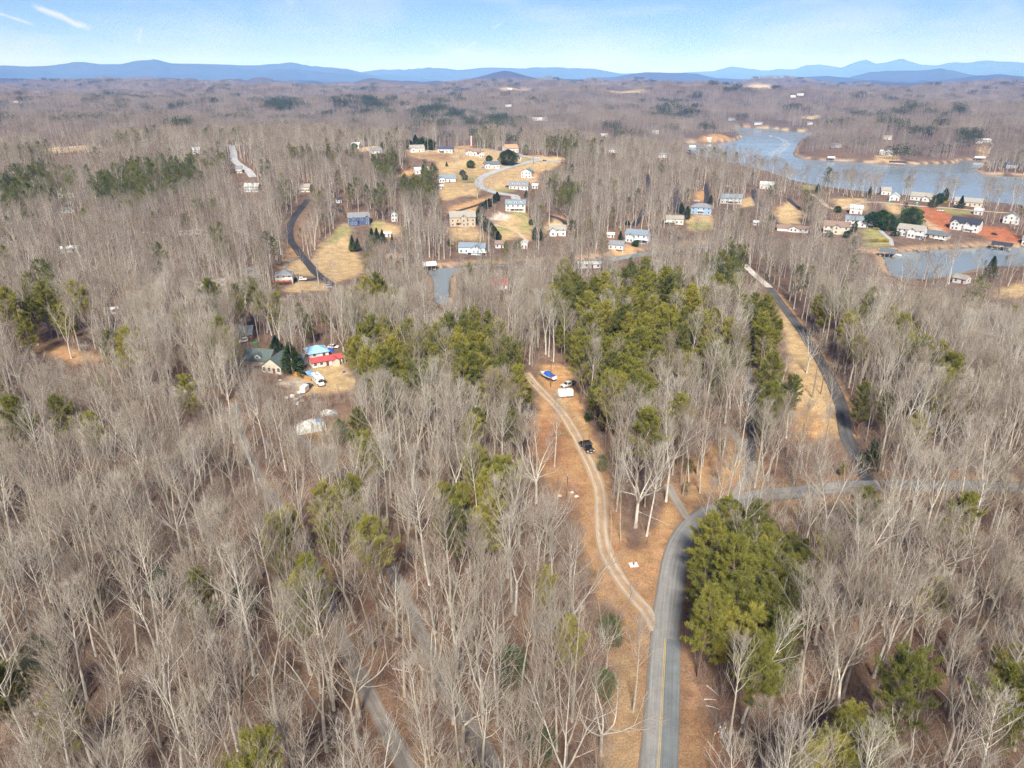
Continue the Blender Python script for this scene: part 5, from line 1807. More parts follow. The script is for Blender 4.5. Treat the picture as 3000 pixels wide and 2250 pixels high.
# --- far shores and far farms: specks in the picture, still houses
FARH = [
    ("far white house on the peninsula shore with red bank", Q(990, 958, 2000, 0), 26, 'white', 'grey', 0.8), ("great white house on the far right slope above the cove", Q(1945, 928, 2000, 0), 40, 'white', 'pale', 1.0),
    ("pale house low on the middle of the far peninsula", Q(1315, 1005, 2000, 0), 34, 'lightgrey', 'pale', 0.8), ("house with tan roof higher on the far peninsula", Q(1325, 905, 2000, 0), 22, 'white', 'tangrey', 0.8),
    ("white gabled house by the straw field across the water", Q(825, 808, 2000, 0), 16, 'white', 'grey', 0.9), ("dark roofed house on the small point at the right edge", Q(2140, 1090, 2000, 0), 36, 'grey', 'navy', 0.7),
    ("pale house at the head of the lake", Q(490, 808, 2000, 0), 22, 'lightgrey', 'grey', 0.6), ("grey roofed house near the head of the lake", Q(320, 782, 2000, 0), 20, 'grey', 'bluegrey', 0.7),
    ("large white house on the distant ridge, left of its pair", Q(715, 630, 2000, 0), 14, 'white', 'pale', 1.0), ("large white house on the distant ridge, right of its pair", Q(762, 618, 2000, 0), 18, 'white', 'pale', 1.0),
    ("white farm buildings under the double peak", Q(1220, 608, 2000, 0), 18, 'white', 'pale', 1.0), ("small house beside the small point with orange bank", Q(170, 915, 2000, 0), 12, 'white', 'pale', 0.9),
    ("white house in the woods at the centre of the far valley", Q(1083, 694, 1000, 0), 18, 'white', 'pale', 1.0), ("long low white building in the far orange clearing", Q(1285, 782, 1000, 0), 46, 'white', 'pale', 1.0),
    ("white house alone in woods below the clay clearing", Q(2035, 868, 1000, 0), 16, 'white', 'pale', 0.9), ("pale grey roofed house in woods left of the clay track", Q(1706, 892, 1000, 0), 22, 'lightgrey', 'pale', 0.8),
    ("white gabled house beside a dark conifer in the woods", Q(1756, 988, 1000, 0), 18, 'white', 'grey', 0.9), ("white house with blue grey roof in woods near the lake", Q(2083, 1022, 1000, 0), 24, 'white', 'bluegrey', 0.9),
    ("distant white farm below the cone shaped hill", Q(1092, 580, 1000, 0), 14, 'white', 'pale', 1.0), ("bright white house under the left ridge", Q(240, 598, 0, 0), 14, 'white', 'pale', 1.0),
    ("cream barn in the far left clearing", Q(104, 670, 0, 0), 12, 'cream', 'pale', 1.0), ("white trailer home left of the far gravel road", Q(1270, 940, 0, 0), 28, 'white', 'pale', 0.45),
    ("low grey shed beneath the far white trailer home", Q(1275, 998, 0, 0), 20, 'lightgrey', 'pale', 0.45), ("cream gabled house right of the far gravel road", Q(1616, 942, 0, 0), 15, 'cream', 'tangrey', 0.45),
    ("white cottage at the foot of the far gravel road", Q(1550, 1122, 0, 0), 17, 'white', 'grey', 0.8), ("white mobile home among trees beyond the meadow drive", Q(1630, 1245, 0, 0), 40, 'lightgrey', 'pale', 0.6),
    ("cream cabin on the left slope above the meadow woods", Q(1978, 1245, 0, 0), 26, 'cream', 'tangrey', 0.8), ("long cream roofed house under the far left pine wood", Q(440, 1282, 0, 0), 50, 'cream', 'tangrey', 0.45),
    ("white lake cottage at the near end of the far shore", Q(60, 968, 2000, 0), 18, 'white', 'pale', 0.7),
]
for lb, px, w, wl, rf, kp in FARH:
    house(lb, px, w, 8.0, 1.4 if w < 30 else 1.6, wl, rf, yaw=(len(lb) * 37) % 40 - 20, keep=kp, win=3 if w < 25 else 5, twin=False)

# ------------------------------------------------------------------ where trees stand
OPEN_PX = [np.array(px) for c, px, s, o in ZONES if o]
for nm in ('paved_road', 'east_lane', 'gravel_drive', 'concrete_apron', 'meadow_drive', 'hill_road', 'far_road', 'bank_drive', 'curved_drive'):
    pl, w, surf = ROADS[nm]
    pl = pl[::4] if len(pl) > 30 else pl[::2]
    if nm == 'paved_road':
        uu, vv, _ = project(np.column_stack([pl, height(pl[:, 0], pl[:, 1])]))
        pl = pl[(uu < 2110) & (vv > 1560)]
    t = np.gradient(pl, axis=0)
    t /= np.linalg.norm(t, axis=1)[:, None]
    nn = np.stack([t[:, 1], -t[:, 0]], -1) * (w / 2 + 0.6)
    ring = np.vstack([pl + nn, (pl - nn)[::-1]])
    u, v, _ = project(np.column_stack([ring, height(ring[:, 0], ring[:, 1])]))
    OPEN_PX.append(np.column_stack([u, v]))
# the lake seen open
for pl in LAKES[:2]:
    u, v, _ = project(np.column_stack([pl, np.full(len(pl), LAKE_Z)]))
    OPEN_PX.append(np.column_stack([u, v]))
LAKE_IDX = {len(OPEN_PX) - 2, len(OPEN_PX) - 1}
OPEN_PX.append(np.array([(1268, 800), (1318, 800), (1312, 880), (1272, 885)]))
KEEP += [(1575, 1075, 1660, 1145, 1.0), (1630, 1108, 1690, 1175, 1.0), (1700, 1255, 1752, 1330, 1.0), (905, 1080, 955, 1132, 1.0), (875, 1120, 910, 1155, 0.97), (860, 1205, 960, 1270, 0.6),
         (995, 1240, 1030, 1290, 0.7), (1640, 1380, 1720, 1490, 1.0), (2570, 715, 2640, 760, 0.9), (2900, 700, 2965, 735, 0.9), (1838, 1630, 1890, 1670, 1.0), (2090, 2105, 2130, 2250, 1.0),
         (1376, 386, 1390, 428, 1.0), (60, 1000, 110, 1025, 0.9), (2235, 390, 2320, 455, 1.0)]
PINES_PX = [np.array(F(p)) for p in (
    [(750, 730), (800, 705), (860, 690), (905, 695), (945, 730), (945, 830), (870, 850), (780, 830)],
    [(950, 700), (1010, 685), (1080, 690), (1130, 770), (1165, 850), (1080, 850), (1000, 830), (960, 780)],
    [(1180, 615), (1300, 595), (1440, 575), (1470, 600), (1530, 650), (1560, 700), (1600, 760), (1560, 800), (1460, 780), (1375, 870), (1290, 885), (1250, 800), (1240, 740), (1190, 700)],
    [(1520, 545), (1600, 530), (1620, 560), (1590, 620), (1560, 640), (1530, 600)],
    [(1590, 655), (1660, 645), (1695, 680), (1680, 730), (1715, 800), (1710, 870), (1680, 890), (1640, 830), (1610, 740)],
    [(1745, 640), (1800, 625), (1900, 680), (2000, 700), (2050, 740), (1960, 760), (1860, 720), (1780, 705)],
    [(1482, 1150), (1540, 1110), (1605, 1085), (1640, 1120), (1660, 1160), (1760, 1200), (1720, 1250), (1700, 1300), (1705, 1430), (1650, 1460), (1560, 1440), (1515, 1400), (1482, 1300), (1476, 1200)],
    [(1740, 1540), (1800, 1510), (1880, 1540), (1880, 1640), (1800, 1680), (1740, 1620)],
    [(655, 1060), (720, 1030), (770, 1050), (760, 1090), (700, 1100)],
    [(940, 1030), (1050, 960), (1090, 970), (1080, 1060), (1030, 1140), (960, 1150), (930, 1100)],
    [(540, 1100), (600, 1080), (630, 1110), (560, 1160)],
    [(700, 1100), (790, 1080), (830, 1130), (750, 1180), (700, 1170)],
    [(620, 1195), (660, 1190), (685, 1250), (680, 1330), (630, 1330)],
    [(50, 590), (120, 570), (140, 660), (60, 690)], [(5, 640), (60, 650), (50, 700), (0, 700)],
    [(0, 370), (80, 350), (160, 370), (150, 420), (60, 430), (0, 450)],
    [(190, 380), (290, 340), (420, 340), (440, 380), (340, 420), (290, 440), (200, 420)],
    [(800, 330), (880, 330), (950, 370), (950, 420), (880, 410), (800, 360)],
    [(880, 385), (950, 395), (955, 425), (900, 420)],
    [(1195, 385), (1260, 400), (1230, 440), (1200, 430)],
    [(790, 610), (840, 595), (850, 650), (790, 660)], [(740, 600), (770, 600), (770, 660), (740, 660)],
    [(430, 640), (560, 610), (620, 660), (610, 740), (500, 740)],
    [(2040, 740), (2100, 780), (2080, 880), (2020, 860)], [(1930, 860), (1990, 820), (2020, 900), (1950, 930)],
    [(1870, 1240), (1930, 1230), (1910, 1330), (1860, 1300)], [(2140, 1430), (2212, 1420), (2212, 1560), (2150, 1520)],
    [(540, 215), (620, 205), (660, 225), (600, 240)], [(700, 210), (800, 205), (870, 225), (780, 250)], [(880, 235), (960, 225), (1000, 245), (920, 262)],
    [(1030, 245), (1120, 250), (1130, 262), (1050, 262)], [(1980, 275), (2030, 270), (2040, 300), (1990, 300)], [(1690, 300), (1720, 290), (1725, 320), (1700, 330)],
    [(2060, 285), (2110, 270), (2150, 300), (2100, 330)], [(1180, 300), (1240, 298), (1250, 330), (1190, 330)])]
PINE_MIX = [0.9, 0.9, 0.86, 0.92, 0.85, 0.5, 0.6, 0.9, 0.7, 0.75, 0.7, 0.75, 0.7, 0.75, 0.6, 0.8, 0.85, 0.85, 0.9, 0.85, 0.8, 0.9, 0.3, 0.35, 0.3, 0.6, 0.35] + [0.75] * 12


def in_any(u, v, polys):
    out = np.full(len(u), -1)
    for k, p in enumerate(polys):
        lo, hi = p.min(0), p.max(0)
        m = (u > lo[0]) & (u < hi[0]) & (v > lo[1]) & (v < hi[1])
        if m.any():
            idx = np.nonzero(m)[0]
            out[idx[pip(u[idx], v[idx], p)]] = k
    return out


def grid_points(r0, r1, step, g):
    xs = np.arange(-r1 * 0.75, r1 * 0.75, step)
    ys = np.arange(max(40, r0 * 0.55), r1, step)
    X, Y = np.meshgrid(xs, ys)
    X = X + (np.arange(len(ys)) % 2)[:, None] * step * 0.5
    X = (X + g.uniform(-0.42, 0.42, X.shape) * step).ravel()
    Y = (Y + g.uniform(-0.42, 0.42, Y.shape) * step).ravel()
    r = np.hypot(X, Y)
    m = (r >= r0) & (r < r1) & (np.abs(X) < Y * 0.80 + 25)
    return X[m], Y[m]


PINE_AT = [((2120, 1645), 17), ((2195, 1655), 16), ((2052, 1705), 15), ((2132, 1712), 17), ((2215, 1722), 16), ((2292, 1730), 14), ((2048, 1790), 15), ((2120, 1800), 17), ((2200, 1806), 17), ((2275, 1815), 15),
           ((2062, 1880), 14), ((2140, 1890), 17), ((2220, 1895), 16), ((2110, 1965), 13), ((2180, 1985), 16), ((2255, 1975), 15), ((2200, 2060), 13), ((2270, 2050), 12), ((2330, 1760), 13), ((2410, 1700), 12),
           ((2420, 2300), 13), ((2490, 2330), 14), ((2545, 2270), 12), ((2450, 2210), 11), ((2520, 1830), 12), ((900, 1880), 15), ((880, 1900), 13)]
LAND_PX = [(1819, 1583), (1862, 1545), (1520, 1612), (1612, 1642), (2344, 2030), (2240, 2265), (2251, 1586), (235, 2132), (562, 2210), (608, 2166), (1268, 2210), (1790, 1590), (2640, 1990), (1655, 1060)]
FIXED = np.array([G(*p)[:2] for p in LAND_PX] + [G(*p)[:2] for p, _ in PINE_AT])


def stand(r0, r1, step, g, slack):
    """candidate trees -> dict of arrays: position, kind (0 bare, 1 pine), height"""
    x, y = grid_points(r0, r1, step, g)
    z = height(x, y)
    n = len(x)
    ok = lake_sd(x, y) < -3.0
    for nm, (pl, w, surf) in ROADS.items():
        lo, hi = pl.min(0) - 6, pl.max(0) + 6
        m = (x > lo[0]) & (x < hi[0]) & (y > lo[1]) & (y < hi[1])
        if m.any():
            d = line_dist(x[m], y[m], pl[::3])
            i = np.nonzero(m)[0]
            ok[i[d < w / 2 + 0.5]] = False
    ok &= ~((wav(x, y, 38, 61, 2) > 0.45) & (g.uniform(0, 1, n) < 0.45))
    for fx, fy in FIXED:
        ok &= np.hypot(x - fx, y - fy) > 3.6
    hh = g.uniform(0.76, 1.14, n) * 23
    u, v, dep = project(np.column_stack([x, y, z + hh * 0.72]))
    pk = in_any(u, v, PINES_PX)
    pr = np.where(pk >= 0, np.array(PINE_MIX)[pk], 0.035)
    patchy = wav(x, y, 170, 77, 2)
    pr = np.where((pk < 0) & (patchy > 0.62) & (np.hypot(x, y) > 330), 0.4, pr)
    kind = (g.uniform(0, 1, n) < pr).astype(int)
    hh = np.where(kind == 1, hh * 0.84, hh)
    ub, vb, db = project(np.column_stack([x, y, z]))
    s = FPX / db
    luck = g.uniform(0, 1, n)
    full = hh.copy()
    got = np.zeros(n, bool)
    # nothing may hide the open ground that the photograph shows; where a full-grown tree would, a younger one may stand
    for fac in (1.0, 0.62, 0.36):
        todo = np.nonzero(ok & ~got)[0]
        if fac < 1:
            todo = todo[g.uniform(0, 1, len(todo)) < 0.6]
        h2 = full[todo] * fac
        ut, vt, dt = project(np.column_stack([x[todo], y[todo], z[todo] + h2]))
        good = (np.minimum(ub[todo], ut) < 3150) & (np.maximum(ub[todo], ut) > -150) & (vt < 2420)
        kd, lk, sc = kind[todo], luck[todo], s[todo]
        for fr in (0.0, 0.12, 0.3, 0.5, 0.7, 0.85, 0.97):
            half = 0.0 if fr < 0.42 else np.where(kd == 1, 2.4, 2.8) * fac * sc * (1.0 if fr < 0.9 else 0.5)
            for sd in ((0,) if fr < 0.42 else (-1, 0, 1)):
                uu = ub[todo] + (ut - ub[todo]) * fr + sd * half
                vv = vb[todo] + (vt - vb[todo]) * fr
                k = in_any(uu, vv, OPEN_PX)
                hit = k >= 0
                lim = np.where(kd == 1, 0.0, slack if sd == 0 else slack * 2.2)
                lim = np.where(np.isin(k, list(LAKE_IDX)), 0.24, lim)
                good &= ~(hit & (lk > lim))
                for (x0, y0, x1, y1, st) in KEEP:
                    b = (uu > x0) & (uu < x1) & (vv > y0) & (vv < y1)
                    if b.any():
                        good &= ~(b & (lk < st))
        got[todo[good]] = True
        hh[todo[good]] = h2[good]
    i = np.nonzero(got)[0]
    return dict(x=x[i], y=y[i], z=z[i], kind=kind[i], h=hh[i], u=ub[i], v=vb[i], dep=db[i])


g_ = np.random.default_rng(41)
NEAR = stand(48, 330, 5.2, g_, 0.10)
MID = stand(330, 1150, 6.0, g_, 0.04)

# ------------------------------------------------------------------ instanced woodland (too many to count)
def proto_collection(name, meshes):
    c = bpy.data.collections.new(name)
    for i, me in enumerate(meshes):
        o = bpy.data.objects.new("%s_%02d" % (name, i), me)
        c.objects.link(o)
    return c


def scatter(name, label, cat, P, idx, rot, scl, meshes):
    me = bpy.data.meshes.new(name)
    me.vertices.add(len(P))
    me.vertices.foreach_set("co", np.asarray(P, np.float32).ravel())
    for nm, ty, arr in (("pick", 'INT', idx), ("turn", 'FLOAT', rot), ("size", 'FLOAT', scl)):
        a = me.attributes.new(nm, ty, 'POINT')
        a.data.foreach_set("value", np.asarray(arr, np.int32 if ty == 'INT' else np.float32))
    o = bpy.data.objects.new(name, me)
    coll.objects.link(o)
    o["kind"] = "stuff"
    o["label"] = label
    ng = bpy.data.node_groups.new(name, 'GeometryNodeTree')
    ng.interface.new_socket("Geometry", in_out='INPUT', socket_type='NodeSocketGeometry')
    ng.interface.new_socket("Geometry", in_out='OUTPUT', socket_type='NodeSocketGeometry')
    N, Lk = ng.nodes, ng.links
    gi, go = N.new("NodeGroupInput"), N.new("NodeGroupOutput")
    iop = N.new("GeometryNodeInstanceOnPoints")
    ci = N.new("GeometryNodeCollectionInfo")
    ci.inputs["Collection"].default_value = proto_collection(name + "_kinds", meshes)
    ci.inputs["Separate Children"].default_value = True
    ci.inputs["Reset Children"].default_value = True

    def attr(nm, ty):
        n = N.new("GeometryNodeInputNamedAttribute")
        n.data_type = ty
        n.inputs["Name"].default_value = nm
        return n.outputs["Attribute"]
    cb = N.new("ShaderNodeCombineXYZ")
    Lk.new(attr("turn", 'FLOAT'), cb.inputs["Z"])
    er = N.new("FunctionNodeEulerToRotation")
    Lk.new(cb.outputs["Vector"], er.inputs["Euler"])
    Lk.new(gi.outputs["Geometry"], iop.inputs["Points"])
    Lk.new(ci.outputs["Instances"], iop.inputs["Instance"])
    iop.inputs["Pick Instance"].default_value = True
    Lk.new(attr("pick", 'INT'), iop.inputs["Instance Index"])
    Lk.new(er.outputs["Rotation"], iop.inputs["Rotation"])
    Lk.new(attr("size", 'FLOAT'), iop.inputs["Scale"])
    Lk.new(iop.outputs["Instances"], go.inputs["Geometry"])
    md = o.modifiers.new("scatter", 'NODES')
    md.node_group = ng
    return o


BH = np.array([b[1] for b in BARE])
PH = np.array([p[0] for p in PINE])
BW = np.array([1.1, 1.1, 1.0, 1.2, 1.1, 1.1, 0.6, 0.6, 0.8, 0.8, 1.0, 1.1, 0.4, 0.5, 1.1, 1.1, 0.8, 1.0, 1.1])
BW = BW / BW.sum()

# individuals: the trees that show largest
nb = np.nonzero(NEAR['kind'] == 0)[0]
inframe = (NEAR['u'] > -60) & (NEAR['u'] < 3060) & (NEAR['v'] < 2420)
order = nb[np.argsort(NEAR['dep'][nb] + np.where(inframe[nb], 0, 1e5))]
N_LAND = 14
bare_ind, bare_rest = order[:300 - N_LAND], order[300 - N_LAND:]
npn = np.nonzero(NEAR['kind'] == 1)[0]
orderp = npn[np.argsort(NEAR['dep'][npn] + np.where(inframe[npn], 0, 1e5))]
pine_ind, pine_rest = orderp[:300 - len(PINE_AT)], orderp[300 - len(PINE_AT):]


def add_tree(name, loc, rz, sc, parts, tilt=(0, 0)):
    """Empty at the foot, one mesh per part; parts: (name, mesh, parent index or None)"""
    o = empty(name, loc, rz)
    o.rotation_euler = (tilt[0], tilt[1], rz)
    o.scale = sc
    made = []
    for nm, me, par in parts:
        c = bpy.data.objects.new(nm, me)
        coll.objects.link(c)
        c.parent = o if par is None else made[par]
        made.append(c)
    return o


TREE_LIST = []      # (object, kind word, form, pixel u, pixel v, height) for the labels
gi_ = np.random.default_rng(5)
for i in bare_ind:
    k = gi_.choice(len(BARE), p=BW)
    fm, Hh, tm, cm = BARE[k]
    s = NEAR['h'][i] / 23.0 * gi_.uniform(0.95, 1.08)
    o = add_tree("bare_tree", (NEAR['x'][i], NEAR['y'][i], NEAR['z'][i]), gi_.uniform(0, 6.28), (s * gi_.uniform(0.85, 1.15), s * gi_.uniform(0.85, 1.15), s * gi_.uniform(0.92, 1.08)), [("trunk", tm, None), ("crown", cm, None)], gi_.normal(0, 0.055, 2))
    TREE_LIST.append((o, 'bare', fm, NEAR['u'][i], NEAR['v'][i], Hh * s))
for i in pine_ind:
    k = gi_.integers(0, len(PINE))
    Hh, tm, wm_, nm_ = PINE[k]
    s = NEAR['h'][i] / 19.0 * gi_.uniform(0.92, 1.08)
    o = add_tree("pine_tree", (NEAR['x'][i], NEAR['y'][i], NEAR['z'][i]), gi_.uniform(0, 6.28), (s, s, s), [("trunk", tm, None), ("crown", nm_, None), ("branches", wm_, 1)], gi_.normal(0, 0.02, 2))
    TREE_LIST.append((o, 'pine', 'pine', NEAR['u'][i], NEAR['v'][i], Hh * s))

for px, hgt in PINE_AT:
    p = G(*px)
    k = (4, 2, 0, 3)[len(TREE_LIST) % 4]
    Hh, tm, wm_, nm_ = PINE[k]
    s = hgt / Hh
    o = add_tree("pine_tree", tuple(p), gi_.uniform(0, 6.28), (s * 1.28, s * 1.28, s), [("trunk", tm, None), ("crown", nm_, None), ("branches", wm_, 1)])
    TREE_LIST.append((o, 'pine', 'pine', px[0], px[1], hgt))

# landmark trees, by the foot of the trunk in the photograph
LAND = [
    (F([(1341, 1167)])[0], 8, 21, "slim white leaning tree between the gravel drive and the paved bend"),
    ((1862, 1545), 6, 26, "broad pale tree with huge spreading crown in the wedge between the roads"),
    ((1520, 1612), 7, 22, "wide spreading bare tree, the left one of two at the orange clearing"),
    ((1612, 1642), 13, 22, "wide spreading bare tree, the right one of two at the orange clearing"),
    ((2344, 2030), 3, 26, "tall white forked tree just right of the big pine clump"),
    ((2240, 2265), 12, 17, "white many stemmed tree at the bottom edge right of the pole"),
    ((2251, 1586), 7, 17, "white short trunked tree behind the big pine clump, facing the bend"),
    ((235, 2132), 4, 23, "pale forked tree near the lower left corner, thick straight bole"),
    ((562, 2210), 5, 25, "stout pale forked tree low in the left woods, close to the camera"),
    ((608, 2166), 0, 25, "tall straight pale tree just right of the stout forked one"),
    ((1268, 2210), 0, 21, "straight grey tree between the right forest lane and the verge"),
    ((1790, 1590), 9, 14, "thin dark sapling beside the white leaning tree in the wedge"),
    ((2640, 1990), 1, 26, "tall speckled white trunk standing clear in the right woods"),
    ((1655, 1060), 10, 24, "tall bare trunk behind the parked boat, in front of the pines"),
]
for px, k, hgt, lb in LAND:
    p = G(*px)
    fm, Hh, tm, cm = BARE[k]
    s = hgt / Hh
    o = add_tree("bare_tree", tuple(p), gi_.uniform(0, 6.28), (s, s, s), [("trunk", tm, None), ("crown", cm, None)])
    tag(o, lb, "tree", "bare trees near the camera")

# the rest of the near wood and the wood in the middle distance
def pick(i, D, g, hs, w, ref):
    k = g.choice(len(hs), len(i), p=w)
    return k, g.uniform(0, 6.28, len(i)), D['h'][i] / ref * g.uniform(0.92, 1.08, len(i))


def xyz(D, i): return np.column_stack([D['x'][i], D['y'][i], D['z'][i]])


k, rt, sc_ = pick(bare_rest, NEAR, gi_, BH, BW, 23.0)
scatter("bare_woodland", "leafless woodland continuing behind the nearer bare trees", "woodland", xyz(NEAR, bare_rest), k, rt, sc_, BARE_ONE)
if len(pine_rest):
    k, rt, sc_ = pick(pine_rest, NEAR, gi_, PH, np.full(6, 1 / 6), 19.0)
    scatter("pine_woodland", "pines continuing behind the nearer pine trees", "woodland", xyz(NEAR, pine_rest), k, rt, sc_, PINE_ONE)
mb = np.nonzero(MID['kind'] == 0)[0]
k = gi_.choice(len(BARE_FAR), len(mb))
scatter("bare_wood_distant", "grey leafless wood across the middle distance", "woodland", xyz(MID, mb), k, gi_.uniform(0, 6.28, len(mb)), MID['h'][mb] / 23.0, BARE_FAR)
mp_ = np.nonzero(MID['kind'] == 1)[0]
k = gi_.choice(len(PINE_FAR), len(mp_))
scatter("pine_wood_distant", "olive green pines across the middle distance", "woodland", xyz(MID, mp_), k, gi_.uniform(0, 6.28, len(mp_)), MID['h'][mp_] / 19.0, PINE_FAR)

# thickets on the forest floor
xb, yb = grid_points(50, 300, 3.3, gi_)
okb = (lake_sd(xb, yb) < -4) & (wav(xb, yb, 34, 90, 2) > -0.55)
ub, vb, db = project(np.column_stack([xb, yb, height(xb, yb)]))
okb &= (in_any(ub, vb, OPEN_PX) < 0)
for nm, (pl, w, surf) in ROADS.items():
    lo, hi = pl.min(0) - 6, pl.max(0) + 6
    m = okb & (xb > lo[0]) & (xb < hi[0]) & (yb > lo[1]) & (yb < hi[1])
    if m.any():
        i = np.nonzero(m)[0]
        okb[i[line_dist(xb[i], yb[i], pl[::3]) < w / 2 + 0.6]] = False
i = np.nonzero(okb)[0]
scatter("undergrowth", "thin leafless saplings and thickets on the forest floor", "undergrowth", np.column_stack([xb[i], yb[i], height(xb[i], yb[i])]),
        gi_.integers(0, 4, len(i)), gi_.uniform(0, 6.28, len(i)), gi_.uniform(0.6, 1.5, len(i)), BRUSH)


# ------------------------------------------------------------------ far forest: blocks of woodland
def far_block(seed, size, n, kind, big=1.0):
    g = np.random.default_rng(seed)
    wood, leaf = TM(), TM()
    for i in range(n):
        x, y = g.uniform(-size / 2, size / 2, 2)
        Hh = g.uniform(16, 25) * (0.85 if kind else 1)
        wood.spike(np.array([x, y, -5.0]), np.array([x, y, Hh * 0.95]), 0.22 * big)
        if kind == 0:
            for j in range(9):
                a, e = g.uniform(0, 6.28), g.uniform(0.5, 1.15)
                zz = Hh * g.uniform(0.38, 0.85)
                L = g.uniform(2.5, 5.0)
                p = np.array([x, y, zz])
                d = np.array([math.cos(a) * math.cos(e), math.sin(a) * math.cos(e), math.sin(e)])
                q = p + d * L
                leaf.spike(p, q, 0.075 * big)
                for m in range(3):
                    b = p + d * L * g.uniform(0.3, 0.95)
                    leaf.spike(b, b + unit(d + g.normal(0, 0.55, 3)) * g.uniform(1.2, 2.6), 0.05 * big)
        else:
            m = 34
            t = g.uniform(0.35, 1.0, m)
            a = g.uniform(0, 6.28, m)
            rr = 3.0 * np.sqrt(np.maximum(0.03, 1 - (2 * t - 1.15) ** 2)) * g.uniform(0.4, 1.1, m)
            P = np.stack([x + rr * np.cos(a), y + rr * np.sin(a), t * Hh], -1)
            D = np.stack([np.cos(a), np.sin(a), np.full(m, 0.8)], -1) + g.normal(0, 0.4, (m, 3))
            D /= np.linalg.norm(D, axis=1)[:, None]
            leaf.blades(P, D, g.uniform(1.0, 1.9, m), g.uniform(0.8, 1.5, m), g)
    return merged("wood_block_%d" % seed, (wood, leaf), (M_BLOCK if kind == 0 else M_PBARK, M_BLOCK if kind == 0 else M_NEEDLEB))


def far_wood():
    blocks = [far_block(700 + k, 34, 27, 0, 1.3) for k in range(5)] + [far_block(710 + k, 34, 30, 1) for k in range(2)]
    P, K, T, S = [], [], [], []
    for r0, r1, step in ((1150, 2600, 31), (2600, 4400, 38), (4400, 6800, 50)):
        x, y = grid_points(r0, r1, step, gi_)
        z = height(x, y)
        ok = lake_sd(x, y) < -19
        u, v, dep = project(np.column_stack([x, y, z + 14]))
        ok &= (u > -120) & (u < 3120)
        pk = in_any(u, v, PINES_PX)
        pr = np.where(pk >= 0, 0.8, np.where(wav(x, y, 420, 78, 3) > 0.45, 0.5, 0.06))
        kind = gi_.uniform(0, 1, len(x)) < pr
        for dz in (0.0, 8.0, 16.0):
            u, v, dep = project(np.column_stack([x, y, z + dz]))
            ok &= in_any(u, v, OPEN_PX) < 0
            for (x0, y0, x1, y1, st) in KEEP:
                b = (u > x0) & (u < x1) & (v > y0) & (v < y1)
                if st > 0.75:
                    ok &= ~b
        i = np.nonzero(ok)[0]
        P.append(np.column_stack([x[i], y[i], z[i]]))
        K.append(np.where(kind[i], gi_.integers(5, 7, len(i)), gi_.integers(0, 5, len(i))))
        T.append(gi_.uniform(0, 6.28, len(i)))
        S.append(gi_.uniform(0.85, 1.1, len(i)))
    scatter("far_woodland", "purple grey winter woodland rolling back to the hills", "woodland", np.concatenate(P), np.concatenate(K), np.concatenate(T), np.concatenate(S), blocks)


far_wood()
print("TREES near", len(NEAR['x']), "bare", len(nb), "pine", len(npn), "mid", len(MID['x']), "pine", len(mp_), "brush", len(okb))

# ------------------------------------------------------------------ evergreens planted one by one
def ever(kind, px, hgt, label, wide=1.0, cat="tree", name=None, group=None):
    Hh, tm, fm = EVER[kind]
    p = G(*px)
    s = hgt / Hh
    nm = name or {'cedar': 'cedar_tree', 'cypress': 'cypress_tree', 'round': 'evergreen_tree', 'magnolia': 'evergreen_tree', 'holly': 'holly_tree', 'bush': 'evergreen_bush'}[kind]
    o = add_tree(nm, tuple(p), (px[0] * 0.7) % 6.28, (s * wide, s * wide, s), [("trunk", tm, None), ("crown", fm, None)])
    tag(o, label, cat, group)
    return o


ever('magnolia', P3(1637, 368), 14.5, "giant round dark evergreen in the hilltop subdivision", 1.25)
HG = "dark evergreens of the hilltop hedge row"
for x, y, h_, lb in ((352, 208, 7, "first dark evergreen at the left end of the hilltop row"), (410, 205, 8, "second dark evergreen from the left in the hilltop row"), (470, 203, 7.5, "third dark evergreen from the left in the hilltop row"),
                     (530, 198, 7, "dark evergreen just left of the grey roofed hilltop house"), (600, 188, 6.5, "dark evergreen behind the grey roofed hilltop house, left one"), (672, 180, 10, "tall dark spire behind the grey roofed hilltop house"),
                     (750, 178, 8, "dark evergreen behind the grey roofed hilltop house, right one"), (820, 212, 8.5, "round dark evergreen right of the grey roofed hilltop house")):
    ever('round' if h_ < 10 else 'cypress', P3(x, y), h_ * 1.25, lb, 1.0, group=HG)
for x, y, h_, k, lb in ((1330, 185, 13, 'holly', "large loose evergreen right of the silo"), (1430, 180, 12, 'holly', "large loose evergreen between silo and orange roof"), (1820, 268, 11, 'holly', "ragged evergreen right of the orange roofed house"),
                        (1437, 335, 6, 'round', "olive round bush tree above the slate roofed house"), (1245, 400, 7, 'round', "round evergreen in the straw field, upper one"), (1182, 525, 5, 'round', "neat dark round shrub by the hill road"),
                        (752, 470, 9, 'cedar', "dark cedar in front of the pale roofed hill house"), (30, 200, 6, 'round', "dark evergreen beside the white barn"), (995, 385, 4.5, 'cedar', "small cedar alone in the pale field"),
                        (845, 440, 8, 'cedar', "cedar at the right end of the hillside pine clump"), (1160, 480, 5, 'round', "evergreen shrub beside the brown bush on the hill")):
    ever(k, P3(x, y), h_, lb)
for x, y, h_, k, lb in ((1125, 785, 10, 'cedar', "leftmost dark cedar below the blue house"), (1190, 775, 8, 'cedar', "second dark cedar from the left below the blue house"), (1305, 790, 8, 'cedar', "bright green cedar in front of the dark cedar clump"),
                        (1375, 680, 10, 'cedar', "tall dark cedar in the clump near the white shed, left one"), (1440, 690, 10.5, 'cedar', "tall dark cedar in the middle of the clump near the white shed"), (1510, 680, 9, 'cedar', "dark cedar nearest the low white roofed shed"),
                        (1640, 750, 8, 'cedar', "dark cedar behind the pale crowned tree right of the clump")):
    ever(k, P4(x, y), h_, lb, 0.9, group="cedars below the blue house")
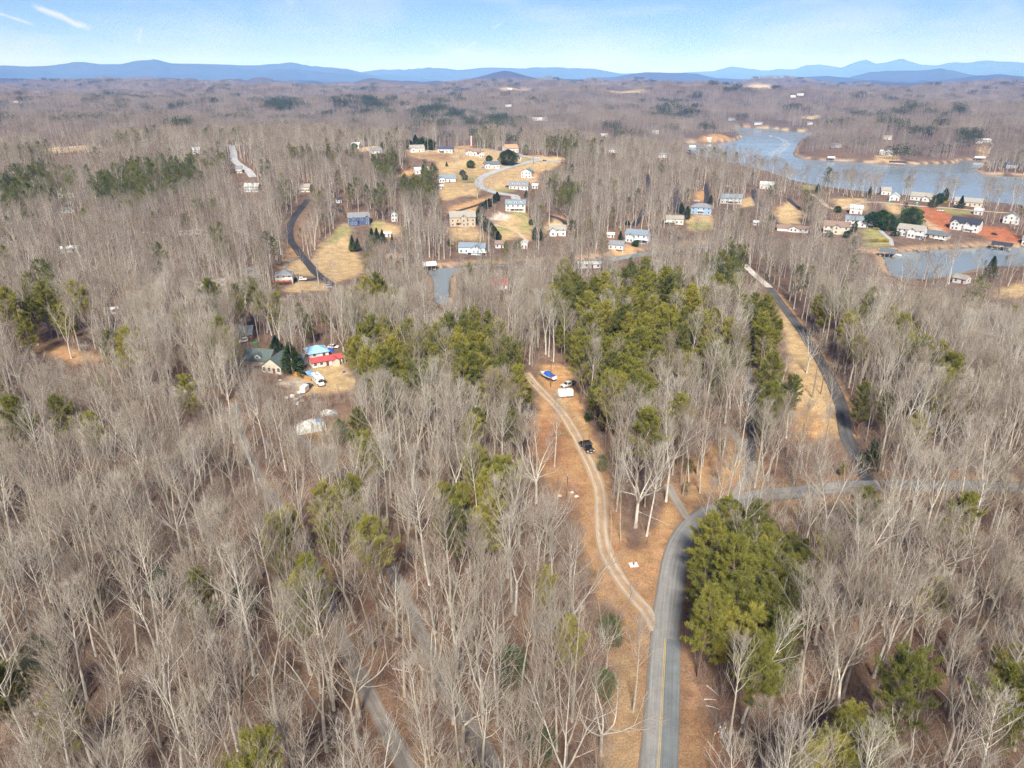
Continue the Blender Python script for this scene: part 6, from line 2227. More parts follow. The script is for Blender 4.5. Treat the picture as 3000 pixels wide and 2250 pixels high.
CY = "cypress hedge around the cream house lawn"
for i, (x, y, h_) in enumerate(((815, 320, 7), (775, 345, 6.5), (705, 400, 6.5), (665, 430, 7), (615, 490, 7.5), (580, 530, 8), (555, 590, 8), (590, 640, 9), (640, 690, 9), (690, 740, 9), (740, 790, 9), (785, 830, 8), (830, 868, 7))):
    ever('cypress', P5(x, y), h_, ["uppermost cypress of the lawn hedge, at the hill road", "second cypress down in the lawn hedge", "third cypress down in the lawn hedge", "fourth cypress down, beside the concrete pad",
                                  "fifth cypress down, beside the concrete pad", "sixth cypress down, at the hedge's leftmost bend", "seventh cypress down, touching the tan house", "eighth cypress down, right of the tan house",
                                  "ninth cypress down in the lawn hedge", "tenth cypress down in the lawn hedge", "eleventh cypress down in the lawn hedge", "last but one cypress of the lawn hedge", "lowest cypress of the lawn hedge, by the path"][i], 1.25, group=CY)
for x, y, h_, k, lb in ((1325, 850, 9, 'cypress', "dark cypress at the lawn's lower right, left of two"), (1390, 850, 8, 'cypress', "dark cypress at the lawn's lower right, right of two"), (1810, 1330, 13, 'cedar', "single dark cedar beside the blue water of the cove"),
                        (1205, 270, 6, 'cedar', "small green cedar below the white outbuilding"), (165, 930, 5, 'cedar', "dark shrub left of the pale blue lake house"), (1280, 640, 4, 'round', "dark shrub at the lawn's right border")):
    ever(k, P5(x, y), h_, lb)
for x, y, h_, k, lb in ((555, 250, 9, 'cypress', "dark cypress left of the light blue house, back one"), (592, 290, 10, 'cypress', "dark cypress left of the light blue house, front one"), (755, 180, 7, 'cypress', "slim dark cypress beside the drive of the light blue house"),
                        (135, 430, 6, 'cedar', "green cedar touching the multi roofed house"), (238, 475, 4, 'round', "dark round shrub under the multi roofed house"), (185, 330, 4, 'round', "dark shrub at the top of the west wood drive"),
                        (1132, 705, 3.5, 'cedar', "small dark cedar at the concrete apron")):
    ever(k, P6(x, y), h_, lb)
for x, y, h_, k, lb in ((500, 285, 11, 'round', "leftmost of three big evergreens beside the terraced garden"), (545, 290, 13, 'round', "middle of three big evergreens beside the terraced garden"), (585, 300, 11, 'round', "rightmost of three big evergreens beside the terraced garden"),
                        (696, 285, 14, 'round', "big round evergreen behind the grey gabled white house"), (868, 155, 11, 'cypress', "pointed evergreen on the shore beside the yellow shrubs"), (838, 165, 8, 'round', "olive evergreen left of the pointed one on the shore"),
                        (948, 192, 10, 'cedar', "dark cedar left of the long tan house"), (415, 310, 8, 'cypress', "dark cypress between beige and wide white lake houses"), (380, 338, 5, 'round', "olive bush on the bank below the beige lake house"),
                        (490, 135, 9, 'cedar', "dark conifer on the lake point near the white houses"), (230, 110, 8, 'cedar', "dark conifer left of the lake point houses"), (332, 210, 5, 'round', "dark round shrub beside the lakefront track"),
                        (775, 340, 3, 'bush', "low hedge left of the dark slate roofed house"), (612, 330, 3, 'bush', "yellow green shrub beside the garden path"), (630, 330, 3.5, 'bush', "dark shrub at the corner of the grey gabled house"),
                        (810, 185, 6, 'round', "dark evergreen above the clay bank"), (1095, 540, 12, 'cedar', "slender dark conifer in bare trees below the right cove"), (290, 335, 4, 'round', "dark shrub at the foot of the beige lake house")):
    ever(k, P7(x, y), h_, lb)
for x, y, h_, w, lb in ((860, 640, 11.5, 1.25, "big dark cypress between the tan house and the red roofed shed"), (640, 360, 7, 1.3, "second dark conifer behind the tan house")):
    ever('cedar', P1(x, y), h_, lb, w)
for i, (x, y) in enumerate(((952, 688), (972, 702), (995, 712), (1018, 720), (1042, 728))):
    ever('cypress', P1(x, y), 2.6, "%s small cypress from the left along the wooden fence" % ("first", "second", "third", "fourth", "fifth")[i], 1.3, group="small cypresses along the fence")
for px, h_, k, lb in (((1764, 1380), 5, 'holly', "dark holly under the broad pale tree beside the drive"), ((1497, 2010), 9, 'holly', "bright dark green holly among trees right of the forest lane"), ((1787, 1890), 7, 'holly', "dark holly at the edge of the verge"),
                      ((1768, 2040), 6, 'holly', "second holly on the verge's edge, lower down"), ((1583, 2230), 7, 'holly', "holly at the bottom edge left of the road"), ((140, 1985), 9, 'holly', "dark green holly near the lower left corner"),
                      ((270, 1790), 9, 'holly', "dim green holly in the lower left woods"), ((480, 1760), 8, 'holly', "holly in the shade between pale trunks, left woods"), ((720, 1800), 7, 'holly', "small holly left of the forest lane"),
                      ((30, 1700), 10, 'holly', "holly cut by the left edge of the photo"), ((2017, 1385), 4, 'holly', "round dark bush near the loop lane"), ((2118, 1320), 3.6, 'holly', "olive bush by the gravel lane in the clearing"),
                      ((2545, 1375), 9, 'cedar', "dark cedar beside the east lane near the junction"), ((1722, 1235), 3, 'cedar', "small green cedar beside the parked black truck"), ((1717, 1228), 2.2, 'cedar', "tiny cedar uphill of the black truck"),
                      ((2010, 1440), 3, 'holly', "low holly above the paved bend"), ((2950, 2020), 8, 'holly', "dark holly near the right edge of the photo"), ((1000, 1300), 8, 'holly', "holly behind the covered boat")):
    ever(k, px, h_, lb)
for px, h_, lb in (((2700 - 140, 1180 + 60), 3.0, "tan withered bush at the foot of the meadow"),):
    pass

# ------------------------------------------------------------------ vehicles
M_BLACK = mat("black_paint", (0.015, 0.016, 0.02), 0.25, 0.1, 2.0, spec=0.6)
M_WHITE = mat("white_paint", (0.80, 0.80, 0.79), 0.35, 0.03, 2.0, spec=0.5)
M_TYRE = mat("tyre_rubber", (0.025, 0.025, 0.027), 0.85, 0.1, 6.0)
M_RIM = mat("bright_rim", (0.62, 0.62, 0.64), 0.3, 0.05, 4.0, metallic=0.8)
M_CHROME = mat("chrome", (0.75, 0.76, 0.78), 0.15, 0.03, 4.0, metallic=1.0)
M_LAMP = mat("head_lamp", (0.8, 0.8, 0.76), 0.2, 0.05, 4.0)
M_TAIL = mat("tail_lamp", (0.45, 0.03, 0.03), 0.3, 0.05, 4.0)
M_BLUEC = mat("blue_canvas", (0.02, 0.105, 0.50), 0.7, 0.12, 1.4, bump=0.3)
M_TARP = mat("grey_white_tarpaulin", (0.60, 0.60, 0.56), 0.7, 0.16, 0.9, bump=0.4)
M_TARPB = mat("blue_tarpaulin", (0.16, 0.34, 0.66), 0.6, 0.12, 1.2)
M_GALV = mat("galvanised_steel", (0.45, 0.46, 0.47), 0.45, 0.08, 4.0, metallic=0.6)
M_POLE = mat("creosote_pole", (0.20, 0.105, 0.06), 0.9, 0.2, 1.5)
M_RUST = mat("rusty_steel", (0.42, 0.17, 0.07), 0.8, 0.3, 0.5)
PAINT = {'navy': (0.03, 0.05, 0.12), 'grey': (0.25, 0.26, 0.27), 'red': (0.35, 0.03, 0.03), 'silver': (0.5, 0.51, 0.52), 'dark': (0.03, 0.03, 0.035)}


def paint(k):
    return M_WHITE if k == 'white' else (M_BLACK if k == 'black' else mat("paint_" + k, PAINT[k], 0.3, 0.05, 2.0, spec=0.5))


def wheel(root, x, y, r, w, name="wheel"):
    t = MB().cyl((x - w / 2, y, r), (x + w / 2, y, r), r, 16).build(name, M_TYRE, root)
    s = 1 if x > 0 else -1
    MB().cyl((x + s * (w / 2 - 0.03), y, r), (x + s * (w / 2 + 0.02), y, r), r * 0.58, 12, r * 0.5).build("rim", M_RIM, t)
    return t


def semi_truck(px, yaw):
    o = place(px, yaw, 0, "truck_tractor")
    tag(o, "black truck tractor with chrome stacks parked beside the gravel drive", "truck")
    c = MB()
    for s in (-1, 1):
        c.box(s * 0.42 - 0.09, s * 0.42 + 0.09, -3.0, 3.6, 0.65, 0.95)
    for y in (-2.4, -0.2, 1.2, 2.3, 3.4):
        c.box(-0.33, 0.33, y - 0.08, y + 0.08, 0.7, 0.9)
    c.build("chassis", M_BLACK, o)
    b = MB()
    b.loft([[(-0.62, -3.35, 0.95), (0.62, -3.35, 0.95), (0.60, -3.35, 1.75), (-0.60, -3.35, 1.75)], [(-0.85, -1.6, 0.95), (0.85, -1.6, 0.95), (0.80, -1.6, 2.0), (-0.80, -1.6, 2.0)]])
    hood = b.build("hood", M_BLACK, o, 0.06)
    MB().box(-0.48, 0.48, -3.42, -3.34, 1.0, 1.7).build("grille", M_CHROME, hood)
    for s in (-1, 1):
        f = MB()
        f.loft([[(s * 0.62, -3.2 + 0.0, 0.85), (s * 1.2, -3.15, 0.85), (s * 1.2, -3.15, 1.12), (s * 0.62, -3.2, 1.2)], [(s * 0.66, -2.6, 1.2), (s * 1.22, -2.6, 1.2), (s * 1.22, -2.6, 1.34), (s * 0.66, -2.6, 1.4)],
                [(s * 0.75, -1.75, 0.75), (s * 1.2, -1.75, 0.75), (s * 1.2, -1.75, 0.95), (s * 0.75, -1.75, 1.1)]])
        f.build("fender", M_BLACK, o)
        MB().box(s * 0.92 - 0.17, s * 0.92 + 0.17, -3.3, -3.14, 0.92, 1.14).build("headlight", M_LAMP, o)
        MB().cyl((s * 1.0, 0.55, 0.95), (s * 1.0, 0.55, 3.75), 0.075, 10).build("exhaust_stack", M_CHROME, o)
        MB().cyl((s * 0.95, -1.2, 0.72), (s * 0.95, 0.4, 0.72), 0.31, 14).build("fuel_tank", M_CHROME, o)
        m = MB().box(s * 1.28 - 0.1, s * 1.28 + 0.1, -1.55, -1.43, 1.8, 2.4)
        m.box(s * 1.02, s * 1.3, -1.5, -1.46, 2.05, 2.1) if s > 0 else m.box(-1.3, -1.02, -1.5, -1.46, 2.05, 2.1)
        m.build("mirror", M_CHROME, o)
    cb = MB().loft([[(-1.0, -1.6, 0.95), (1.0, -1.6, 0.95), (1.0, 0.3, 0.95), (-1.0, 0.3, 0.95)], [(-1.0, -1.6, 1.95), (1.0, -1.6, 1.95), (1.0, 0.3, 1.95), (-1.0, 0.3, 1.95)],
                    [(-0.93, -1.22, 2.75), (0.93, -1.22, 2.75), (0.95, 0.3, 2.85), (-0.95, 0.3, 2.85)]])
    cab = cb.build("cab", M_BLACK, o, 0.06)
    MB().loft([[(-0.86, -1.60, 2.02), (0.86, -1.60, 2.02), (0.80, -1.29, 2.66), (-0.80, -1.29, 2.66)], [(-0.86, -1.56, 2.02), (0.86, -1.56, 2.02), (0.80, -1.25, 2.66), (-0.80, -1.25, 2.66)]]).build("windshield", M_GLASS, cab)
    MB().box(-0.95, 0.95, -1.58, -1.25, 2.76, 2.84).build("sun_visor", M_CHROME, cab)
    for s in (-1, 1):
        MB().box(s * 0.985 - 0.02, s * 0.985 + 0.02, -1.2, -0.35, 2.0, 2.6).build("side_window", M_GLASS, cab)
    MB().box(-1.2, 1.2, -3.62, -3.42, 0.45, 0.85).build("bumper", M_CHROME, o, 0.03)
    MB().box(-0.2, 0.2, -3.65, -3.63, 0.55, 0.72).build("number_plate", M_LAMP, o)
    MB().cyl((0, 2.4, 0.98), (0, 2.4, 1.1), 0.5, 16).build("fifth_wheel", M_DARKM, o)
    MB().box(-0.55, 0.55, 0.5, 1.0, 0.95, 1.5).build("deck_box", M_GALV, o)
    for x, y in ((-1.02, -2.45), (1.02, -2.45)):
        wheel(o, x, y, 0.5, 0.28)
    for y in (1.75, 3.0):
        for x in (-0.98, 0.98):
            wheel(o, x, y, 0.5, 0.52)
    return o


semi_truck((1718, 1315), 24)


def pickup(px, yaw, label, cabcol='white', bedcol='dark', crew=True, name="pickup_truck"):
    o = place(px, yaw, 0, name)
    tag(o, label, "truck")
    b = MB().loft([[(-0.92, -2.9, 0.5), (0.92, -2.9, 0.5), (0.92, 0.9, 0.5), (-0.92, 0.9, 0.5)], [(-0.98, -2.95, 0.8), (0.98, -2.95, 0.8), (0.98, 0.9, 0.8), (-0.98, 0.9, 0.8)],
                   [(-0.92, -2.8, 1.12), (0.92, -2.8, 1.12), (0.98, 0.9, 1.2), (-0.98, 0.9, 1.2)]])
    bd = b.build("body", paint(cabcol), o, 0.06)
    cb = MB().loft([[(-0.95, -1.6, 1.14), (0.95, -1.6, 1.14), (0.95, 0.9, 1.14), (-0.95, 0.9, 1.14)], [(-0.78, -0.85, 1.9), (0.78, -0.85, 1.9), (0.80, 0.75, 1.92), (-0.80, 0.75, 1.92)]])
    cab = cb.build("cab", paint(cabcol), o, 0.05)
    MB().loft([[(-0.80, -1.56, 1.22), (0.80, -1.56, 1.22), (0.70, -0.93, 1.83), (-0.70, -0.93, 1.83)], [(-0.8, -1.5, 1.22), (0.8, -1.5, 1.22), (0.7, -0.87, 1.83), (-0.7, -0.87, 1.83)]]).build("windshield", M_GLASS, cab)
    for s in (-1, 1):
        MB().loft([[(s * 0.955, -1.2, 1.25), (s * 0.955, 0.65, 1.25), (s * 0.835, 0.6, 1.8), (s * 0.835, -0.8, 1.8)], [(s * 0.93, -1.2, 1.25), (s * 0.93, 0.65, 1.25), (s * 0.81, 0.6, 1.8), (s * 0.81, -0.8, 1.8)]]).build("side_window", M_GLASS, cab)
        MB().box(s * 0.72 - 0.16, s * 0.72 + 0.16, -2.98, -2.86, 0.82, 1.02).build("headlight", M_LAMP, o)
        for y in (-2.0, 1.9):
            wheel(o, s * 0.9, y, 0.4, 0.26)
    MB().box(-0.45, 0.45, -2.99, -2.9, 0.75, 1.03).build("grille", M_DARKM, o)
    MB().box(-0.98, 0.98, -3.08, -2.93, 0.45, 0.66).build("bumper", M_CHROME, o)
    bed = MB().box(-0.98, 0.98, 0.98, 3.1, 0.72, 0.84)
    for x0, x1, y0, y1 in ((-0.98, -0.88, 0.98, 3.1), (0.88, 0.98, 0.98, 3.1), (-0.88, 0.88, 3.0, 3.1), (-0.88, 0.88, 0.98, 1.08)):
        bed.box(x0, x1, y0, y1, 0.84, 1.22)
    bed.build("bed", paint(bedcol), o)
    return o


pickup((1665, 1132), -48, "white pickup truck with dark bed parked above the white trailer")
pickup(P4(455, 1158), 82, "white pickup truck with dark bed on the white hip roofed house's drive", 'white', 'navy')
pickup(P1(190, 205), -70, "white pickup truck under trees by the dark roofed house")


def cargo_trailer(px, yaw, L, W, Hh, label, name="cargo_trailer", axles=2, door=True):
    o = place(px, yaw, 0, name)
    tag(o, label, "trailer")
    v = 0.35
    prof = [(-L / 2, -W / 2 + 0.3), (-L / 2 - v, 0), (-L / 2, W / 2 - 0.3), (-L / 2 + 0.3, W / 2), (L / 2, W / 2), (L / 2, -W / 2), (-L / 2 + 0.3, -W / 2)]
    b = MB().loft([[(x, y, 0.55) for x, y in prof], [(x, y, 0.55 + Hh - 0.1) for x, y in prof], [(x * 0.985, y * 0.94, 0.55 + Hh) for x, y in prof]])
    bd = b.build("body", M_WHITE, o)
    MB().box(-L / 2 + 0.25, L / 2, -W / 2 - 0.03, -W / 2 - 0.005, 0.5, 0.62).build("side_rail", M_GALV, bd)
    MB().box(L / 2 - 0.02, L / 2 + 0.03, -W / 2 + 0.1, W / 2 - 0.1, 0.65, 0.45 + Hh).build("rear_door", M_WHITE, bd)
    MB().box(-L / 2 + 0.5, -L / 2 + 1.2, -W / 2 - 0.025, -W / 2 + 0.02, 0.7, 0.4 + Hh).build("side_door", M_WHITE, bd)
    MB().box(-0.3, 0.3, -0.25, 0.25, 0.55 + Hh, 0.62 + Hh).build("roof_vent", M_GALV, bd)
    tg = MB()
    tg.loft([[(-L / 2 - v, -0.5, 0.45), (-L / 2 - v, -0.4, 0.45), (-L / 2 - v, -0.4, 0.55), (-L / 2 - v, -0.5, 0.55)], [(-L / 2 - v - 1.1, -0.05, 0.45), (-L / 2 - v - 1.1, 0.05, 0.45), (-L / 2 - v - 1.1, 0.05, 0.55), (-L / 2 - v - 1.1, -0.05, 0.55)]])
    tg.loft([[(-L / 2 - v, 0.4, 0.45), (-L / 2 - v, 0.5, 0.45), (-L / 2 - v, 0.5, 0.55), (-L / 2 - v, 0.4, 0.55)], [(-L / 2 - v - 1.1, -0.05, 0.45), (-L / 2 - v - 1.1, 0.05, 0.45), (-L / 2 - v - 1.1, 0.05, 0.55), (-L / 2 - v - 1.1, -0.05, 0.55)]])
    tg.cyl((-L / 2 - v - 1.0, 0, 0.1), (-L / 2 - v - 1.0, 0, 0.8), 0.04, 8)
    tg.build("tongue", M_DARKM, o)
    for k in range(axles):
        y0 = L * 0.12 + k * 0.85
        for s in (-1, 1):
            t = MB().cyl((y0, s * (W / 2 - 0.05), 0.34), (y0, s * (W / 2 + 0.17), 0.34), 0.34, 14).build("wheel", M_TYRE, o)
            MB().cyl((y0, s * (W / 2 + 0.15), 0.34), (y0, s * (W / 2 + 0.19), 0.34), 0.2, 10).build("rim", M_RIM, t)
    return o


cargo_trailer((1657, 1162), 14, 4.9, 2.2, 2.1, "white enclosed two axle trailer parked below the white pickup")
cargo_trailer(P1(1035, 925), 62, 3.4, 2.0, 1.9, "short white enclosed trailer in the yard by the motorhome", axles=1)


def motorhome(px, yaw):
    o = place(px, yaw, 0, "motorhome")
    tag(o, "white motorhome parked beside the wooden fence", "motorhome")
    W = 1.2
    b = MB().prism([(-1.2, 0.6), (3.8, 0.6), (3.8, 3.15), (-2.6, 3.15), (-3.0, 2.9), (-3.0, 2.35), (-1.9, 2.05), (-1.2, 2.05)], -W, W, 'x')
    bd = b.build("coach_body", M_WHITE, o, 0.05)
    c = MB().prism([(-3.6, 0.55), (-1.1, 0.55), (-1.1, 2.0), (-1.9, 2.0), (-2.6, 1.3), (-3.55, 1.12)], -0.98, 0.98, 'x')
    cab = c.build("cab", M_WHITE, o, 0.05)
    MB().loft([[(-0.85, -2.58, 1.35), (0.85, -2.58, 1.35), (0.78, -1.98, 1.96), (-0.78, -1.98, 1.96)], [(-0.85, -2.52, 1.31), (0.85, -2.52, 1.31), (0.78, -1.92, 1.92), (-0.78, -1.92, 1.92)]]).build("windshield", M_GLASS, cab)
    MB().box(-0.7, 0.7, -3.02, -2.96, 2.45, 2.8).build("overcab_window", M_GLASS, bd)
    for s in (-1, 1):
        for y in (-0.4, 1.2, 2.8):
            MB().box(s * W - 0.02, s * W + 0.02, y - 0.35, y + 0.35, 1.7, 2.3).build("side_window", M_GLASS, bd)
        MB().box(s * W - 0.012, s * W + 0.012, -1.0, 3.6, 1.2, 1.35).build("stripe", paint('grey'), bd)
        MB().box(s * 0.75 - 0.15, s * 0.75 + 0.15, -3.66, -3.55, 0.8, 1.0).build("headlight", M_LAMP, o)
        for y in (-2.7, 2.2):
            wheel(o, s * 1.0, y, 0.38, 0.26)
    MB().box(-0.95, 0.95, -3.72, -3.58, 0.45, 0.65).build("bumper", M_CHROME, o)
    for y in (-0.6, 0.9, 2.6):
        MB().box(-0.25, 0.25, y - 0.25, y + 0.25, 3.15, 3.3).build("roof_vent", paint('dark') if y > 0 else M_WHITE, bd)
    return o


motorhome(P1(1240, 800), 17)


def hull(L, W, Hh, n=9):
    rings = []
    for i in range(n):
        t = i / (n - 1)
        w = W / 2 * (1 - max(0, (0.45 - t) / 0.45) ** 1.8 * 0.96)
        y = -L / 2 + L * t
        sheer = 0.28 * (1 - t) ** 2
        rings.append([(-w, y, Hh + sheer), (-w * 0.86, y, Hh * 0.45), (-w * 0.3, y, 0.08 + 0.25 * max(0, 0.3 - t)), (w * 0.3, y, 0.08 + 0.25 * max(0, 0.3 - t)), (w * 0.86, y, Hh * 0.45), (w, y, Hh + sheer)])
    return rings


def covered_boat(px, yaw):
    o = place(px, yaw, 0, "motorboat")
    tag(o, "white motorboat under a blue canvas cover on its trailer", "boat")
    z = 0.7
    r = [[(x, y, q + z) for x, y, q in ring] for ring in hull(7.0, 2.5, 1.15)]
    h_ = MB().loft(r).build("hull", M_WHITE, o)
    MB().prism([(-3.2, 1.95), (-0.9, 1.92), (-0.6, 2.08), (-2.9, 2.1)], -0.6, 0.6, 'x').build("foredeck", M_WHITE, h_)
    g = np.random.default_rng(3)
    rings = []
    for i, (y, w, t) in enumerate(((-1.5, 0.9, 2.2), (-1.0, 1.1, 2.75), (-0.2, 1.22, 3.1), (0.7, 1.27, 3.0), (1.6, 1.27, 2.5), (2.5, 1.25, 2.25), (3.15, 1.2, 2.0))):
        rings.append([(-w, y, 1.7), (-w * 0.98, y, 1.95 + g.uniform(-0.05, 0.05)), (-w * 0.62, y + g.uniform(-0.05, 0.05), t - 0.2), (0, y, t), (w * 0.62, y + g.uniform(-0.05, 0.05), t - 0.2), (w * 0.98, y, 1.95 + g.uniform(-0.05, 0.05)), (w, y, 1.7)])
    MB().loft(rings).build("cover", M_BLUEC, o, 0.03)
    MB().box(-0.9, 0.9, 3.4, 3.95, 1.0, 1.25).build("swim_platform", M_WHITE, h_)
    t = MB()
    for s in (-1, 1):
        t.box(s * 0.7 - 0.05, s * 0.7 + 0.05, -2.6, 3.3, 0.5, 0.6)
        t.box(s * 0.7 - 0.05, s * 0.7 + 0.05, 0.4, 0.6, 0.55, 0.95)
    t.box(-0.75, 0.75, -2.65, -2.55, 0.5, 0.6)
    t.box(-0.06, 0.06, -4.4, -2.55, 0.48, 0.58)
    t.cyl((0, -4.2, 0.05), (0, -4.2, 0.6), 0.04, 8)
    t.build("boat_trailer", M_DARKM, o)
    for s in (-1, 1):
        for y in (0.5, 1.35):
            wheel(o, s * 1.0, y, 0.34, 0.2)
    return o


covered_boat((1604, 1110), -134)


def car(px, yaw, col, label, name="car"):
    o = place(px, yaw, 0, name)
    tag(o, label, "car")
    b = MB().loft([[(-0.85, -2.15, 0.35), (0.85, -2.15, 0.35), (0.85, 2.15, 0.35), (-0.85, 2.15, 0.35)], [(-0.9, -2.2, 0.65), (0.9, -2.2, 0.65), (0.9, 2.2, 0.7), (-0.9, 2.2, 0.7)], [(-0.82, -2.05, 0.86), (0.82, -2.05, 0.86), (0.84, 2.1, 0.98), (-0.84, 2.1, 0.98)]])
    bd = b.build("body", paint(col), o, 0.06)
    MB().loft([[(-0.82, -1.05, 0.88), (0.82, -1.05, 0.88), (0.82, 1.9, 0.95), (-0.82, 1.9, 0.95)], [(-0.66, -0.3, 1.42), (0.66, -0.3, 1.42), (0.66, 1.3, 1.44), (-0.66, 1.3, 1.44)]]).build("windows", M_GLASS, bd)
    MB().box(-0.64, 0.64, -0.28, 1.28, 1.43, 1.47).build("roof", paint(col), bd)
    for s in (-1, 1):
        MB().box(s * 0.62 - 0.14, s * 0.62 + 0.14, -2.2, -2.08, 0.62, 0.78).build("headlight", M_LAMP, bd)
        MB().box(s * 0.62 - 0.14, s * 0.62 + 0.14, 2.1, 2.2, 0.68, 0.84).build("tail_light", M_TAIL, bd)
        for y in (-1.35, 1.35):
            wheel(o, s * 0.82, y, 0.32, 0.2)
    return o


car(P1(1085, 865), -35, 'black', "black car standing behind the short white trailer")
for px, yw, col, lb in ((P3(2018, 330), 80, 'navy', "dark blue car driving on the hill road"), (P3(1937, 296), 85, 'white', "white van like car on the hilltop road"), (P3(610, 212), 60, 'dark', "dark car left of the grey roofed hilltop house"),
                        (P3(945, 238), 60, 'dark', "dark car in front of the navy roofed house, left one"), (P3(1012, 236), 70, 'grey', "grey car in front of the navy roofed house, right one"), (P3(812, 228), 70, 'white', "white car between the first two hilltop houses"),
                        (P3(1378, 410), 60, 'silver', "silver car left of the slate roofed house"), (P3(1885, 508), 88, 'white', "white car beside the teal roofed house"), (P3(1632, 602), 80, 'navy', "blue car at the left gable of the three dormer house"),
                        (P6(660, 165), 80, 'white', "white vehicle beside the drive above the light blue house"), (P6(875, 62), 80, 'white', "white car in the woods near the lake point"), (P7(848, 204), 88, 'white', "white car on the road above the clay bank"),
                        (P7(1120, 322), 70, 'dark', "dark vehicle on the red clay right of the black roofed house"), (P4(835, 1245), 60, 'navy', "dark blue car at the bottom of the meadow drive"), (P4(800, 1252), 40, 'white', "small white car at the bottom of the meadow drive"),
                        (Q(945, 185, 0, 600), 80, 'white', "white car beside pines in the left woods"), (P1(1450, 290), 70, 'white', "white car in brush behind the blue tarpaulin roof"), (Q(237, 962, 0, 0), 85, 'white', "white truck like car on the far left road")):
    car(px, yw, col, lb)


# tarpaulin covered craft and yard clutter
def tarp_heap(px, L, W, Hh, yaw, label, m, seed, name="covered_boat"):
    o = place(px, yaw, 0, name)
    tag(o, label, "boat")
    g = np.random.default_rng(seed)
    rings = []
    n = 11
    for i in range(n):
        t = i / (n - 1)
        y = -W / 2 + W * t
        k = math.sin(math.pi * (0.12 + 0.76 * t)) ** 0.6
        rings.append([(-L / 2 + L * j / 10 + g.normal(0, 0.08), y + g.normal(0, 0.08), 0.05 + Hh * k * (0.25 + 0.75 * math.sin(math.pi * (0.08 + 0.84 * j / 10)) ** 0.5) * g.uniform(0.85, 1.08)) for j in range(11)])
    V = [p for r in rings for p in r] + [(p[0] * 1.03, p[1] * 1.03, -0.1) for r in rings for p in r]
    F_ = []
    for i in range(n - 1):
        for j in range(10):
            a = i * 11 + j
            F_.append((a, a + 1, a + 12, a + 11))
    m_ = MB().add(V[:n * 11], F_)
    sk = []
    for i in range(n - 1):
        sk += [(i * 11, (i + 1) * 11), (i * 11 + 10, (i + 1) * 11 + 10)]
    body = m_.build("cover", m, o)
    # skirt
    s = MB()
    edge = [rings[0][j] for j in range(11)] + [rings[i][10] for i in range(1, n)] + [rings[-1][j] for j in range(9, -1, -1)] + [rings[i][0] for i in range(n - 2, 0, -1)]
    k = len(edge)
    s.add(edge + [(p[0] * 1.04, p[1] * 1.04, -0.15) for p in edge], [(i, (i + 1) % k, (i + 1) % k + k, i + k) for i in range(k)])
    s.build("skirt", m, o)
    return o


t_ = tarp_heap(P1(1120, 1440), 8.6, 6.0, 2.6, 10, "large craft under patched white and grey tarpaulins in the lower yard", M_TARP, 4)
b_ = MB().slab([(1.6, -1.2, 2.55), (3.6, -1.4, 2.2), (3.8, 0.4, 2.45), (1.8, 0.5, 2.75)], 0.03).build("blue_patch", M_TARPB, t_)
tarp_heap(P1(1350, 1235), 3.4, 2.4, 1.5, 15, "small grey covered craft behind the large tarpaulin covered one", M_TARP, 5)
tarp_heap(P1(1450, 1240), 2.4, 3.0, 1.6, 15, "grey covered craft right of the small one in the lower yard", M_GALV, 6)
tarp_heap(P1(1100, 670), 3.6, 2.4, 1.4, 0, "pale blue tarpaulin mound beside the motorhome", M_TARPB, 7, "covered_mound")["category"] = "tarpaulin"
tarp_heap(P1(1405, 345), 2.2, 1.6, 1.3, 0, "bright blue covered heap right of the blue tarpaulin roof", M_BLUEC, 8, "covered_mound")["category"] = "tarpaulin"


def open_boat(px, yaw, L, label, m=None, z=0.0, name="rowing_boat"):
    o = place(px, yaw, 0, name)
    tag(o, label, "boat")
    r = [[(x, y, q + z) for x, y, q in ring] for ring in hull(L, L * 0.3, L * 0.12)]
    h_ = MB()
    h_.loft(r, True)
    hh = h_.build("hull", m or M_WHITE, o)
    w = L * 0.3
    MB().box(-w * 0.35, w * 0.35, -L * 0.1, L * 0.4, z + L * 0.12 + 0.01, z + L * 0.12 + 0.06).build("deck", M_GALV, hh)
    for y in (-0.05, 0.2):
        MB().box(-w * 0.4, w * 0.4, y * L - 0.1, y * L + 0.1, z + L * 0.12 + 0.07, z + L * 0.12 + 0.13).build("thwart", M_DECKW, hh)
    return o


open_boat((88, 1016), 72, 6.0, "white skiff lying in the clearing at the left edge")
open_boat(P1(1610, 1500), 20, 5.2, "open boat with white slats right of the tarpaulin covered craft", M_GALV)
g_c = np.random.default_rng(12)
for i, (x, y, wd, lb) in enumerate(((870, 990, 1.6, "pale board stack in the yard below the short trailer"), (905, 1040, 1.3, "white tub lying in the yard clutter"), (985, 1000, 1.5, "grey bin among the yard clutter"),
                                    (960, 935, 1.2, "white panel leaning by the short trailer"), (775, 1010, 1.2, "white crate at the left of the yard clutter"), (920, 1095, 1.6, "white plank pile at the lowest edge of the clutter"),
                                    (1000, 1050, 1.2, "tan crate beside the grey bin"), (690, 755, 0.8, "small white box on the gravel pad"), (1600, 640, 0.9, "little blue and white bin alone on the lawn"), (335, 232, 1.6, "green box beside the dark roofed house"))):
    o = place(P1(x, y), g_c.uniform(-40, 40), 0, "yard_box")
    tag(o, lb, "box")
    mm = {7: M_WHITE, 8: M_BLUEC, 9: mat("green_plastic", (0.05, 0.32, 0.12), 0.5), 2: M_GALV, 6: M_DECKW}.get(i, M_WHITE)
    MB().box(-wd / 2, wd / 2, -wd * 0.35, wd * 0.35, 0, wd * 0.4).build("box_body", mm, o, 0.03)
    MB().box(-wd / 2 - 0.04, wd / 2 + 0.04, -wd * 0.35 - 0.04, wd * 0.35 + 0.04, wd * 0.4 + 0.002, wd * 0.46).build("box_lid", mm, o)


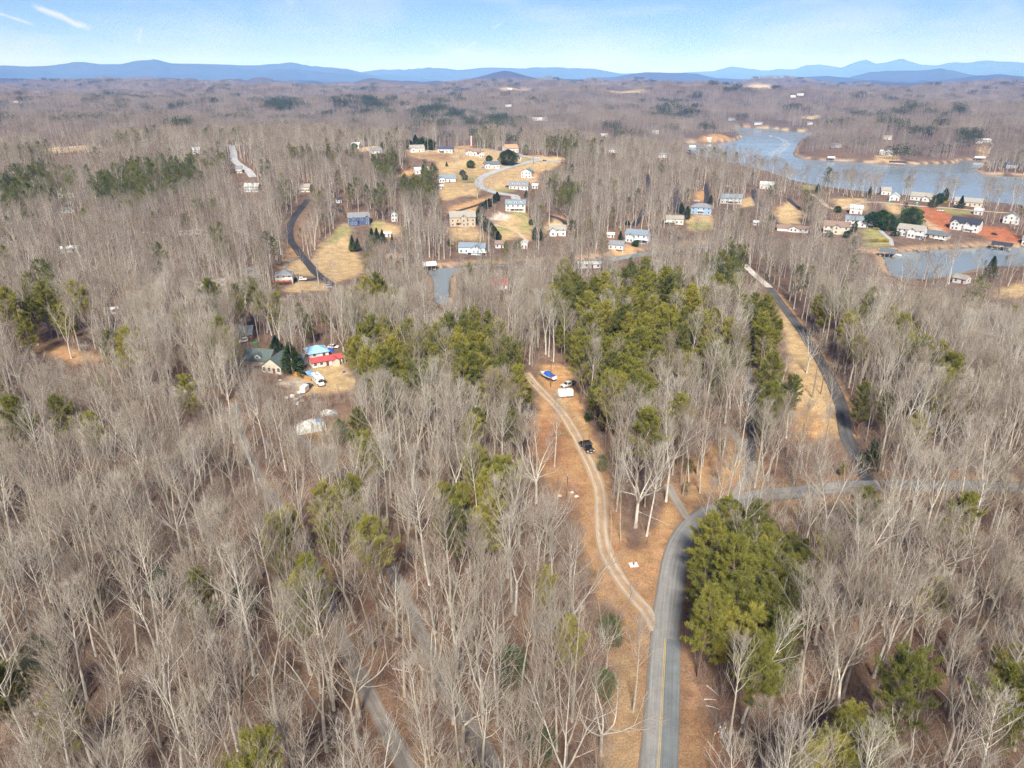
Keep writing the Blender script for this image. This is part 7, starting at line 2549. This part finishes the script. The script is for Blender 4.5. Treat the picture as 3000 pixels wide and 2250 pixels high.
# wooden fence: every board a board
def fence(pxs, label):
    A = Gs(pxs)
    pl = smooth_open(A[:, :2], 0.5)
    o = empty("wooden_fence", tuple(A[0]))
    tag(o, label, "fence")
    m = mat("raw_fence_boards", (0.46, 0.25, 0.10), 0.85, 0.2, 3.0)
    bd = MB().box(-0.22, 0.22, -0.015, 0.015, -0.2, 1.75).build("board", m, o)
    first = True
    s = np.concatenate([[0], np.cumsum(np.linalg.norm(np.diff(pl, axis=0), axis=1))])
    for d in np.arange(0.2, s[-1], 0.47):
        x, y = np.interp(d, s, pl[:, 0]), np.interp(d, s, pl[:, 1])
        x2, y2 = np.interp(d + 0.2, s, pl[:, 0]), np.interp(d + 0.2, s, pl[:, 1])
        b = bd if first else bd.copy()
        if not first:
            coll.objects.link(b)
        first = False
        b.location = (x - A[0][0], y - A[0][1], H1(x, y) - A[0][2] + g_c.uniform(-0.03, 0.03))
        b.rotation_euler = (g_c.normal(0, 0.02), g_c.normal(0, 0.02), math.atan2(y2 - y, x2 - x))
    for d in np.arange(0.3, s[-1], 2.3):
        x, y = np.interp(d, s, pl[:, 0]), np.interp(d, s, pl[:, 1])
        MB().box(x - A[0][0] - 0.06, x - A[0][0] + 0.06, y - A[0][1] + 0.05, y - A[0][1] + 0.17, H1(x, y) - A[0][2] - 0.3, H1(x, y) - A[0][2] + 1.85).build("post", m, o)


fence([P1(872, 700), P1(900, 690), P1(960, 712), P1(1040, 740), P1(1130, 768)], "raw wooden board fence behind the small cypresses")


# ------------------------------------------------------------------ poles and wires
def pole(px, hgt, label, arm=True, can=False, yaw=0.0, base=None):
    p = np.array(base) if base is not None else G(*px)
    o = empty("utility_pole", tuple(p), R(yaw))
    tag(o, label, "utility pole")
    MB().cyl((0, 0, -0.5), (0, 0, hgt), 0.19, 10, 0.13).build("pole", M_POLE, o)
    if arm:
        MB().box(-1.1, 1.1, -0.16, -0.06, hgt - 0.75, hgt - 0.62).build("crossarm", M_POLE, o)
        for x in (-1.0, -0.35, 0.35, 1.0):
            MB().cyl((x, -0.11, hgt - 0.62), (x, -0.11, hgt - 0.4), 0.06, 8, 0.04).build("insulator", M_LAMP, o)
    MB().cyl((0, 0, hgt), (0, 0, hgt + 0.3), 0.07, 8, 0.05).build("top_insulator", M_LAMP, o)
    if can:
        t = MB().cyl((0.36, -0.12, hgt - 2.0), (0.36, -0.12, hgt - 1.05), 0.32, 14).build("transformer", M_GALV, o)
        MB().cyl((0.36, -0.12, hgt - 1.05), (0.36, -0.12, hgt - 0.8), 0.07, 8, 0.04).build("bushing", M_LAMP, t)
        MB().box(0.05, 0.2, -0.16, -0.08, hgt - 1.8, hgt - 1.2).build("bracket", M_DARKM, o)
    return o, p + np.array([0, 0, hgt])


def wire(a, b, sag, label, m=None):
    n = 24
    t = np.linspace(0, 1, n)[:, None]
    P = a * (1 - t) + b * t
    P[:, 2] -= (4 * sag * t * (1 - t))[:, 0]
    w = TM()
    w.tube(P, np.full(n, 0.018), 4)
    o = link("power_line", w.mesh("power_line", M_GALV))
    tag(o, label, "power line")


_, w1 = pole((1660, 1479), 8.6, "utility pole in the orange clearing beside the gravel drive", yaw=25)
d_ = pix_dir(2110, 2128)
t2_ = (CAM_Z - 12.0) / -d_[2]
_, w2 = pole(None, 11.0, "utility pole with grey transformer at the bottom edge", can=True, arm=True, yaw=30, base=(d_[0] * t2_, d_[1] * t2_, H1(d_[0] * t2_, d_[1] * t2_)))
_, w3 = pole((1613, 1134), 10.0, "utility pole in front of the covered boat", arm=False)
_, w4 = pole((2404, 1154), 6.5, "utility pole in the tan meadow beside the east lane", arm=False)
_, w5 = pole(P3(83, 185), 9.0, "pale pole at the left end of the hilltop, left of two", arm=False)
_, w6 = pole(P3(122, 180), 9.5, "pole with lamp can at the left end of the hilltop", arm=False, can=True)
_, w7 = pole(Q(1512, 935, 0, 0), 9.0, "pole at the head of the far gravel road", can=True)
_, w8 = pole((1780, 1330), 9.0, "utility pole hidden by the broad pale tree")
wire(w1, w2, 1.0, "overhead line crossing the paved road from clearing to bottom edge")
wire(w1 + np.array([0.5, 0.3, -0.5]), w2 + np.array([0.5, 0.3, -0.5]), 1.2, "second overhead line crossing the paved road, just below the first")
wire(w1, w3, 1.6, "overhead line running up the gravel drive to the boat")
wire(w1, w8, 0.6, "overhead line over the drive into the broad pale tree")
wire(w8, w4, 2.5, "overhead line through the trees to the tan meadow")
wire(w2, w2 + np.array([14, -42, -0.5]), 1.0, "overhead line leaving the transformer pole toward the camera")

# ------------------------------------------------------------------ silo, privies, slab, stake, clutter in the clearing
o = place(P3(1255, 166), 0, 0, "silo")
tag(o, "narrow white and rust silo on the hilltop", "silo")
MB().cyl((0, 0, -1), (0, 0, 13.6), 1.35, 18).build("barrel", M_RUST, o)
for z in (3.0, 6.5, 10.0):
    MB().cyl((0, 0, z), (0, 0, z + 0.25), 1.42, 18).build("hoop", M_GALV, o)
MB().cyl((-0.35, -0.35, -1), (-0.35, -0.35, 13.5), 1.02, 18).build("white_face", M_WHITE, o)
MB().cyl((0, 0, 13.6), (0, 0, 14.6), 1.4, 18, 0.25).build("dome", M_WHITE, o)
M_TEAL = mat("teal_plastic", (0.02, 0.40, 0.33), 0.4, 0.05)
for px, lb in ((P7(591, 163), "teal portable privy beside the white gabled lake house"), (P7(730, 174), "teal portable privy at the edge of the red clay")):
    o = place(px, 10, 0, "portable_privy")
    tag(o, lb, "privy")
    MB().box(-0.6, 0.6, -0.6, 0.6, 0, 2.1).build("cabin", M_TEAL, o, 0.03)
    MB().box(-0.42, 0.42, -0.63, -0.58, 0.15, 1.95).build("door", M_TEAL, o)
    MB().loft([[(-0.64, -0.64, 2.1), (0.64, -0.64, 2.1), (0.64, 0.64, 2.1), (-0.64, 0.64, 2.1)], [(-0.3, -0.3, 2.35), (0.3, -0.3, 2.35), (0.3, 0.3, 2.35), (-0.3, 0.3, 2.35)]]).build("roof", M_WHITE, o)
o = place((1856, 1655), 20, 0, "concrete_slab")
tag(o, "white square slab with dark stump in the wedge between roads", "slab")
MB().box(-0.95, 0.95, -0.8, 0.8, -0.05, 0.12).build("slab", M_TRIM, o, 0.02)
MB().cyl((0.05, 0.1, 0.12), (0.05, 0.1, 0.62), 0.26, 9, 0.2).build("stump", M_POLE, o)
o = place((1803, 1620), 0, 0, "marker_stake")
tag(o, "orange marker stake beside the gravel drive", "stake")
MB().box(-0.06, 0.06, -0.03, 0.03, 0, 1.3).build("stake", mat("orange_paint", (0.75, 0.14, 0.03), 0.5), o)
MB().box(-0.14, 0.14, -0.05, 0.05, 1.3, 1.55).build("flag", mat("orange_paint", (0.75, 0.14, 0.03), 0.5), o)
for i, (x, y, lb) in enumerate(((1640, 1453, "crumpled pale sheet left of the clearing pole"), (1675, 1443, "crumpled white sheet just right of the clearing pole"), (1688, 1455, "white rag heap in brush right of the clearing pole"))):
    o = tarp_heap((x, y), 0.9, 0.7, 0.3, 20 * i, lb, M_TARP, 20 + i, "crumpled_sheet")
    o["category"] = "sheet"

# fallen timber
M_LOG = bark_mat("weathered_log", [(0.42, 0.37, 0.32), (0.52, 0.48, 0.43), (0.36, 0.29, 0.23)])
for i, (px0, px1, r, lb) in enumerate((((2070, 2010), (2105, 2040), 0.14, "pale fallen log on the verge right of the road, upper one"), ((2062, 2050), (2098, 2052), 0.11, "pale fallen log on the verge right of the road, middle one"),
                                       ((2068, 2068), (2108, 2080), 0.10, "pale fallen log on the verge right of the road, lower one"), ((1870, 1500), (1960, 1540), 0.12, "fallen pale branch across leaves near the loop lane"),
                                       ((2915, 1460), (2975, 1500), 0.18, "long fallen trunk beside the paved road at the right"), ((310, 1035), (420, 1020), 0.15, "fallen pale trunk in the left clearing"),
                                       ((1150, 1960), (1215, 1975), 0.12, "fallen trunk beside the right forest lane"))):
    a, b = G(*px0), G(*px1)
    a[2] += r
    b[2] += r
    w = TM()
    pts = np.array([a + (b - a) * t + np.array([0, 0, 0.1 * math.sin(3.1 * t)]) for t in np.linspace(0, 1, 6)]) - a
    w.tube(pts, np.linspace(r, r * 0.55, 6), 7)
    for t in (0.3, 0.55, 0.75):
        p = pts[int(t * 5)]
        w.spike(p, p + unit(np.array([g_c.normal(), g_c.normal(), 0.9])) * 1.0, 0.04)
    o = link("fallen_log", w.mesh("fallen_log", M_LOG, True))
    o.location = a
    tag(o, lb, "log")


# ------------------------------------------------------------------ docks and boats on the lake
def dock(px, yaw, W, D, label, roofk='grey', boat=True, roof=True):
    g = at_plane(px[0], px[1], LAKE_Z)
    az = math.atan2(g[0], g[1])
    o = empty("boat_dock", (g[0], g[1], LAKE_Z), -az + R(yaw))
    tag(o, label, "dock")
    for x in np.linspace(-W / 2 + 0.3, W / 2 - 0.3, 4):
        for y in (-D / 2 + 0.3, D / 2 - 0.3):
            MB().cyl((x, y, -3), (x, y, 3.6 if roof else 1.2), 0.14, 8).build("piling", M_DECKW, o)
    dk = MB()
    for x0, x1, y0, y1 in ((-W / 2, W / 2, D / 2 - 1.8, D / 2), (-W / 2, -W / 2 + 1.4, -D / 2, D / 2 - 1.8), (W / 2 - 1.4, W / 2, -D / 2, D / 2 - 1.8), (-0.7, 0.7, D / 2, D / 2 + 7)):
        dk.box(x0, x1, y0, y1, 0.7, 0.9)
    dk.build("deck", M_DECKW if roofk != 'white' else M_TRIM, o)
    if roof:
        A, B = MB(), MB()
        gable(A, B, -W / 2, W / 2, -D / 2, D / 2, 0.3, 1.5, 'x', 0.6, z0=3.6, drop=0.05)
        A.build("eaves", M_TRIM, o)
        B.build("roof", roof_m(roofk), o)
    else:
        r = MB()
        for x in (-W / 2, W / 2 - 0.06):
            r.box(x, x + 0.06, -D / 2, D / 2, 1.8, 1.88)
        r.build("railing", M_TRIM, o)
    return o


dock((2600, 752), -8, 9, 8, "covered boat dock with dark roof below the terraced garden", 'slate')
dock((2932, 732), -4, 11, 7, "white railed dock with a dark canopy on the right cove", 'black')
dock((2706, 738), 24, 8, 6, "open grey dock between the garden and clay shores", 'pale', roof=False)
dock((2434, 470), 4, 9, 9, "small white roofed dock at the far peninsula", 'white')
dock((2628, 484), 2, 20, 10, "long dark dock beside the sandy far beach", 'black')
dock((2870, 470), -6, 12, 9, "white dock in the cove under the great white house", 'white')
dock((2168, 397), 10, 14, 12, "green roofed dock at the tip of the small far point", 'teal')
dock((1256, 792), 10, 8, 6, "grey dock at the head of the narrow centre cove", 'pale')
g0 = at_plane(2620, 748, LAKE_Z)
o = open_boat((2622, 757), 70, 7.5, "white pontoon boat moored beside the dark roofed dock", name="pontoon_boat")
o.location.z = LAKE_Z - 0.1
g0 = at_plane(2256, 399, LAKE_Z)
o = open_boat((2256, 399), 60, 8.0, "white speedboat trailing a curved wake on the lake", name="speedboat")
o.location = (g0[0], g0[1], LAKE_Z - 0.1)
# its wake: a low curved ridge of foam on the water
m, nt, b = nodes_of("wake_foam")
b.inputs["Base Color"].default_value = (0.62, 0.66, 0.68, 1)
b.inputs["Roughness"].default_value = 0.6
_n = nt.nodes.new("ShaderNodeTexNoise")
_n.inputs["Scale"].default_value = 0.16
_n.inputs["Detail"].default_value = 6
_t = nt.nodes.new("ShaderNodeTexCoord")
nt.links.new(_t.outputs["Object"], _n.inputs["Vector"])
_r = nt.nodes.new("ShaderNodeMapRange")
_r.inputs["From Min"].default_value = 0.42
_r.inputs["From Max"].default_value = 0.62
_r.inputs["To Max"].default_value = 0.65
nt.links.new(_n.outputs["Fac"], _r.inputs["Value"])
nt.links.new(_r.outputs["Result"], b.inputs["Alpha"])
_wp = smooth_open([at_plane(u, v, LAKE_Z) for u, v in ((2258, 399), (2280, 403), (2298, 413), (2303, 422), (2290, 438), (2272, 446), (2268, 454), (2285, 464))], 8)
_tt = np.gradient(_wp, axis=0)
_tt /= np.linalg.norm(_tt, axis=1)[:, None]
_nn = np.stack([_tt[:, 1], -_tt[:, 0]], -1)
_wd = np.linspace(3, 11, len(_wp))[:, None]
V = np.concatenate([np.column_stack([_wp + _nn * _wd * k, np.full(len(_wp), LAKE_Z + 0.04 + (0.12 if k == 0 else 0))]) for k in (-1, 0, 1)])
n_ = len(_wp)
q_ = [(r_ * n_ + i, r_ * n_ + i + 1, (r_ + 1) * n_ + i + 1, (r_ + 1) * n_ + i) for r_ in (0, 1) for i in range(n_ - 1)]
o = link("boat_wake", np_mesh("boat_wake", V, None, q_, (m,), smooth=True), kind="stuff")
o["label"] = "pale curved wake behind the speedboat"

# garden terraces by the right cove
M_YELLOW = needle_mat("yellow_shrub", [(0.42, 0.33, 0.03), (0.55, 0.45, 0.05), (0.5, 0.36, 0.04)], trans=0.2)
tr, fo = leafy_mass(480, 1.6, 1.4, 'round', 900, (0.15, 0.3), 0.12)
_ym = (tr.mesh("yellow_trunk", M_PBARK), fo.mesh("yellow_foliage", M_YELLOW))
for i, (x, y) in enumerate(((505, 358), (518, 357), (531, 356), (565, 358), (578, 357), (865, 163), (528, 300), (188, 925))):
    px = P7(x, y) if i < 7 else P5(x, y)
    p = G(*px)
    o = add_tree("yellow_shrub", tuple(p), i, (1.5, 1.5, 1.2), [("stems", _ym[0], None), ("crown", _ym[1], None)])
    tag(o, ("first yellow shrub from the left on the garden terrace", "second yellow shrub from the left on the garden terrace", "third yellow shrub from the left on the garden terrace",
            "fourth yellow shrub from the left on the garden terrace", "yellow shrub nearest the garden path on the terrace", "yellow shrub beside the pointed shore evergreen", "yellow shrub at the top of the terraced garden", "yellow shrub left of the pale blue lake house")[i], "shrub", "yellow shrubs")
for i, (x0, y0, x1, y1) in enumerate(((455, 345, 588, 338), (460, 372, 590, 366))):
    a, b = G(*P7(x0, y0)), G(*P7(x1, y1))
    o = empty("garden_wall", tuple(a), math.atan2(b[1] - a[1], b[0] - a[0]))
    tag(o, "%s timber retaining wall of the terraced garden" % ("upper", "lower")[i], "wall")
    L = float(np.hypot(*(b - a)[:2]))
    n = int(L / 2.4)
    bd = MB().box(0, 2.36, -0.15, 0.15, -0.6, 0.45).build("beam", M_DECKW, o, 0.02)
    for k in range(1, n):
        c = bd.copy()
        coll.objects.link(c)
        c.location = (k * 2.4, 0, (b[2] - a[2]) * k / n)


# tufts of dead grass and drifted leaves on the verges and in the clearing
def tuft(seed):
    g = np.random.default_rng(seed)
    t = TM()
    m = 26
    a = g.uniform(0, 6.28, m)
    P = np.stack([g.normal(0, 0.22, m), g.normal(0, 0.22, m), np.zeros(m)], -1)
    D = np.stack([np.cos(a) * 0.7, np.sin(a) * 0.7, g.uniform(0.5, 1.2, m)], -1)
    D /= np.linalg.norm(D, axis=1)[:, None]
    t.blades(P, D, g.uniform(0.15, 0.42, m), g.uniform(0.03, 0.07, m), g)
    return t.mesh("tuft_%d" % seed, M_STRAW)


M_STRAW = needle_mat("dead_grass", [(0.30, 0.145, 0.06), (0.42, 0.235, 0.10), (0.50, 0.33, 0.16)], trans=0.2)
g_tuft = np.random.default_rng(77)
xb, yb = grid_points(60, 260, 1.5, g_tuft)
ub, vb, db = project(np.column_stack([xb, yb, height(xb, yb)]))
_op = [np.array(px) for c_, px, s_, o_ in ZONES[:8]]
m_ = (in_any(ub, vb, _op) >= 0) & (g_tuft.uniform(0, 1, len(xb)) < 0.6 * (0.6 + wav(xb, yb, 14, 55, 2)))
for nm in ('paved_road', 'gravel_drive', 'loop_lane', 'east_lane'):
    pl, w, _s = ROADS[nm]
    i = np.nonzero(m_)[0]
    m_[i[line_dist(xb[i], yb[i], pl[::3]) < w / 2 + 0.2]] = False
i = np.nonzero(m_)[0]
scatter("dead_grass", "tufts of dead grass and drifted leaves on the open verges", "grass", np.column_stack([xb[i], yb[i], height(xb[i], yb[i])]), g_tuft.integers(0, 3, len(i)), g_tuft.uniform(0, 6.28, len(i)), g_tuft.uniform(0.6, 1.5, len(i)), [tuft(k) for k in range(3)])

# ------------------------------------------------------------------ labels that single each near tree out
def area(u, v):
    """which part of the wood a trunk stands in, by what borders it (pixels of its foot)"""
    def xl(poly, yy):
        P = np.array(sorted(((b, a) for a, b in poly)))
        return float(np.interp(yy, P[:, 0], P[:, 1]))
    l1 = xl(ROAD_PX['forest_lane'][0], v)
    l2 = xl(ROAD_PX['forest_lane_fork'][0], v)
    rd = xl(ROAD_PX['paved_road'][0][:13], v)
    dr = xl(ROAD_PX['gravel_drive'][0], v)
    if v > 1480 and u > rd:
        if u < 2330:
            return "just right of the paved road"
        return ("in the lower right wood" if v > 1950 else "in the wood beside the junction" if v > 1680 else "in the wood by the side road") + (", inner half" if u < 2650 else ", outer half")
    if u < l1 and v > 1180:
        row = "bottom left wood" if v > 2080 else "lower left wood" if v > 1850 else "middle left wood" if v > 1600 else "upper left wood"
        third = u / max(l1, 1)
        return "in the %s, %s" % (row, "at its left end" if third < 0.33 else "halfway along" if third < 0.7 else "beside the lane")
    if v > 1640 and u < l2:
        return "between the two forest lanes" + (", lower end" if v > 2000 else ", upper end")
    if v > 1480 and u < dr - 10:
        return "between forest lane and orange verge" + (", bottom rows" if v > 2050 else ", middle rows" if v > 1750 else ", upper rows")
    if u < dr and v > 1180:
        return "in the wood below the yard" + (", yard side" if u < 1150 else ", clearing side")
    if v > 1300 and u < rd + 200 and u < 2250:
        return "between gravel drive and paved road"
    if u < 1150:
        return "around the left yard" if v > 950 else "in the wood behind the left yard"
    if u < 1560:
        return "in the pine stand left of the boat" if v > 950 else "behind the pine stand left of the boat"
    if u < 2120:
        return "in the wood above the black truck" if v > 1150 else "in the pines right of the boat" + (", front edge" if v > 1060 else ", deep inside")
    if u < 2330:
        return "between the pine lane and the tan meadow"
    if v > 1300:
        return "along the side road at the right"
    return "in the wood right of the east lane" + (", front rows" if v > 1120 else ", back rows")


FORM = {'straight': "straight bare tree", 'fork': "forked bare tree", 'spread': "spreading bare tree", 'slim': "slim bare tree", 'multi': "multi stemmed bare tree", 'pine': "olive pine"}
ORD = ["first", "second", "third", "fourth", "fifth", "sixth", "seventh", "eighth", "ninth", "tenth", "eleventh", "twelfth", "13th", "14th", "15th", "16th", "17th", "18th", "19th", "20th", "21st", "22nd", "23rd", "24th", "25th", "26th", "27th", "28th", "29th", "30th"] + ["%dth" % i for i in range(31, 100)]
bins = {}
for rec in TREE_LIST:
    o, kind, fm, u, v, hgt = rec
    med = {'straight': 24, 'fork': 23, 'spread': 20, 'slim': 17, 'multi': 21, 'pine': 15.5}[fm]
    size = "tall " if hgt > med * 1.04 else "shorter " if hgt < med * 0.9 else ""
    bins.setdefault((size + FORM[fm], area(u, v), kind), []).append(rec)
for (what, where, kind), recs in bins.items():
    recs.sort(key=lambda r: r[3])
    for k, (o, _, fm, u, v, hgt) in enumerate(recs):
        if len(recs) == 1:
            lb = "%s %s" % (what, where)
        else:
            lb = "%s %s, %s from left" % (what, where, ORD[min(k, len(ORD) - 1)])
        tag(o, lb, "tree", "bare trees near the camera" if kind == 'bare' else "pines near the camera")

_all = [o["label"] for o in bpy.data.objects if o.get("category")]
print("LABELS", len(_all), len(set(_all)), max(len(l.split()) for l in _all), min(len(l.split()) for l in _all))

print([l for l in _all if len(l.split()) > 16][:5])

# ------------------------------------------------------------------ haze: the air over the whole valley
def build_haze():
    m = bpy.data.materials.new("valley_haze")
    m.use_nodes = True
    nt = m.node_tree
    nt.nodes.clear()
    out = nt.nodes.new("ShaderNodeOutputMaterial")
    v = nt.nodes.new("ShaderNodeVolumePrincipled")
    v.inputs["Color"].default_value = (0.14, 0.36, 1.0, 1)
    v.inputs["Density"].default_value = HAZE_DENSITY
    v.inputs["Absorption Color"].default_value = (1, 1, 1, 1)      # scatters only: blue light most, as clear air does
    v.inputs["Anisotropy"].default_value = -0.25
    nt.links.new(v.outputs["Volume"], out.inputs["Volume"])
    s, z0, z1 = 46500.0, -70.0, 1330.0
    V = [(x, y, z) for z in (z0, z1) for y in (-s, s) for x in (-s, s)]
    o = link_mesh("haze", V, [(0, 2, 3, 1), (4, 5, 7, 6), (0, 1, 5, 4), (2, 6, 7, 3), (0, 4, 6, 2), (1, 3, 7, 5)], m)
    o["kind"] = "stuff"


HAZE_DENSITY = 0.66e-4
build_haze()
